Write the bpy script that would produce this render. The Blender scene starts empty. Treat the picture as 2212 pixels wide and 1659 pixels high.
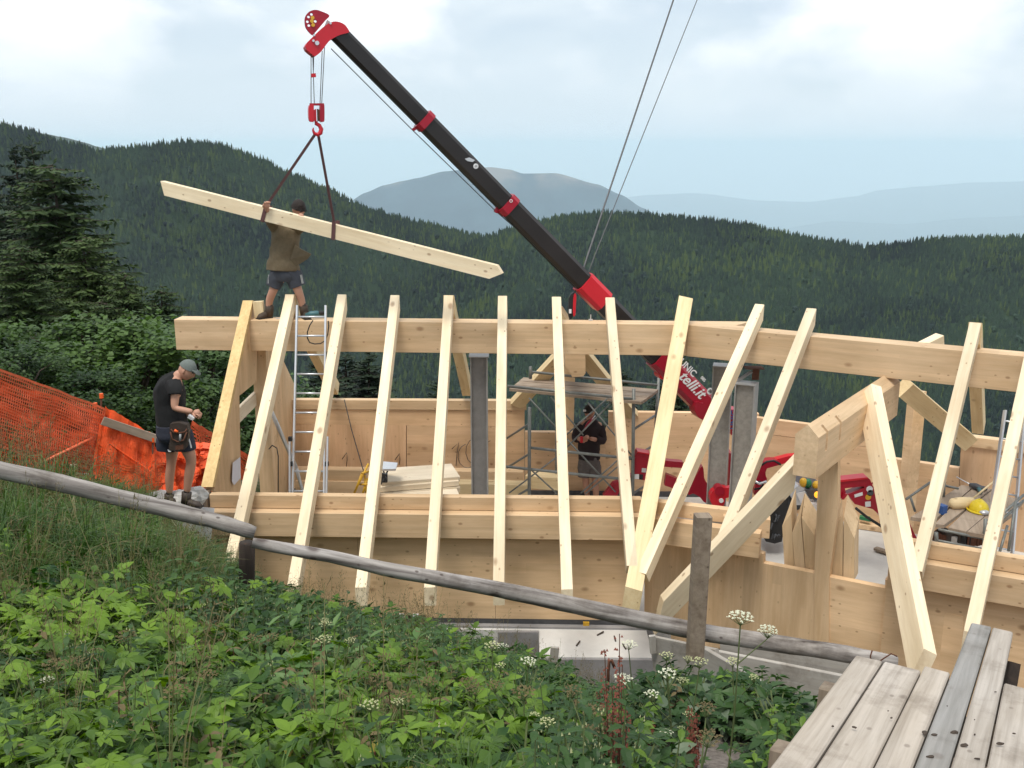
import bpy, bmesh, math, random
from mathutils import Vector, Matrix, noise
random.seed(7)
SC = bpy.context.scene
COL = SC.collection
V = Vector
# ------------------------------------------------------------------ camera
F, CX, CY = 2150.0, 1106.0, 829.5
PITCH = math.radians(13.5)
cp, sp = math.cos(PITCH), math.sin(PITCH)
cam = bpy.data.objects.new('camera', bpy.data.cameras.new('camera'))
COL.objects.link(cam)
cam.location = (0, 0, 0)
cam.rotation_euler = (math.radians(90) - PITCH, 0, 0)
cam.data.sensor_width = 36.0
cam.data.lens = F / 2212.0 * 36.0
cam.data.clip_start = 0.05
cam.data.clip_end = 80000
SC.camera = cam
SC.view_settings.view_transform = 'Standard'
SC.view_settings.look = 'None'
SC.view_settings.exposure = 0.0
SC.view_settings.gamma = 1.0
SC.cycles.volume_bounces = 4
# ------------------------------------------------------------------ sky
SUN_EL, SUN_AZ = math.radians(67), math.radians(-155)   # azimuth from +Y towards +X: behind and left of the camera
world = bpy.data.worlds.new('World'); SC.world = world
world.use_nodes = True
wt = world.node_tree; wn = wt.nodes; wl = wt.links
wn.clear()
def N(t, ty, **kw):
    n = t.nodes.new(ty)
    for k, v in kw.items():
        if k == 'ins':
            for a, b in v.items(): n.inputs[a].default_value = b
        else: setattr(n, k, v)
    return n
out = N(wt, 'ShaderNodeOutputWorld')
bg = N(wt, 'ShaderNodeBackground'); bg.inputs['Strength'].default_value = 0.12
sky = N(wt, 'ShaderNodeTexSky', sky_type='NISHITA', sun_disc=False, sun_elevation=SUN_EL, sun_rotation=SUN_AZ,
        altitude=1700, air_density=1.0, dust_density=1.5, ozone_density=1.0)
tc = N(wt, 'ShaderNodeTexCoord')
sep = N(wt, 'ShaderNodeSeparateXYZ'); wl.new(tc.outputs['Generated'], sep.inputs[0])
# cloud layer: direction projected on a high sheet, so that clouds flatten towards the horizon
mz = N(wt, 'ShaderNodeMath', operation='MAXIMUM'); wl.new(sep.outputs['Z'], mz.inputs[0]); mz.inputs[1].default_value = 0.0
az = N(wt, 'ShaderNodeMath', operation='ADD'); wl.new(mz.outputs[0], az.inputs[0]); az.inputs[1].default_value = 0.22
dx = N(wt, 'ShaderNodeMath', operation='DIVIDE'); wl.new(sep.outputs['X'], dx.inputs[0]); wl.new(az.outputs[0], dx.inputs[1])
dy = N(wt, 'ShaderNodeMath', operation='DIVIDE'); wl.new(sep.outputs['Y'], dy.inputs[0]); wl.new(az.outputs[0], dy.inputs[1])
cv = N(wt, 'ShaderNodeCombineXYZ'); wl.new(dx.outputs[0], cv.inputs[0]); wl.new(dy.outputs[0], cv.inputs[1])
n1 = N(wt, 'ShaderNodeTexNoise', ins={'Scale': 1.35, 'Detail': 9, 'Roughness': 0.52, 'Distortion': 0.35}); wl.new(cv.outputs[0], n1.inputs['Vector'])
r1 = N(wt, 'ShaderNodeValToRGB'); wl.new(n1.outputs['Fac'], r1.inputs[0])
r1.color_ramp.elements[0].position = 0.36; r1.color_ramp.elements[0].color = (0.62, 0.62, 0.62, 1)
r1.color_ramp.elements[1].position = 0.60; r1.color_ramp.elements[1].color = (1, 1, 1, 1)
# puffy cumulus texture
mp = N(wt, 'ShaderNodeMapping'); mp.inputs['Scale'].default_value = (1, 1, 1.7); wl.new(tc.outputs['Generated'], mp.inputs[0])
n2 = N(wt, 'ShaderNodeTexNoise', ins={'Scale': 4.2, 'Detail': 11, 'Roughness': 0.47, 'Distortion': 0.25}); wl.new(mp.outputs[0], n2.inputs['Vector'])
r2 = N(wt, 'ShaderNodeValToRGB'); wl.new(n2.outputs['Fac'], r2.inputs[0])
r2.color_ramp.elements[0].position = 0.45; r2.color_ramp.elements[0].color = (0, 0, 0, 1)
r2.color_ramp.elements[1].position = 0.575; r2.color_ramp.elements[1].color = (1, 1, 1, 1)
ccol = N(wt, 'ShaderNodeMixRGB'); wl.new(r2.outputs[0], ccol.inputs[0])
CB = 12.4
ccol.inputs[1].default_value = (0.56 * CB, 0.63 * CB, 0.68 * CB, 1)
ccol.inputs[2].default_value = (0.92 * CB, 0.92 * CB, 0.92 * CB, 1)
mix = N(wt, 'ShaderNodeMixRGB'); wl.new(r1.outputs[0], mix.inputs[0]); wl.new(sky.outputs[0], mix.inputs[1]); wl.new(ccol.outputs[0], mix.inputs[2])
# the air thickens towards the horizon
hzr = N(wt, 'ShaderNodeMapRange', interpolation_type='SMOOTHSTEP'); hzr.inputs['From Min'].default_value = -0.01; hzr.inputs['From Max'].default_value = 0.17
hzr.inputs['To Min'].default_value = 1.0; hzr.inputs['To Max'].default_value = 0.0; wl.new(sep.outputs['Z'], hzr.inputs['Value'])
hmix = N(wt, 'ShaderNodeMixRGB'); wl.new(hzr.outputs[0], hmix.inputs[0]); wl.new(mix.outputs[0], hmix.inputs[1]); hmix.inputs[2].default_value = (0.49 * CB, 0.57 * CB, 0.63 * CB, 1)
wl.new(hmix.outputs[0], bg.inputs['Color']); wl.new(bg.outputs[0], out.inputs[0])
# ------------------------------------------------------------------ sun behind thin cloud
sun = bpy.data.objects.new('sun', bpy.data.lights.new('sun', 'SUN')); COL.objects.link(sun)
sun.data.energy = 2.9; sun.data.angle = math.radians(22); sun.data.color = (1.0, 0.95, 0.86)
sdir = V((math.sin(SUN_AZ) * math.cos(SUN_EL), math.cos(SUN_AZ) * math.cos(SUN_EL), math.sin(SUN_EL)))
sun.rotation_euler = sdir.to_track_quat('Z', 'Y').to_euler()
sun.location = sdir * 50
# ------------------------------------------------------------------ pixel <-> place (pixels of a 2212 x 1659 print of the photograph)
def ray(x, y):
    a, b = (x - CX) / F, (y - CY) / F
    return V((a, cp - b * sp, -sp - b * cp))
def PY(x, y, Y): d = ray(x, y); return d * (Y / d.y)
def PZ(x, y, Z): d = ray(x, y); return d * (Z / d.z)
def PP(x, y, P0, n): d = ray(x, y); return d * (P0.dot(n) / d.dot(n))
def proj(p):
    dep = p.y * cp - p.z * sp
    return CX + F * p.x / dep, CY - F * (p.y * sp + p.z * cp) / dep
def vplane(A, B):
    d = V((B.x - A.x, B.y - A.y, 0)).normalized()
    return A.copy(), V((-d.y, d.x, 0))          # point, horizontal normal pointing away from the camera
# ------------------------------------------------------------------ tagging and mesh helpers
def tag(o, label=None, cat=None, group=None, kind=None):
    if label: o['label'] = label
    if cat: o['category'] = cat
    if group: o['group'] = group
    if kind: o['kind'] = kind
    return o
def empty(name, loc, label, cat, group=None):
    o = bpy.data.objects.new(name, None); COL.objects.link(o); o.location = loc
    o.empty_display_size = 0.1
    return tag(o, label, cat, group)
def link(name, me, mat=None, parent=None, mw=None, smooth=False):
    me.name = name
    if mat is not None: me.materials.append(mat)
    if smooth:
        for p in me.polygons: p.use_smooth = True
    o = bpy.data.objects.new(name, me); COL.objects.link(o)
    mw = mw or Matrix.Identity(4)
    if parent is not None:
        o.parent = parent
        # parents are only translated, never rotated; a parent that is itself a child carries its own matrix
        o.matrix_parent_inverse = WM(parent).inverted()
    o.matrix_basis = mw
    return o
def WM(o):
    m = Matrix.Translation(o.location) if o.type == 'EMPTY' else o.matrix_basis.copy()
    return m
def frame(X, up, P):
    X = X.normalized(); Yv = up.cross(X)
    if Yv.length < 1e-5: Yv = V((0, 1, 0)).cross(X)
    Yv.normalize(); Zv = X.cross(Yv)
    m = Matrix.Identity(4)
    for i, v in enumerate((X, Yv, Zv)):
        m[0][i], m[1][i], m[2][i] = v
    m[0][3], m[1][3], m[2][3] = P
    return m
def mesh(vs, fs):
    me = bpy.data.meshes.new('m'); me.from_pydata([tuple(v) for v in vs], [], fs); me.validate(); me.update()
    return me
def fixn(me):
    bm = bmesh.new(); bm.from_mesh(me); bmesh.ops.recalc_face_normals(bm, faces=bm.faces); bm.to_mesh(me); bm.free(); return me
def beam(name, A, B, w, h, mat, up=V((0, 0, 1)), off=(0, 0), cutA=None, cutB=None, parent=None, ch=0.005, top=True, **tg):
    """a sawn timber from A to B; A-B runs along the middle of its top face"""
    M = frame(B - A, up, A); X, Yv, Zv = M.col[0].xyz, M.col[1].xyz, M.col[2].xyz
    L = (B - A).length
    z0, z1 = (-h, 0) if top else (-h / 2, h / 2)
    y0, y1 = -w / 2, w / 2
    c = min(ch, w / 4, h / 4)
    prof = [(y0 + c, z0), (y1 - c, z0), (y1, z0 + c), (y1, z1 - c), (y1 - c, z1), (y0 + c, z1), (y0, z1 - c), (y0, z0 + c)]
    prof = [(y + off[0], z + off[1]) for y, z in prof]
    vs = []
    for (cut, x0) in ((cutA, 0), (cutB, L)):
        for y, z in prof:
            x = x0
            if cut is not None: x = x0 - (y * Yv.dot(cut) + z * Zv.dot(cut)) / X.dot(cut)
            vs.append((x, y, z))
    n = 8
    fs = [tuple(range(n))[::-1], tuple(range(n, 2 * n))] + [(i, (i + 1) % n, n + (i + 1) % n, n + i) for i in range(n)]
    o = link(name, mesh(vs, fs), mat, parent, M)
    return tag(o, **tg)
def prism(name, pts, ext, mat, parent=None, X=None, smooth=False, **tg):
    """polygon of world points pushed along the vector ext"""
    P = pts[0]; n = ext.normalized()
    X = (X or V((-n.y, n.x, 0)))
    if X.length < 1e-4: X = V((1, 0, 0))
    X = (X - n * X.dot(n)).normalized()
    M = Matrix.Identity(4); Zv = X.cross(n)
    if Zv.z < 0: pass
    for i, v in enumerate((X, n, Zv)):
        M[0][i], M[1][i], M[2][i] = v
    M[0][3], M[1][3], M[2][3] = P
    Mi = M.inverted()
    k = len(pts)
    vs = [Mi @ p for p in pts] + [Mi @ (p + ext) for p in pts]
    fs = [tuple(range(k)), tuple(range(k, 2 * k))[::-1]] + [(i, (i + 1) % k, k + (i + 1) % k, k + i) for i in range(k)]
    o = link(name, fixn(mesh(vs, fs)), mat, parent, M)
    return tag(o, **tg)
class MB:
    """collects shapes for one mesh, in world coordinates around an origin"""
    def __init__(s): s.v = []; s.f = []; s.m = []; s.cur = 0
    def add(s, vs, fs):
        b = len(s.v); s.v += [V(v) for v in vs]; s.f += [tuple(i + b for i in f) for f in fs]; s.m += [s.cur] * len(fs)
    def box(s, c, size, R=None):
        R = R or Matrix.Identity(3); c = V(c)
        vs = [c + R @ V((x * size[0] / 2, y * size[1] / 2, z * size[2] / 2)) for x in (-1, 1) for y in (-1, 1) for z in (-1, 1)]
        s.add(vs, [(0, 1, 3, 2), (4, 6, 7, 5), (0, 4, 5, 1), (2, 3, 7, 6), (0, 2, 6, 4), (1, 5, 7, 3)])
    def tube(s, pts, r, n=8, caps=True):
        pts = [V(p) for p in pts]; rs = r if isinstance(r, (list, tuple)) else [r] * len(pts)
        b = len(s.v); prev = None
        for i, p in enumerate(pts):
            d = (pts[min(i + 1, len(pts) - 1)] - pts[max(i - 1, 0)]).normalized()
            a = d.cross(V((0, 0, 1))) if prev is None else prev - d * prev.dot(d)
            if a.length < 1e-4: a = d.cross(V((1, 0, 0)))
            a.normalize(); prev = a; c = d.cross(a)
            for k in range(n):
                t = 2 * math.pi * k / n
                s.v.append(p + (a * math.cos(t) + c * math.sin(t)) * rs[i])
        for i in range(len(pts) - 1):
            for k in range(n):
                s.f.append((b + i * n + k, b + i * n + (k + 1) % n, b + (i + 1) * n + (k + 1) % n, b + (i + 1) * n + k)); s.m.append(s.cur)
        if caps:
            s.f.append(tuple(b + k for k in range(n))[::-1]); s.f.append(tuple(b + (len(pts) - 1) * n + k for k in range(n))); s.m += [s.cur] * 2
    def ball(s, c, r, n=8, m=6, sq=(1, 1, 1)):
        c = V(c); vs = [c + V((0, 0, r * sq[2]))]; fs = []
        for i in range(1, m):
            for k in range(n):
                a, t = math.pi * i / m, 2 * math.pi * k / n
                vs.append(c + V((r * sq[0] * math.sin(a) * math.cos(t), r * sq[1] * math.sin(a) * math.sin(t), r * sq[2] * math.cos(a))))
        vs.append(c - V((0, 0, r * sq[2])))
        for k in range(n):
            fs.append((0, 1 + k, 1 + (k + 1) % n)); fs.append((len(vs) - 1, 1 + (m - 2) * n + (k + 1) % n, 1 + (m - 2) * n + k))
            for i in range(m - 2): fs.append((1 + i * n + k, 1 + (i + 1) * n + k, 1 + (i + 1) * n + (k + 1) % n, 1 + i * n + (k + 1) % n))
        s.add(vs, fs)
    def build(s, name, mat, parent=None, origin=None, smooth=False, fix=False, **tg):
        if origin is None:
            origin = sum(s.v, V((0, 0, 0))) / len(s.v)
        origin = V(origin)
        me = mesh([v - origin for v in s.v], s.f)
        if fix: fixn(me)
        mats = mat if isinstance(mat, (list, tuple)) else [mat]
        for m in mats: me.materials.append(m)
        if len(mats) > 1 and len(me.polygons) == len(s.m): me.polygons.foreach_set('material_index', s.m)
        o = link(name, me, None, parent, Matrix.Translation(origin), smooth)
        return tag(o, **tg)
def tube(name, pts, r, mat, parent=None, n=8, **tg):
    m = MB(); m.tube(pts, r, n); return m.build(name, mat, parent, smooth=True, **tg)
# ------------------------------------------------------------------ materials
def newmat(name):
    m = bpy.data.materials.new(name); m.use_nodes = True
    t = m.node_tree; t.nodes.clear()
    o = N(t, 'ShaderNodeOutputMaterial'); b = N(t, 'ShaderNodeBsdfPrincipled')
    t.links.new(b.outputs[0], o.inputs[0])
    return m, t, b, o
def plain(name, col, rough=0.6, metal=0.0, var=0.12, scale=8.0, bump=0.0, spec=0.4):
    m, t, b, o = newmat(name); L = t.links
    c = N(t, 'ShaderNodeTexCoord')
    n = N(t, 'ShaderNodeTexNoise', ins={'Scale': scale, 'Detail': 6, 'Roughness': 0.6}); L.new(c.outputs['Object'], n.inputs['Vector'])
    mx = N(t, 'ShaderNodeMixRGB'); L.new(n.outputs['Fac'], mx.inputs[0])
    mx.inputs[1].default_value = (*[max(0, x * (1 - var * 1.6)) for x in col], 1); mx.inputs[2].default_value = (*[min(1, x * (1 + var * 1.6)) for x in col], 1)
    L.new(mx.outputs[0], b.inputs['Base Color'])
    b.inputs['Roughness'].default_value = rough; b.inputs['Metallic'].default_value = metal
    b.inputs['Specular IOR Level'].default_value = spec
    if bump:
        bp = N(t, 'ShaderNodeBump', ins={'Strength': bump, 'Distance': 0.01}); L.new(n.outputs['Fac'], bp.inputs['Height']); L.new(bp.outputs[0], b.inputs['Normal'])
    return m
def wood(name, light, dark, grain=26.0, along='X', knots=0.5, rough=0.62, knotcol=(0.22, 0.1, 0.04), lam=0.0, stain=0.0, objvar=0.10, strip=0.0):
    m, t, b, o = newmat(name); L = t.links
    c = N(t, 'ShaderNodeTexCoord'); oi = N(t, 'ShaderNodeObjectInfo')
    mul = N(t, 'ShaderNodeVectorMath', operation='SCALE'); mul.inputs[0].default_value = (37.0, 11.3, 23.7); L.new(oi.outputs['Random'], mul.inputs['Scale'])
    add = N(t, 'ShaderNodeVectorMath', operation='ADD'); L.new(c.outputs['Object'], add.inputs[0]); L.new(mul.outputs[0], add.inputs[1])
    def mapped(sc):
        mp = N(t, 'ShaderNodeMapping'); L.new(add.outputs[0], mp.inputs[0])
        mp.inputs['Scale'].default_value = sc if along == 'X' else (sc[1], sc[1], sc[0]); return mp
    g = N(t, 'ShaderNodeTexNoise', ins={'Scale': 1.0, 'Detail': 8, 'Roughness': 0.62, 'Distortion': 0.4}); L.new(mapped((1.1, grain, grain)).outputs[0], g.inputs['Vector'])
    g2 = N(t, 'ShaderNodeTexNoise', ins={'Scale': 1.0, 'Detail': 5, 'Roughness': 0.6}); L.new(mapped((0.8, 4.0, 4.0)).outputs[0], g2.inputs['Vector'])
    r = N(t, 'ShaderNodeValToRGB'); L.new(g.outputs['Fac'], r.inputs[0])
    r.color_ramp.elements[0].position = 0.3; r.color_ramp.elements[0].color = (*dark, 1)
    r.color_ramp.elements[1].position = 0.62; r.color_ramp.elements[1].color = (*light, 1)
    mx = N(t, 'ShaderNodeMixRGB', blend_type='MULTIPLY'); mx.inputs[0].default_value = 1; L.new(r.outputs[0], mx.inputs[1])
    r2 = N(t, 'ShaderNodeValToRGB'); L.new(g2.outputs['Fac'], r2.inputs[0])
    r2.color_ramp.elements[0].position = 0.3; r2.color_ramp.elements[0].color = (0.80, 0.76, 0.70, 1)
    r2.color_ramp.elements[1].position = 0.7; r2.color_ramp.elements[1].color = (1.08, 1.08, 1.08, 1)
    L.new(r2.outputs[0], mx.inputs[2]); col = mx.outputs[0]
    if strip:    # glued lamellas: strips of slightly different tone
        sx = N(t, 'ShaderNodeSeparateXYZ'); L.new(add.outputs[0], sx.inputs[0])
        m1 = N(t, 'ShaderNodeMath', operation='MULTIPLY'); L.new(sx.outputs['Z' if along == 'X' else 'X'], m1.inputs[0]); m1.inputs[1].default_value = 1 / strip
        fl = N(t, 'ShaderNodeMath', operation='FLOOR'); L.new(m1.outputs[0], fl.inputs[0])
        m2 = N(t, 'ShaderNodeMath', operation='MULTIPLY'); L.new(sx.outputs['X' if along == 'X' else 'Z'], m2.inputs[0]); m2.inputs[1].default_value = 0.45
        a2 = N(t, 'ShaderNodeMath', operation='MULTIPLY_ADD'); L.new(fl.outputs[0], a2.inputs[0]); a2.inputs[1].default_value = 0.37; L.new(m2.outputs[0], a2.inputs[2])
        f2 = N(t, 'ShaderNodeMath', operation='FLOOR'); L.new(a2.outputs[0], f2.inputs[0])
        cb = N(t, 'ShaderNodeCombineXYZ'); L.new(fl.outputs[0], cb.inputs[0]); L.new(f2.outputs[0], cb.inputs[1])
        wn_ = N(t, 'ShaderNodeTexWhiteNoise', noise_dimensions='3D'); L.new(cb.outputs[0], wn_.inputs['Vector'])
        r5 = N(t, 'ShaderNodeMapRange'); r5.inputs['To Min'].default_value = 0.93; r5.inputs['To Max'].default_value = 1.04; L.new(wn_.outputs['Value'], r5.inputs['Value'])
        ms = N(t, 'ShaderNodeVectorMath', operation='SCALE'); L.new(col, ms.inputs[0]); L.new(r5.outputs[0], ms.inputs['Scale']); col = ms.outputs[0]
    # knots
    for (sc, rad, thr) in ((3.6, 0.09, 0.55), (8.0, 0.11, 0.80), (15.0, 0.12, 0.72)):
        v = N(t, 'ShaderNodeTexVoronoi', ins={'Scale': 1.0, 'Randomness': 1.0}); L.new(mapped((sc * 0.6, sc, sc)).outputs[0], v.inputs['Vector'])
        nn = N(t, 'ShaderNodeMath', operation='MULTIPLY_ADD'); L.new(g2.outputs['Fac'], nn.inputs[0]); nn.inputs[1].default_value = 0.08; L.new(v.outputs['Distance'], nn.inputs[2])
        k = N(t, 'ShaderNodeMapRange'); k.inputs['From Min'].default_value = rad + 0.02; k.inputs['From Max'].default_value = rad + 0.11
        k.inputs['To Min'].default_value = knots; k.inputs['To Max'].default_value = 0; L.new(nn.outputs[0], k.inputs['Value'])
        sc_ = N(t, 'ShaderNodeSeparateColor'); L.new(v.outputs['Color'], sc_.inputs[0])
        gt = N(t, 'ShaderNodeMath', operation='GREATER_THAN'); L.new(sc_.outputs[0], gt.inputs[0]); gt.inputs[1].default_value = thr
        mm = N(t, 'ShaderNodeMath', operation='MULTIPLY'); L.new(k.outputs[0], mm.inputs[0]); L.new(gt.outputs[0], mm.inputs[1])
        kx = N(t, 'ShaderNodeMixRGB'); L.new(mm.outputs[0], kx.inputs[0]); L.new(col, kx.inputs[1]); kx.inputs[2].default_value = (*knotcol, 1)
        col = kx.outputs[0]
    if stain:
        s = N(t, 'ShaderNodeTexNoise', ins={'Scale': 2.3, 'Detail': 9, 'Roughness': 0.7}); L.new(add.outputs[0], s.inputs['Vector'])
        rs = N(t, 'ShaderNodeMapRange'); rs.inputs['From Min'].default_value = 0.50; rs.inputs['From Max'].default_value = 0.72; rs.inputs['To Max'].default_value = stain
        L.new(s.outputs['Fac'], rs.inputs['Value'])
        sx_ = N(t, 'ShaderNodeMixRGB', blend_type='MULTIPLY'); L.new(rs.outputs[0], sx_.inputs[0]); L.new(col, sx_.inputs[1]); sx_.inputs[2].default_value = (0.42, 0.38, 0.34, 1); col = sx_.outputs[0]
    # each timber its own tone
    rv = N(t, 'ShaderNodeMapRange'); rv.inputs['To Min'].default_value = 1 - objvar; rv.inputs['To Max'].default_value = 1 + objvar * 0.6; L.new(oi.outputs['Random'], rv.inputs['Value'])
    fin = N(t, 'ShaderNodeVectorMath', operation='SCALE'); L.new(col, fin.inputs[0]); L.new(rv.outputs[0], fin.inputs['Scale'])
    L.new(fin.outputs[0], b.inputs['Base Color'])
    b.inputs['Roughness'].default_value = rough; b.inputs['Specular IOR Level'].default_value = 0.3
    bp = N(t, 'ShaderNodeBump', ins={'Strength': 0.18, 'Distance': 0.004}); L.new(g.outputs['Fac'], bp.inputs['Height']); L.new(bp.outputs[0], b.inputs['Normal'])
    return m
M = {}
M['rafter'] = wood('spruce_rafter', (0.84, 0.72, 0.53), (0.77, 0.63, 0.43), knots=0.6, objvar=0.17)
M['rafter_y'] = wood('spruce_yellow', (0.80, 0.65, 0.40), (0.72, 0.55, 0.31), knots=0.5)
M['rim'] = wood('yellowed_rim', (0.74, 0.55, 0.27), (0.62, 0.43, 0.19), knots=0.6)
M['glulam'] = wood('glulam_beam', (0.72, 0.53, 0.34), (0.64, 0.46, 0.28), knots=0.6, strip=0.042)
M['glulam_v'] = wood('glulam_upright', (0.74, 0.57, 0.37), (0.67, 0.50, 0.31), knots=0.5, along='Z', strip=0.06)
M['clt'] = wood('panel_wood', (0.77, 0.55, 0.34), (0.70, 0.49, 0.29), knots=0.6, strip=0.14)
M['clt_v'] = wood('panel_wood_upright', (0.77, 0.56, 0.35), (0.70, 0.49, 0.29), knots=0.35, along='Z', strip=0.12)
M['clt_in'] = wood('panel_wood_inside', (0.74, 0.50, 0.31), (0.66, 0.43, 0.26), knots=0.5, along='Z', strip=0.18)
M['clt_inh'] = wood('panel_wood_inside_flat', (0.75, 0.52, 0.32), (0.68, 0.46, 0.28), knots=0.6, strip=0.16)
M['board'] = wood('planed_board', (0.80, 0.72, 0.58), (0.72, 0.62, 0.48), knots=0.3)
M['grey_plank'] = wood('weathered_plank', (0.50, 0.45, 0.40), (0.33, 0.29, 0.25), grain=34, knots=0.5, knotcol=(0.12, 0.09, 0.07), stain=0.8, rough=0.8, objvar=0.14)
M['blue_plank'] = wood('weathered_plank_bluish', (0.31, 0.30, 0.29), (0.20, 0.195, 0.185), grain=34, knots=0.4, knotcol=(0.12, 0.09, 0.07), stain=0.6, rough=0.7, objvar=0.05)
M['log'] = wood('weathered_log', (0.40, 0.375, 0.36), (0.10, 0.085, 0.08), grain=18, knots=0.8, knotcol=(0.07, 0.05, 0.045), stain=0.9, rough=0.8, objvar=0.05)
M['post_brown'] = wood('weathered_post', (0.27, 0.22, 0.17), (0.17, 0.13, 0.10), grain=22, along='Z', knots=0.6, knotcol=(0.05, 0.03, 0.02), rough=0.85)
M['post_dark'] = wood('dark_post', (0.055, 0.04, 0.032), (0.025, 0.02, 0.018), grain=16, along='Z', knots=0.3, rough=0.9)
M['shutter'] = wood('shuttering_board', (0.42, 0.40, 0.37), (0.32, 0.30, 0.28), grain=18, knots=0.3, stain=0.8, rough=0.9)
M['scafplank'] = wood('scaffold_plank', (0.40, 0.32, 0.25), (0.30, 0.24, 0.19), grain=22, knots=0.3, stain=0.6, rough=0.85)
M['steel'] = plain('galvanised_steel', (0.36, 0.36, 0.355), 0.5, 0.25, 0.3, 5.0)
M['steel_web'] = plain('primer_steel', (0.22, 0.215, 0.21), 0.6, 0.1, 0.25, 6.0)
M['scaf'] = plain('scaffold_tube', (0.20, 0.21, 0.20), 0.5, 0.35, 0.3, 14.0)
M['alu'] = plain('aluminium', (0.62, 0.64, 0.67), 0.35, 0.6, 0.1, 10)
M['red'] = plain('crane_red', (0.33, 0.007, 0.024), 0.32, 0, 0.12, 3.0)
M['redhot'] = plain('crane_red_bright', (0.55, 0.015, 0.028), 0.35, 0, 0.1, 3.0)
M['boom'] = plain('boom_black', (0.018, 0.015, 0.015), 0.38, 0, 0.35, 1.6)
M['black'] = plain('black_rubber', (0.02, 0.02, 0.021), 0.6, 0, 0.3, 12)
M['darkgrey'] = plain('dark_grey', (0.06, 0.065, 0.075), 0.5, 0, 0.3, 12)
M['white'] = plain('white_paint', (0.75, 0.75, 0.76), 0.5, 0, 0.05, 10)
M['steel_web2'] = plain('grey_primer_steel', (0.31, 0.295, 0.27), 0.8, 0.0, 0.3, 14.0, 0.3)
M['conc'] = plain('concrete', (0.50, 0.49, 0.47), 0.85, 0, 0.16, 3.2, 0.4)
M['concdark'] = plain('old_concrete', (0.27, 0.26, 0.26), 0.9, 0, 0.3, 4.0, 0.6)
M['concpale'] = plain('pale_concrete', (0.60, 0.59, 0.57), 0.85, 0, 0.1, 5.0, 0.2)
M['felt'] = plain('bitumen_strip', (0.075, 0.075, 0.08), 0.8, 0, 0.35, 9.0, 0.4)
M['orange_net'] = plain('orange_netting', (0.88, 0.10, 0.02), 0.55, 0, 0.2, 30)
M['orange_net2'] = plain('faded_netting', (0.72, 0.14, 0.06), 0.55, 0, 0.25, 30)
M['orange_cap'] = plain('orange_plastic', (0.8, 0.12, 0.02), 0.5)
M['rust'] = plain('rusty_iron', (0.12, 0.05, 0.03), 0.85, 0.2, 0.4, 20)
M['strap'] = plain('sling_webbing', (0.11, 0.05, 0.05), 0.8, 0, 0.25, 30)
M['rope'] = plain('wire_rope', (0.10, 0.10, 0.105), 0.5, 0.5, 0.2, 40)
M['yellow'] = plain('yellow_plastic', (0.78, 0.60, 0.03), 0.35, 0, 0.05, 8)
M['yellow_metal'] = plain('yellow_metal', (0.62, 0.36, 0.03), 0.4, 0, 0.15, 8)
M['skin'] = plain('skin', (0.47, 0.25, 0.17), 0.55, 0, 0.08, 14)
M['shirt'] = plain('olive_shirt', (0.15, 0.115, 0.07), 0.9, 0, 0.22, 22, 0.5)
M['shorts'] = plain('slate_shorts', (0.055, 0.06, 0.075), 0.9, 0, 0.2, 18, 0.4)
M['tee'] = plain('black_tee', (0.012, 0.012, 0.013), 0.9, 0, 0.2, 18, 0.3)
M['navy'] = plain('navy_shorts', (0.030, 0.033, 0.05), 0.85, 0, 0.2, 18, 0.3)
M['cap'] = plain('grey_cap', (0.13, 0.15, 0.14), 0.9, 0, 0.15, 30, 0.3)
M['hair'] = plain('dark_hair', (0.018, 0.012, 0.010), 0.75, 0, 0.4, 60, 0.8)
M['boot'] = plain('brown_boot', (0.06, 0.042, 0.03), 0.75, 0, 0.3, 20, 0.4)
M['leather'] = plain('dark_leather', (0.045, 0.032, 0.025), 0.6, 0, 0.3, 16, 0.4)
M['jacket'] = plain('dark_jacket', (0.022, 0.013, 0.015), 0.85, 0, 0.2, 16, 0.3)
M['greyshorts'] = plain('grey_shorts', (0.12, 0.105, 0.10), 0.9, 0, 0.2, 20, 0.4)
M['teal'] = plain('teal_plastic', (0.05, 0.14, 0.16), 0.4)
M['bluepl'] = plain('blue_plastic', (0.03, 0.09, 0.28), 0.4)
M['greenpl'] = plain('green_plastic', (0.02, 0.16, 0.07), 0.4)
M['stone'] = plain('pale_stone', (0.52, 0.50, 0.47), 0.9, 0, 0.3, 6, 0.8)
M['paper'] = plain('paper', (0.72, 0.72, 0.80), 0.8, 0, 0.03, 3)
M['amber'] = plain('amber_lamp', (0.9, 0.35, 0.02), 0.3)
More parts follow.
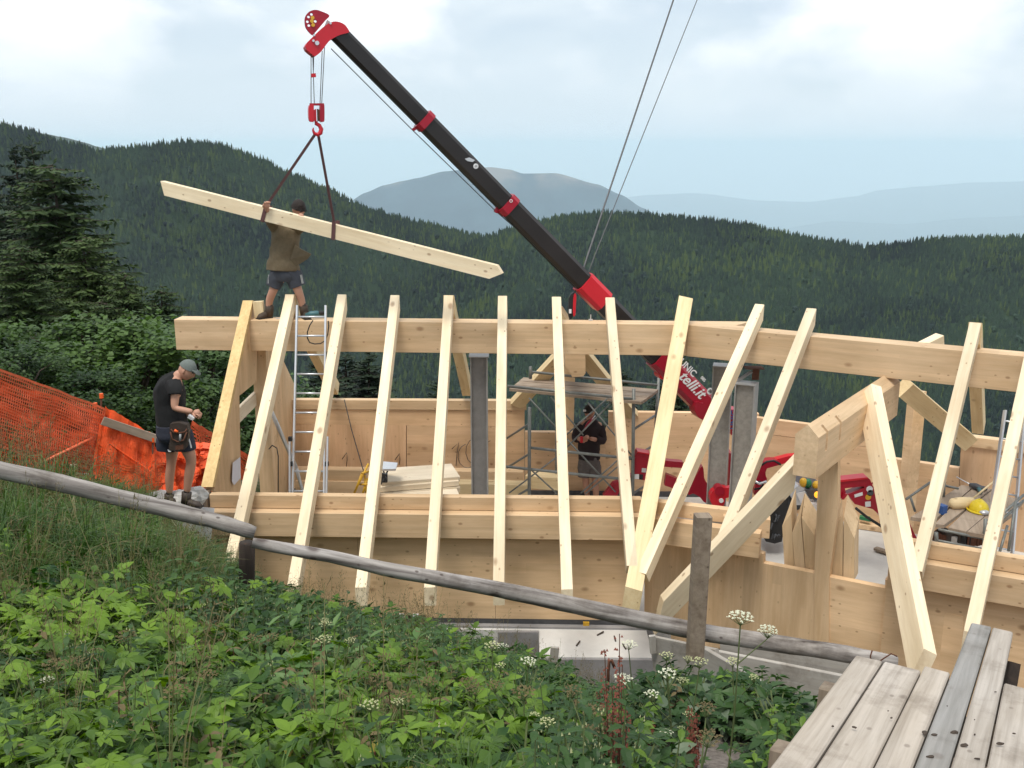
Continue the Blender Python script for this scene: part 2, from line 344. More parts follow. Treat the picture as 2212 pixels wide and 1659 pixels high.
def leafmat(name, c1, c2, trans=0.3, rough=0.5, scale=2.0, patch=1.3):
    m, t, b, o = newmat(name); L = t.links
    oi = N(t, 'ShaderNodeObjectInfo'); g = N(t, 'ShaderNodeNewGeometry'); tcn = N(t, 'ShaderNodeTexCoord')
    n = N(t, 'ShaderNodeTexNoise', ins={'Scale': scale, 'Detail': 4}); L.new(g.outputs['Position'], n.inputs['Vector'])
    ad = N(t, 'ShaderNodeMath', operation='MULTIPLY_ADD'); L.new(oi.outputs['Random'], ad.inputs[0]); ad.inputs[1].default_value = 0.55; 
    n3 = N(t, 'ShaderNodeMath', operation='MULTIPLY_ADD'); L.new(n.outputs['Fac'], n3.inputs[0]); n3.inputs[1].default_value = patch; n3.inputs[2].default_value = .23 - patch / 2
    L.new(n3.outputs[0], ad.inputs[2])
    ri = N(t, 'ShaderNodeMath', operation='MULTIPLY_ADD'); L.new(g.outputs['Random Per Island'], ri.inputs[0]); ri.inputs[1].default_value = 0.45; L.new(ad.outputs[0], ri.inputs[2])
    s2 = N(t, 'ShaderNodeMath', operation='SUBTRACT'); L.new(ri.outputs[0], s2.inputs[0]); s2.inputs[1].default_value = 0.2; s2.use_clamp = True
    mx = N(t, 'ShaderNodeMixRGB'); L.new(s2.outputs[0], mx.inputs[0]); mx.inputs[1].default_value = (*c1, 1); mx.inputs[2].default_value = (*c2, 1)
    L.new(mx.outputs[0], b.inputs['Base Color']); b.inputs['Roughness'].default_value = rough; b.inputs['Specular IOR Level'].default_value = 0.35
    tr = N(t, 'ShaderNodeBsdfTranslucent'); hs = N(t, 'ShaderNodeHueSaturation', ins={'Saturation': 1.15, 'Value': 1.3}); L.new(mx.outputs[0], hs.inputs['Color']); L.new(hs.outputs[0], tr.inputs[0])
    ms = N(t, 'ShaderNodeMixShader'); ms.inputs[0].default_value = trans; L.new(b.outputs[0], ms.inputs[1]); L.new(tr.outputs[0], ms.inputs[2]); L.new(ms.outputs[0], o.inputs[0])
    return m
M['leaf_bright'] = leafmat('leaf_bright', (0.014, 0.055, 0.008), (0.16, 0.27, 0.025), scale=1.3, patch=2.3)
M['leaf_mid'] = leafmat('leaf_mid', (0.014, 0.042, 0.012), (0.06, 0.125, 0.03))
M['leaf_pale'] = leafmat('leaf_pale', (0.07, 0.15, 0.04), (0.17, 0.27, 0.09))
M['leaf_yellow'] = leafmat('leaf_yellow', (0.22, 0.20, 0.03), (0.42, 0.33, 0.05))
M['leaf_grey'] = leafmat('leaf_greyish', (0.07, 0.11, 0.06), (0.17, 0.22, 0.14))
M['grass'] = leafmat('grass_blades', (0.03, 0.075, 0.014), (0.10, 0.17, 0.035))
M['grass_dry'] = leafmat('grass_dry', (0.10, 0.11, 0.04), (0.24, 0.21, 0.10))
M['tree_leaf'] = leafmat('tree_leaf', (0.016, 0.042, 0.010), (0.085, 0.15, 0.035), scale=.7, patch=2.8)
M['bush_leaf'] = leafmat('bush_leaf', (0.03, 0.07, 0.025), (0.10, 0.17, 0.06), scale=1.0, patch=2.4)
M['needle'] = leafmat('spruce_needle', (0.008, 0.018, 0.009), (0.028, 0.050, 0.018), trans=0.1, rough=0.7, scale=1.2)
M['needle_l'] = leafmat('larch_needle', (0.014, 0.034, 0.010), (0.070, 0.11, 0.028), trans=0.15, rough=0.7, scale=1.2)
M['needle_far'] = leafmat('far_needle', (0.004, 0.012, 0.019), (0.033, 0.063, 0.038), trans=0.0, rough=0.9, scale=0.011, patch=3.0)  # noise patches put dark blue forest shadow into the needle colour
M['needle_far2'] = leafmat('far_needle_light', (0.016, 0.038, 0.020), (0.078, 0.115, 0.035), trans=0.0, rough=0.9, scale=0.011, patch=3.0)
M['bark'] = plain('bark', (0.06, 0.045, 0.035), 0.9, 0, 0.4, 12, 0.8)
M['stem'] = plain('stem', (0.10, 0.13, 0.045), 0.7, 0, 0.25, 20)
M['flower_w'] = plain('white_flower', (0.60, 0.61, 0.46), 0.8, 0, 0.12, 30)
M['flower_y'] = plain('pale_yellow_flower', (0.46, 0.47, 0.25), 0.8, 0, 0.15, 30)
M['seed_br'] = plain('brown_seed_head', (0.13, 0.10, 0.045), 0.9, 0, 0.3, 30)
M['sorrel'] = plain('red_sorrel', (0.30, 0.10, 0.07), 0.85, 0, 0.35, 30)
# text
def text(name, s, size, mat, M4, parent, bold=False, ext=0.002, shear=0.0):
    cu = bpy.data.curves.new(name, 'FONT'); cu.body = s; cu.size = size; cu.extrude = ext; cu.align_x = 'CENTER'; cu.align_y = 'CENTER'; cu.shear = shear
    if bold: cu.offset = size * 0.018
    tmp = bpy.data.objects.new('t', cu); COL.objects.link(tmp)
    dg = bpy.context.evaluated_depsgraph_get(); dg.update()
    me = bpy.data.meshes.new_from_object(tmp.evaluated_get(dg))
    bpy.data.objects.remove(tmp); me.materials.clear()
    return link(name, me, mat, parent, M4)
# ------------------------------------------------------------------ near ground
GX = [-40, -12, -6, -4.3, -3.2, -1.9, 0, 1.5, 3, 6, 12, 40]
GROWS = [
 (-8,  [-1.0]*12),
 (0,   [-1.2, -1.5, -1.6, -1.6, -1.6, -1.6, -1.6, -1.7, -2.2, -2.6, -2.6, -2.6]),
 (1.6, [-1.3, -1.6, -1.9, -1.95, -1.95, -1.95, -1.95, -2.15, -2.7, -3.1, -3.2, -3.2]),
 (3,   [-1.5, -1.9, -2.2, -2.3, -2.35, -2.35, -2.4, -2.5, -3.1, -3.7, -3.9, -4]),
 (5,   [-1.7, -2.2, -2.6, -2.75, -2.85, -3.0, -3.22, -3.2, -4.0, -4.8, -5, -5]),
 (7,   [-2.0, -2.5, -2.9, -3.05, -3.2, -3.65, -4.2, -4.5, -5.2, -5.8, -6, -6]),
 (8.5, [-2.3, -2.9, -3.3, -3.5, -3.8, -4.4, -4.95, -5.3, -6.0, -6.5, -6.6, -6.6]),
 (10,  [-2.8, -3.4, -3.8, -4.0, -4.6, -5.5, -6.1, -6.5, -6.7, -6.8, -6.8, -6.8]),
 (11.2,[-3.2, -3.7, -4.15, -4.35, -5.2, -6.5, -6.7, -6.8, -6.8, -6.8, -6.8, -6.8]),
 (12.3,[-3.4, -3.9, -4.3, -4.5, -6.4, -6.7, -6.8, -6.8, -6.8, -6.8, -6.8, -6.8]),
 (18,  [-4.5, -5.2, -5.8, -6.2, -6.6, -6.7, -6.8, -6.8, -6.8, -6.8, -6.8, -6.8]),
 (24,  [-6, -7.5, -8.5, -9, -9.5, -9.5, -9.5, -9.5, -9.5, -9.5, -9.5, -9]),
 (45,  [-11, -13, -15, -16, -17, -18, -19, -19, -19, -19, -19, -18]),
 (120, [-45, -48, -50, -50, -52, -52, -52, -52, -52, -52, -50, -45]),
]
def hgt(x, y, rough=True):
    x = max(GX[0], min(GX[-1] - 1e-6, x)); y = max(GROWS[0][0], min(GROWS[-1][0] - 1e-6, y))
    i = max(k for k in range(len(GX) - 1) if GX[k] <= x); j = max(k for k in range(len(GROWS) - 1) if GROWS[k][0] <= y)
    u = (x - GX[i]) / (GX[i + 1] - GX[i]); v = (y - GROWS[j][0]) / (GROWS[j + 1][0] - GROWS[j][0])
    a, b = GROWS[j][1], GROWS[j + 1][1]
    z = (a[i] * (1 - u) + a[i + 1] * u) * (1 - v) + (b[i] * (1 - u) + b[i + 1] * u) * v
    if rough and y < 12: z += 0.06 * noise.noise(V((x * 0.9, y * 0.9, 3))) + 0.02 * noise.noise(V((x * 4, y * 4, 3)))
    return z
def grid(xs, ys, fn):
    vs = [(x, y, fn(x, y)) for y in ys for x in xs]; w = len(xs)
    return mesh(vs, [(j * w + i, j * w + i + 1, (j + 1) * w + i + 1, (j + 1) * w + i) for j in range(len(ys) - 1) for i in range(w - 1)])
def ramp(a, b, n): return [a + (b - a) * i / n for i in range(n + 1)]
m, t, b, o = newmat('soil'); L = t.links
c = N(t, 'ShaderNodeTexCoord')
n = N(t, 'ShaderNodeTexNoise', ins={'Scale': 2.2, 'Detail': 10, 'Roughness': 0.65}); L.new(c.outputs['Object'], n.inputs['Vector'])
n_ = N(t, 'ShaderNodeTexNoise', ins={'Scale': 28, 'Detail': 6, 'Roughness': 0.7}); L.new(c.outputs['Object'], n_.inputs['Vector'])
r = N(t, 'ShaderNodeValToRGB'); L.new(n_.outputs['Fac'], r.inputs[0])
r.color_ramp.elements[0].position = 0.3; r.color_ramp.elements[0].color = (0.13, 0.105, 0.09, 1)
r.color_ramp.elements[1].position = 0.7; r.color_ramp.elements[1].color = (0.33, 0.29, 0.26, 1)
sx0 = N(t, 'ShaderNodeSeparateXYZ'); L.new(c.outputs['Object'], sx0.inputs[0])
mr0 = N(t, 'ShaderNodeMapRange'); mr0.inputs['From Min'].default_value = 0.6; mr0.inputs['From Max'].default_value = -1.0; L.new(sx0.outputs['X'], mr0.inputs['Value'])
mg0 = N(t, 'ShaderNodeMapRange'); mg0.inputs['From Min'].default_value = 0.35; mg0.inputs['From Max'].default_value = 0.5; L.new(n.outputs['Fac'], mg0.inputs['Value'])
mm0 = N(t, 'ShaderNodeMath', operation='MULTIPLY'); L.new(mr0.outputs[0], mm0.inputs[0]); L.new(mg0.outputs[0], mm0.inputs[1])
gx0 = N(t, 'ShaderNodeMixRGB'); L.new(mm0.outputs[0], gx0.inputs[0]); L.new(r.outputs[0], gx0.inputs[1]); gx0.inputs[2].default_value = (0.045, 0.075, 0.022, 1)
L.new(gx0.outputs[0], b.inputs['Base Color']); b.inputs['Roughness'].default_value = 0.95
bp = N(t, 'ShaderNodeBump', ins={'Strength': 0.9, 'Distance': 0.03}); L.new(n_.outputs['Fac'], bp.inputs['Height']); L.new(bp.outputs[0], b.inputs['Normal'])
M['soil'] = m
xs = ramp(-40, -7, 22) + ramp(-6.6, 7, 136)[0:] + ramp(8, 40, 16); ys = ramp(-8, 0, 6) + ramp(0.2, 12.2, 120) + ramp(13, 24, 11) + ramp(28, 120, 14)
link('ground', grid(xs, ys, hgt), M['soil'], smooth=True)['kind'] = 'structure'
# ------------------------------------------------------------------ far land
def dirpix(x, y): return ray(x, y).normalized()
def interp(pts, x):
    if x <= pts[0][0]: return pts[0][1]
    for (x0, y0), (x1, y1) in zip(pts, pts[1:]):
        if x <= x1:
            u = (x - x0) / (x1 - x0); u = u * u * (3 - 2 * u) * 0.5 + u * 0.5; return y0 + (y1 - y0) * u
    return pts[-1][1]
def hill_pt(sky, R0, R1, tan1, x, t, amp, seed):
    """t=0 ridge, t=1 foot; returns a point on the hillside"""
    yr = interp(sky, x)
    d = ray(x, yr); h = math.hypot(d.x, d.y); az_ = math.atan2(d.x, d.y)
    zr = d.z / h * R0
    R = R0 + (R1 - R0) * t
    z1 = -tan1 * R1
    z = zr + (z1 - zr) * (t ** 0.9)
    s = 1 / (R0 * .1)
    X, Y = math.sin(az_) * R, math.cos(az_) * R
    z += amp * t * (1 - t * 0.5) * 2 * noise.noise(V((X * s, Y * s, seed))) + amp * 0.35 * noise.noise(V((X * s * 3, Y * s * 3, seed + 5))) * min(1, t * 4)
    return V((X, Y, z))
def hill_mesh(sky, R0, R1, tan1, x0, x1, amp, seed, nx=110, nt=26):
    vs = []; fs = []
    for j in range(-2, nt + 1):
        for i in range(nx + 1):
            x = x0 + (x1 - x0) * i / nx
            if j < 0:
                p = hill_pt(sky, R0, R1, tan1, x, 0, amp, seed); k = -j
                p = V((p.x * (1 + 0.12 * k), p.y * (1 + 0.12 * k), p.z - R0 * 0.075 * k))
            else: p = hill_pt(sky, R0, R1, tan1, x, j / nt, amp, seed)
            vs.append(p)
    w = nx + 1
    rows = list(range(nt + 3)); order = [1, 0] + rows[2:]      # j=-2,-1,0.. -> far back first
    for a, b_ in zip(range(nt + 2), range(1, nt + 3)):
        for i in range(nx): fs.append((a * w + i, a * w + i + 1, b_ * w + i + 1, b_ * w + i))
    # rows are j=-2 (farthest), -1, 0, ... already ordered
    return mesh(vs, fs)
SK1 = [(-500, 175), (-200, 215), (0, 270), (60, 288), (130, 308), (215, 330), (300, 319), (400, 309), (480, 316), (560, 345), (640, 382), (700, 410), (800, 456), (900, 482), (1000, 504), (1100, 530), (1250, 575), (1400, 620), (1600, 680)]
SK2 = [(800, 690), (950, 580), (1010, 535), (1060, 512), (1150, 486), (1200, 476), (1290, 465), (1400, 466), (1500, 476), (1600, 490), (1700, 511), (1800, 528), (1870, 537), (1930, 534), (2020, 521), (2212, 520), (2400, 526), (2800, 540)]
HILLS = [(SK1, 990, 650, 0.36, -500, 1600, 17, 1.3), (SK2, 870, 540, 0.37, 800, 2800, 15, 7.7)]
fl = leafmat('forest_floor', (0.012, 0.026, 0.014), (0.02, 0.04, 0.018), trans=0, rough=1, scale=0.01)
for hp in HILLS:
    link('hillside', hill_mesh(*hp[:4], hp[4], hp[5], hp[6], hp[7]), fl, smooth=True)['kind'] = 'structure'
# valley bottom between us and the hills, and the far lowland
def lowland(x, y):
    return 0
vs = [(-3000, 110, -47), (3000, 110, -47), (-2000, 400, -260), (2000, 400, -260), (-3000, 800, -330), (3000, 800, -330)]
link('valley', mesh(vs, [(0, 1, 3, 2), (2, 3, 5, 4)]), fl)['kind'] = 'structure'
m, t, b, o = newmat('lowland'); L = t.links
g = N(t, 'ShaderNodeNewGeometry')
n = N(t, 'ShaderNodeTexNoise', ins={'Scale': 0.0011, 'Detail': 8}); L.new(g.outputs['Position'], n.inputs['Vector'])
r = N(t, 'ShaderNodeValToRGB'); L.new(n.outputs['Fac'], r.inputs[0])
r.color_ramp.elements[0].position = 0.4; r.color_ramp.elements[0].color = (0.03, 0.055, 0.03, 1)
r.color_ramp.elements[1].position = 0.62; r.color_ramp.elements[1].color = (0.12, 0.14, 0.06, 1)
L.new(r.outputs[0], b.inputs['Base Color']); b.inputs['Roughness'].default_value = 1
M['lowland'] = m
link('plain', mesh([(-30000, 800, -2600), (30000, 800, -2600), (30000, 39500, -2600), (-30000, 39500, -2600)], [(0, 1, 2, 3)]), m)['kind'] = 'structure'
m, t, b, o = newmat('far_mountain'); L = t.links
g = N(t, 'ShaderNodeNewGeometry')
n = N(t, 'ShaderNodeTexNoise', ins={'Scale': 0.004, 'Detail': 9, 'Roughness': 0.7}); L.new(g.outputs['Position'], n.inputs['Vector'])
r = N(t, 'ShaderNodeValToRGB'); L.new(n.outputs['Fac'], r.inputs[0])
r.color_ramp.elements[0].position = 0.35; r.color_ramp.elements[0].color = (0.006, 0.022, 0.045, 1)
r.color_ramp.elements[1].position = 0.62; r.color_ramp.elements[1].color = (0.020, 0.050, 0.075, 1)  # bluish tones put the haze of distance into the mountain colour
# open pasture near the summit
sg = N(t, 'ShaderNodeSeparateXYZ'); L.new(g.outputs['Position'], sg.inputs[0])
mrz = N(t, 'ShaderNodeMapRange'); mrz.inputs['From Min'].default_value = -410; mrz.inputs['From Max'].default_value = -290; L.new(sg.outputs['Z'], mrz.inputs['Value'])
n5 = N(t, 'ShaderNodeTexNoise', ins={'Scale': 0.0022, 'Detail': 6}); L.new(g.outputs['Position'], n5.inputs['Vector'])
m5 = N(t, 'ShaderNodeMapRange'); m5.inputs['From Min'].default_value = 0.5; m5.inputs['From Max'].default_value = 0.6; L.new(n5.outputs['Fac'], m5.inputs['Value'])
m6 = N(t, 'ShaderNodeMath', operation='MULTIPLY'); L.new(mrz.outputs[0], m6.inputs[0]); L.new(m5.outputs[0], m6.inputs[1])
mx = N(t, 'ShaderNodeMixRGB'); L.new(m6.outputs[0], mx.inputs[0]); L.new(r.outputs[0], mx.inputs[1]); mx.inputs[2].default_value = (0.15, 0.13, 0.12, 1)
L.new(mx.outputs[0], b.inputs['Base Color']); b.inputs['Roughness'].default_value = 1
M['farm'] = m
SK3 = [(640, 520), (740, 445), (790, 416), (830, 400), (870, 391), (900, 385), (960, 370), (1060, 361), (1100, 366), (1130, 375), (1200, 374), (1290, 398), (1340, 420), (1390, 450), (1470, 500)]
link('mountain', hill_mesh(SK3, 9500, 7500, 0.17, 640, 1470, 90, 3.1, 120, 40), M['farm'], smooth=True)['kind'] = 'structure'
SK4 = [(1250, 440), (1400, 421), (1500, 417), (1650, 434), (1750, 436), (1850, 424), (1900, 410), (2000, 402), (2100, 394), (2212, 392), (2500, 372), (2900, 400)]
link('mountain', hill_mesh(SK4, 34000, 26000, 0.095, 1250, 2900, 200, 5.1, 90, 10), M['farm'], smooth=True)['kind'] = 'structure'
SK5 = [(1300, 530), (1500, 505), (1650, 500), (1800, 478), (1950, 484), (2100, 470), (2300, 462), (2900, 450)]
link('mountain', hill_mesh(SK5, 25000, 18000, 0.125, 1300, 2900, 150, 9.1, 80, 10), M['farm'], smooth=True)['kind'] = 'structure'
SK6 = [(-400, 200), (0, 270), (60, 281), (100, 290), (140, 297), (180, 307), (215, 318), (300, 345), (420, 400)]
link('mountain', hill_mesh(SK6, 3600, 2600, 0.05, -400, 420, 30, 2.1, 50, 10), fl, smooth=True)['kind'] = 'structure'
# ------------------------------------------------------------------ scattering with geometry nodes
def scatter(name, variants, pts, kind='stuff', label=None, cat=None, parent=None):
    """pts: (location, rotation xyz, scale, variant index)"""
    me = bpy.data.meshes.new(name); me.from_pydata([tuple(p[0]) for p in pts], [], [])
    a = me.attributes.new('rot', 'FLOAT_VECTOR', 'POINT'); a.data.foreach_set('vector', [c for p in pts for c in p[1]])
    a = me.attributes.new('scl', 'FLOAT', 'POINT'); a.data.foreach_set('value', [p[2] for p in pts])
    a = me.attributes.new('idx', 'INT', 'POINT'); a.data.foreach_set('value', [p[3] for p in pts])
    o = bpy.data.objects.new(name, me); COL.objects.link(o)
    ng = bpy.data.node_groups.new(name, 'GeometryNodeTree')
    ng.interface.new_socket('Geometry', in_out='INPUT', socket_type='NodeSocketGeometry'); ng.interface.new_socket('Geometry', in_out='OUTPUT', socket_type='NodeSocketGeometry')
    gi = ng.nodes.new('NodeGroupInput'); go = ng.nodes.new('NodeGroupOutput'); jn = ng.nodes.new('GeometryNodeJoinGeometry'); L = ng.links
    def attr(nm, ty):
        n = ng.nodes.new('GeometryNodeInputNamedAttribute'); n.data_type = ty; n.inputs['Name'].default_value = nm
        return [s for s in n.outputs if s.enabled][0] if False else n
    ar, as_, ai = attr('rot', 'FLOAT_VECTOR'), attr('scl', 'FLOAT'), attr('idx', 'INT')
    e2r = ng.nodes.new('FunctionNodeEulerToRotation'); L.new(ar.outputs[0], e2r.inputs[0])
    for k, vo in enumerate(variants):
        oi = ng.nodes.new('GeometryNodeObjectInfo'); oi.inputs['Object'].default_value = vo; oi.inputs['As Instance'].default_value = True
        cm = ng.nodes.new('FunctionNodeCompare'); cm.data_type = 'INT'; cm.operation = 'EQUAL'; L.new(ai.outputs[0], cm.inputs[2]); cm.inputs[3].default_value = k
        ip = ng.nodes.new('GeometryNodeInstanceOnPoints')
        L.new(gi.outputs[0], ip.inputs['Points']); L.new(cm.outputs[0], ip.inputs['Selection']); L.new(oi.outputs['Geometry'], ip.inputs['Instance'])
        L.new(e2r.outputs[0], ip.inputs['Rotation']); L.new(as_.outputs[0], ip.inputs['Scale']); L.new(ip.outputs[0], jn.inputs[0])
    L.new(jn.outputs[0], go.inputs[0])
    md = o.modifiers.new('scatter', 'NODES'); md.node_group = ng
    o['kind'] = kind
    return o
def hidden(mb, name, mats):
    me = mesh(mb.v, mb.f)
    for m_ in (mats if isinstance(mats, (list, tuple)) else [mats]): me.materials.append(m_)
    if isinstance(mats, (list, tuple)) and len(me.polygons) == len(mb.m): me.polygons.foreach_set('material_index', mb.m)
    return bpy.data.objects.new(name, me)      # never linked to the scene: only a pattern to copy from
def far_conifer(seed, wid, broad=False):
    rnd = random.Random(seed); mb = MB()
    if broad:
        for q in range(5):
            c = V((rnd.uniform(-.25, .25), rnd.uniform(-.25, .25), 0.45 + rnd.uniform(-.15, .3)))
            n0 = len(mb.v); mb.ball(c, rnd.uniform(.18, .3), 7, 5)
            for i in range(n0, len(mb.v)): mb.v[i] += V((rnd.uniform(-.05, .05), rnd.uniform(-.05, .05), rnd.uniform(-.05, .05)))
        return mb
    n = 7
    for L_ in range(6):
        f = L_ / 6; z0 = 0.06 + 0.86 * f; z1 = z0 + 0.30 * (1 - f * 0.55); r = wid * (1 - f) ** 0.9 + 0.012
        ring = []
        a0 = rnd.uniform(0, 6)
        for k in range(n * 2):
            a = a0 + math.pi * k / n; rr = r * ((1.0 if k % 2 == 0 else 0.55) * rnd.uniform(0.8, 1.15))
            ring.append(V((math.cos(a) * rr, math.sin(a) * rr, z0 - (0.04 if k % 2 == 0 else 0))))
        mb.add(ring + [V((rnd.uniform(-.01, .01), 0, min(1.0, z1)))], [(k, (k + 1) % (2 * n), 2 * n) for k in range(2 * n)])
    return mb
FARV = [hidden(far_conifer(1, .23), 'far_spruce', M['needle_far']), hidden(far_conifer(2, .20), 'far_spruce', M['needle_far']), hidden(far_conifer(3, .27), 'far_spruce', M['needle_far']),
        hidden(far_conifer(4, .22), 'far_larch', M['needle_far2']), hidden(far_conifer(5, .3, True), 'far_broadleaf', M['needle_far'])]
for hi, hp in enumerate(HILLS):
    rnd = random.Random(11 + hi); pts = []
    R0, R1 = hp[1], hp[2]
    for k in range(46000 if hi == 0 else 42000):
        t_ = rnd.random() ** 0.9 if k % 6 else rnd.random() * .05; x = hp[4] + (hp[5] - hp[4]) * rnd.random()
        if t_ > 0.97: continue
        p = hill_pt(hp[0], R0, R1, hp[3], x, t_, hp[6], hp[7])
        nz = noise.noise(V((p.x / 80, p.y / 55, 4 + hi)))
        n2_ = noise.noise(V((p.x / 24, p.y / 18, 14 + hi)))
        idx = rnd.randrange(3)
        if rnd.random() < 0.10 + 0.9 * max(0, nz - .05) + (0.3 if n2_ > .35 else 0): idx = 3 if rnd.random() < .9 else 4
        s = (rnd.uniform(4.8, 8.2) + 1.2 * nz) if idx < 4 else rnd.uniform(3.5, 5.5)
        pts.append((p - V((0, 0, 0.5)), (rnd.uniform(-.05, .05), rnd.uniform(-.05, .05), rnd.uniform(0, 6.3)), s, idx))
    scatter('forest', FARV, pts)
# haze: one box of even air
HZ = (-31000, 31000, -1500, 40000, -2602, 130)
hm = bpy.data.materials.new('haze_air'); hm.use_nodes = True; ht = hm.node_tree; ht.nodes.clear()
ho = N(ht, 'ShaderNodeOutputMaterial'); hv = N(ht, 'ShaderNodeVolumePrincipled')
hv.inputs['Color'].default_value = (0.74, 0.90, 1.0, 1); hv.inputs['Density'].default_value = 0.000062; hv.inputs['Anisotropy'].default_value = 0.0
ht.links.new(hv.outputs[0], ho.inputs['Volume'])
mb = MB(); mb.box(((HZ[0] + HZ[1]) / 2, (HZ[2] + HZ[3]) / 2, (HZ[4] + HZ[5]) / 2), (HZ[1] - HZ[0], HZ[3] - HZ[2], HZ[5] - HZ[4]))
hz = mb.build('haze', hm, fix=True); hz['kind'] = 'stuff'
# ------------------------------------------------------------------ the timber house under construction
ZR = -2.53                                   # top of the ridge beams
SL = 0.77                                    # slope of the roof
# ridge beam 1 and 2: front top edges
A1, B1 = PZ(376, 690.4, ZR), PZ(1478, 701.2, ZR)
A2, B2 = PZ(1478, 701.2, ZR), PZ(2212, 769.3, ZR)
d1 = (B1 - A1).normalized(); d2 = (B2 - A2).normalized()
n1 = V((-d1.y, d1.x, 0)); n2 = V((-d2.y, d2.x, 0))
RW, RH = 0.32, 0.46
e1 = PZ(1604, 703, ZR) ; L1 = (e1 - A1).dot(d1)
rb = beam('ridge_beam', A1 + n1 * RW / 2, A1 + n1 * RW / 2 + d1 * (L1 + 0.05), RW, RH, M['glulam'], cutB=(d1 + n1 * -0.8), label='long laminated ridge beam the worker in olive shirt stands on', cat='ridge beam')
B2x = B2 + d2 * 4.0
beam('ridge_beam', A2 + n2 * RW / 2 + d2 * 0.02 - V((0, 0, .002)), B2x + n2 * RW / 2 - V((0, 0, .002)), RW, RH, M['glulam'], cutA=(d1 + d2).normalized(), label='laminated ridge beam angled towards the right edge behind the two sparse rafters', cat='ridge beam')
# roof planes (upper faces of the rafters)
apex1 = A1 + n1 * RW / 2 + V((0, 0, 0.35)); apex2 = A2 + n2 * RW / 2 + V((0, 0, 0.35))
def plane_n(d, n): return (n * -SL + V((0, 0, 1))).normalized()
RN1, RN2 = plane_n(d1, n1), plane_n(d2, n2)
def rafter(top, bot, plane, w, h, mat, label, grp='rafters leaning from ridge to eaves', over=0.0, cutA=None, cutB=None, cat='rafter', name='rafter'):
    P0, n = plane
    A, B = PP(*top, P0, n), PP(*bot, P0, n)
    if cutB == 'plumb': cutB = V(((B - A).x, (B - A).y, 0)).normalized()
    if cutA == 'plumb': cutA = V(((B - A).x, (B - A).y, 0)).normalized()
    return beam(name, A, B, w, h, mat, up=n, cutA=cutA, cutB=cutB, label=label, cat=cat, group=grp)
P1, P2 = (apex1, RN1), (apex2, RN2)
RW_, RHH = 0.135, 0.185
rafters = [
 ((626, 636), (489, 1240), P1, 'leftmost full rafter, between the boots of the worker on the ridge'),
 ((738.5, 636), (632, 1265), P1, 'rafter just right of the top of the aluminium ladder'),
 ((853, 637.5), (779, 1269), P1, 'rafter crossing the stacked white boards at their left end'),
 ((969, 638), (928, 1269), P1, 'rafter just left of the first grey steel post'),
 ((1085.5, 639), (1077, 1268), P1, 'dead vertical rafter just right of the first grey steel post'),
 ((1202, 641), (1225, 1273), P1, 'rafter crossing the scaffold left of the man in the dark jacket'),
 ((1317.6, 642.5), (1366, 1222), P1, 'rafter right of the man in the dark jacket, its foot meeting the hip rafter'),
]
for i, (a, b_, pl, lb) in enumerate(rafters):
    rafter(a, b_, pl, RW_, RHH, M['rafter'], lb, cutA=n1 + V((0, 0, 0.0)), cutB=None if i == 6 else 'plumb')
rafter((1482, 641.5), (1369, 1272), P1, 0.205, 0.26, M['rafter_y'], 'broad yellowish hip rafter where the roof bends', grp=None, cutA=V((n1.x + n2.x, n1.y + n2.y, 0)).normalized(), cutB='plumb', cat='hip rafter', name='hip_rafter')
rafter((1641, 657), (1384, 1237), P2, RW_, RHH, M['rafter'], 'first rafter right of the hip, notched at its lower end', cutA=n2)
rafter((1753, 666), (1560, 1163), P2, RW_, RHH, M['rafter'], 'rafter between the tall steel posts and the dormer beam', cutA=n2)
rafter((2107, 697), (1978, 1232), P2, RW_, RHH, M['rafter'], 'pale rafter left of the planks with the yellow helmet', cutA=n2)
rafter((2240, 702), (2097, 1366), P2, RW_, RHH, M['rafter'], 'rightmost rafter, its foot ending behind the long grey planks', cutA=n2, cutB='plumb')
# far-side rafters of the opposite roof pitch
def back_rafter(apix, pl, d, n, drop, label, L=4.1):
    A = PP(*apix, pl[0], pl[1]) ; A = A + n * 0.02
    B = A + n * (L * 0.79) + V((0, 0, -L * 0.79 * SL))
    beam('rafter', A, B, .16, .22, M['rafter_y'], up=(n * SL + V((0, 0, 1))).normalized(), cutA=n, label=label, cat='rafter', group='rafters of the far roof pitch')
back_rafter((626, 636), P1, d1, n1, 0, 'far-side rafter going down behind the aluminium ladder', 3.25)
back_rafter((969, 638), P1, d1, n1, 0, 'far-side rafter standing on the back wall left of the grey steel post', 3.25)
back_rafter((2107, 697), P2, d2, n2, 0, 'far-side rafter ending on the back wall plate at far right', 3.1)
# small wedge behind the rafter right of the hanging hook
# ---- front walls
ZP = -4.40
Q0, Q1 = PZ(452, 1068.8, ZP), PZ(1385, 1078.3, ZP)
Q2, Q3 = PZ(1387, 1080, ZP), PZ(1571, 1101.5, ZP)
Q4, Q5 = PZ(1975, 1170.5, ZP), PZ(2212, 1208, ZP)
def off(p, n, a, z=0): return p + n * a + V((0, 0, z))
def wdir(a, b_): d = V((b_.x - a.x, b_.y - a.y, 0)).normalized(); return d, V((-d.y, d.x, 0))
fd, fn = wdir(Q0, Q1)
FW = empty('front_wall', off(Q0, fn, 0, -1.7), 'long panel wall of the house under the row of rafters', 'timber wall')
beam('wall_plate', off(Q0, fn, .06), off(Q1, fn, .06), .12, .178, M['glulam'], parent=FW)
LD0, LD1 = off(Q0, fn, -.075, -.18), off(Q1, fn, -.075, -.18)
beam('ledge_beam', LD0 - fd * .0, LD1 + fd * 0.06, .15, .325, M['glulam'], parent=FW)
zt, zb = -4.58, -6.10
W0, W1 = V((Q0.x, Q0.y, 0)) + fn * .02, V((Q1.x, Q1.y, 0)) + fn * .02
L_ = (W1 - W0).length
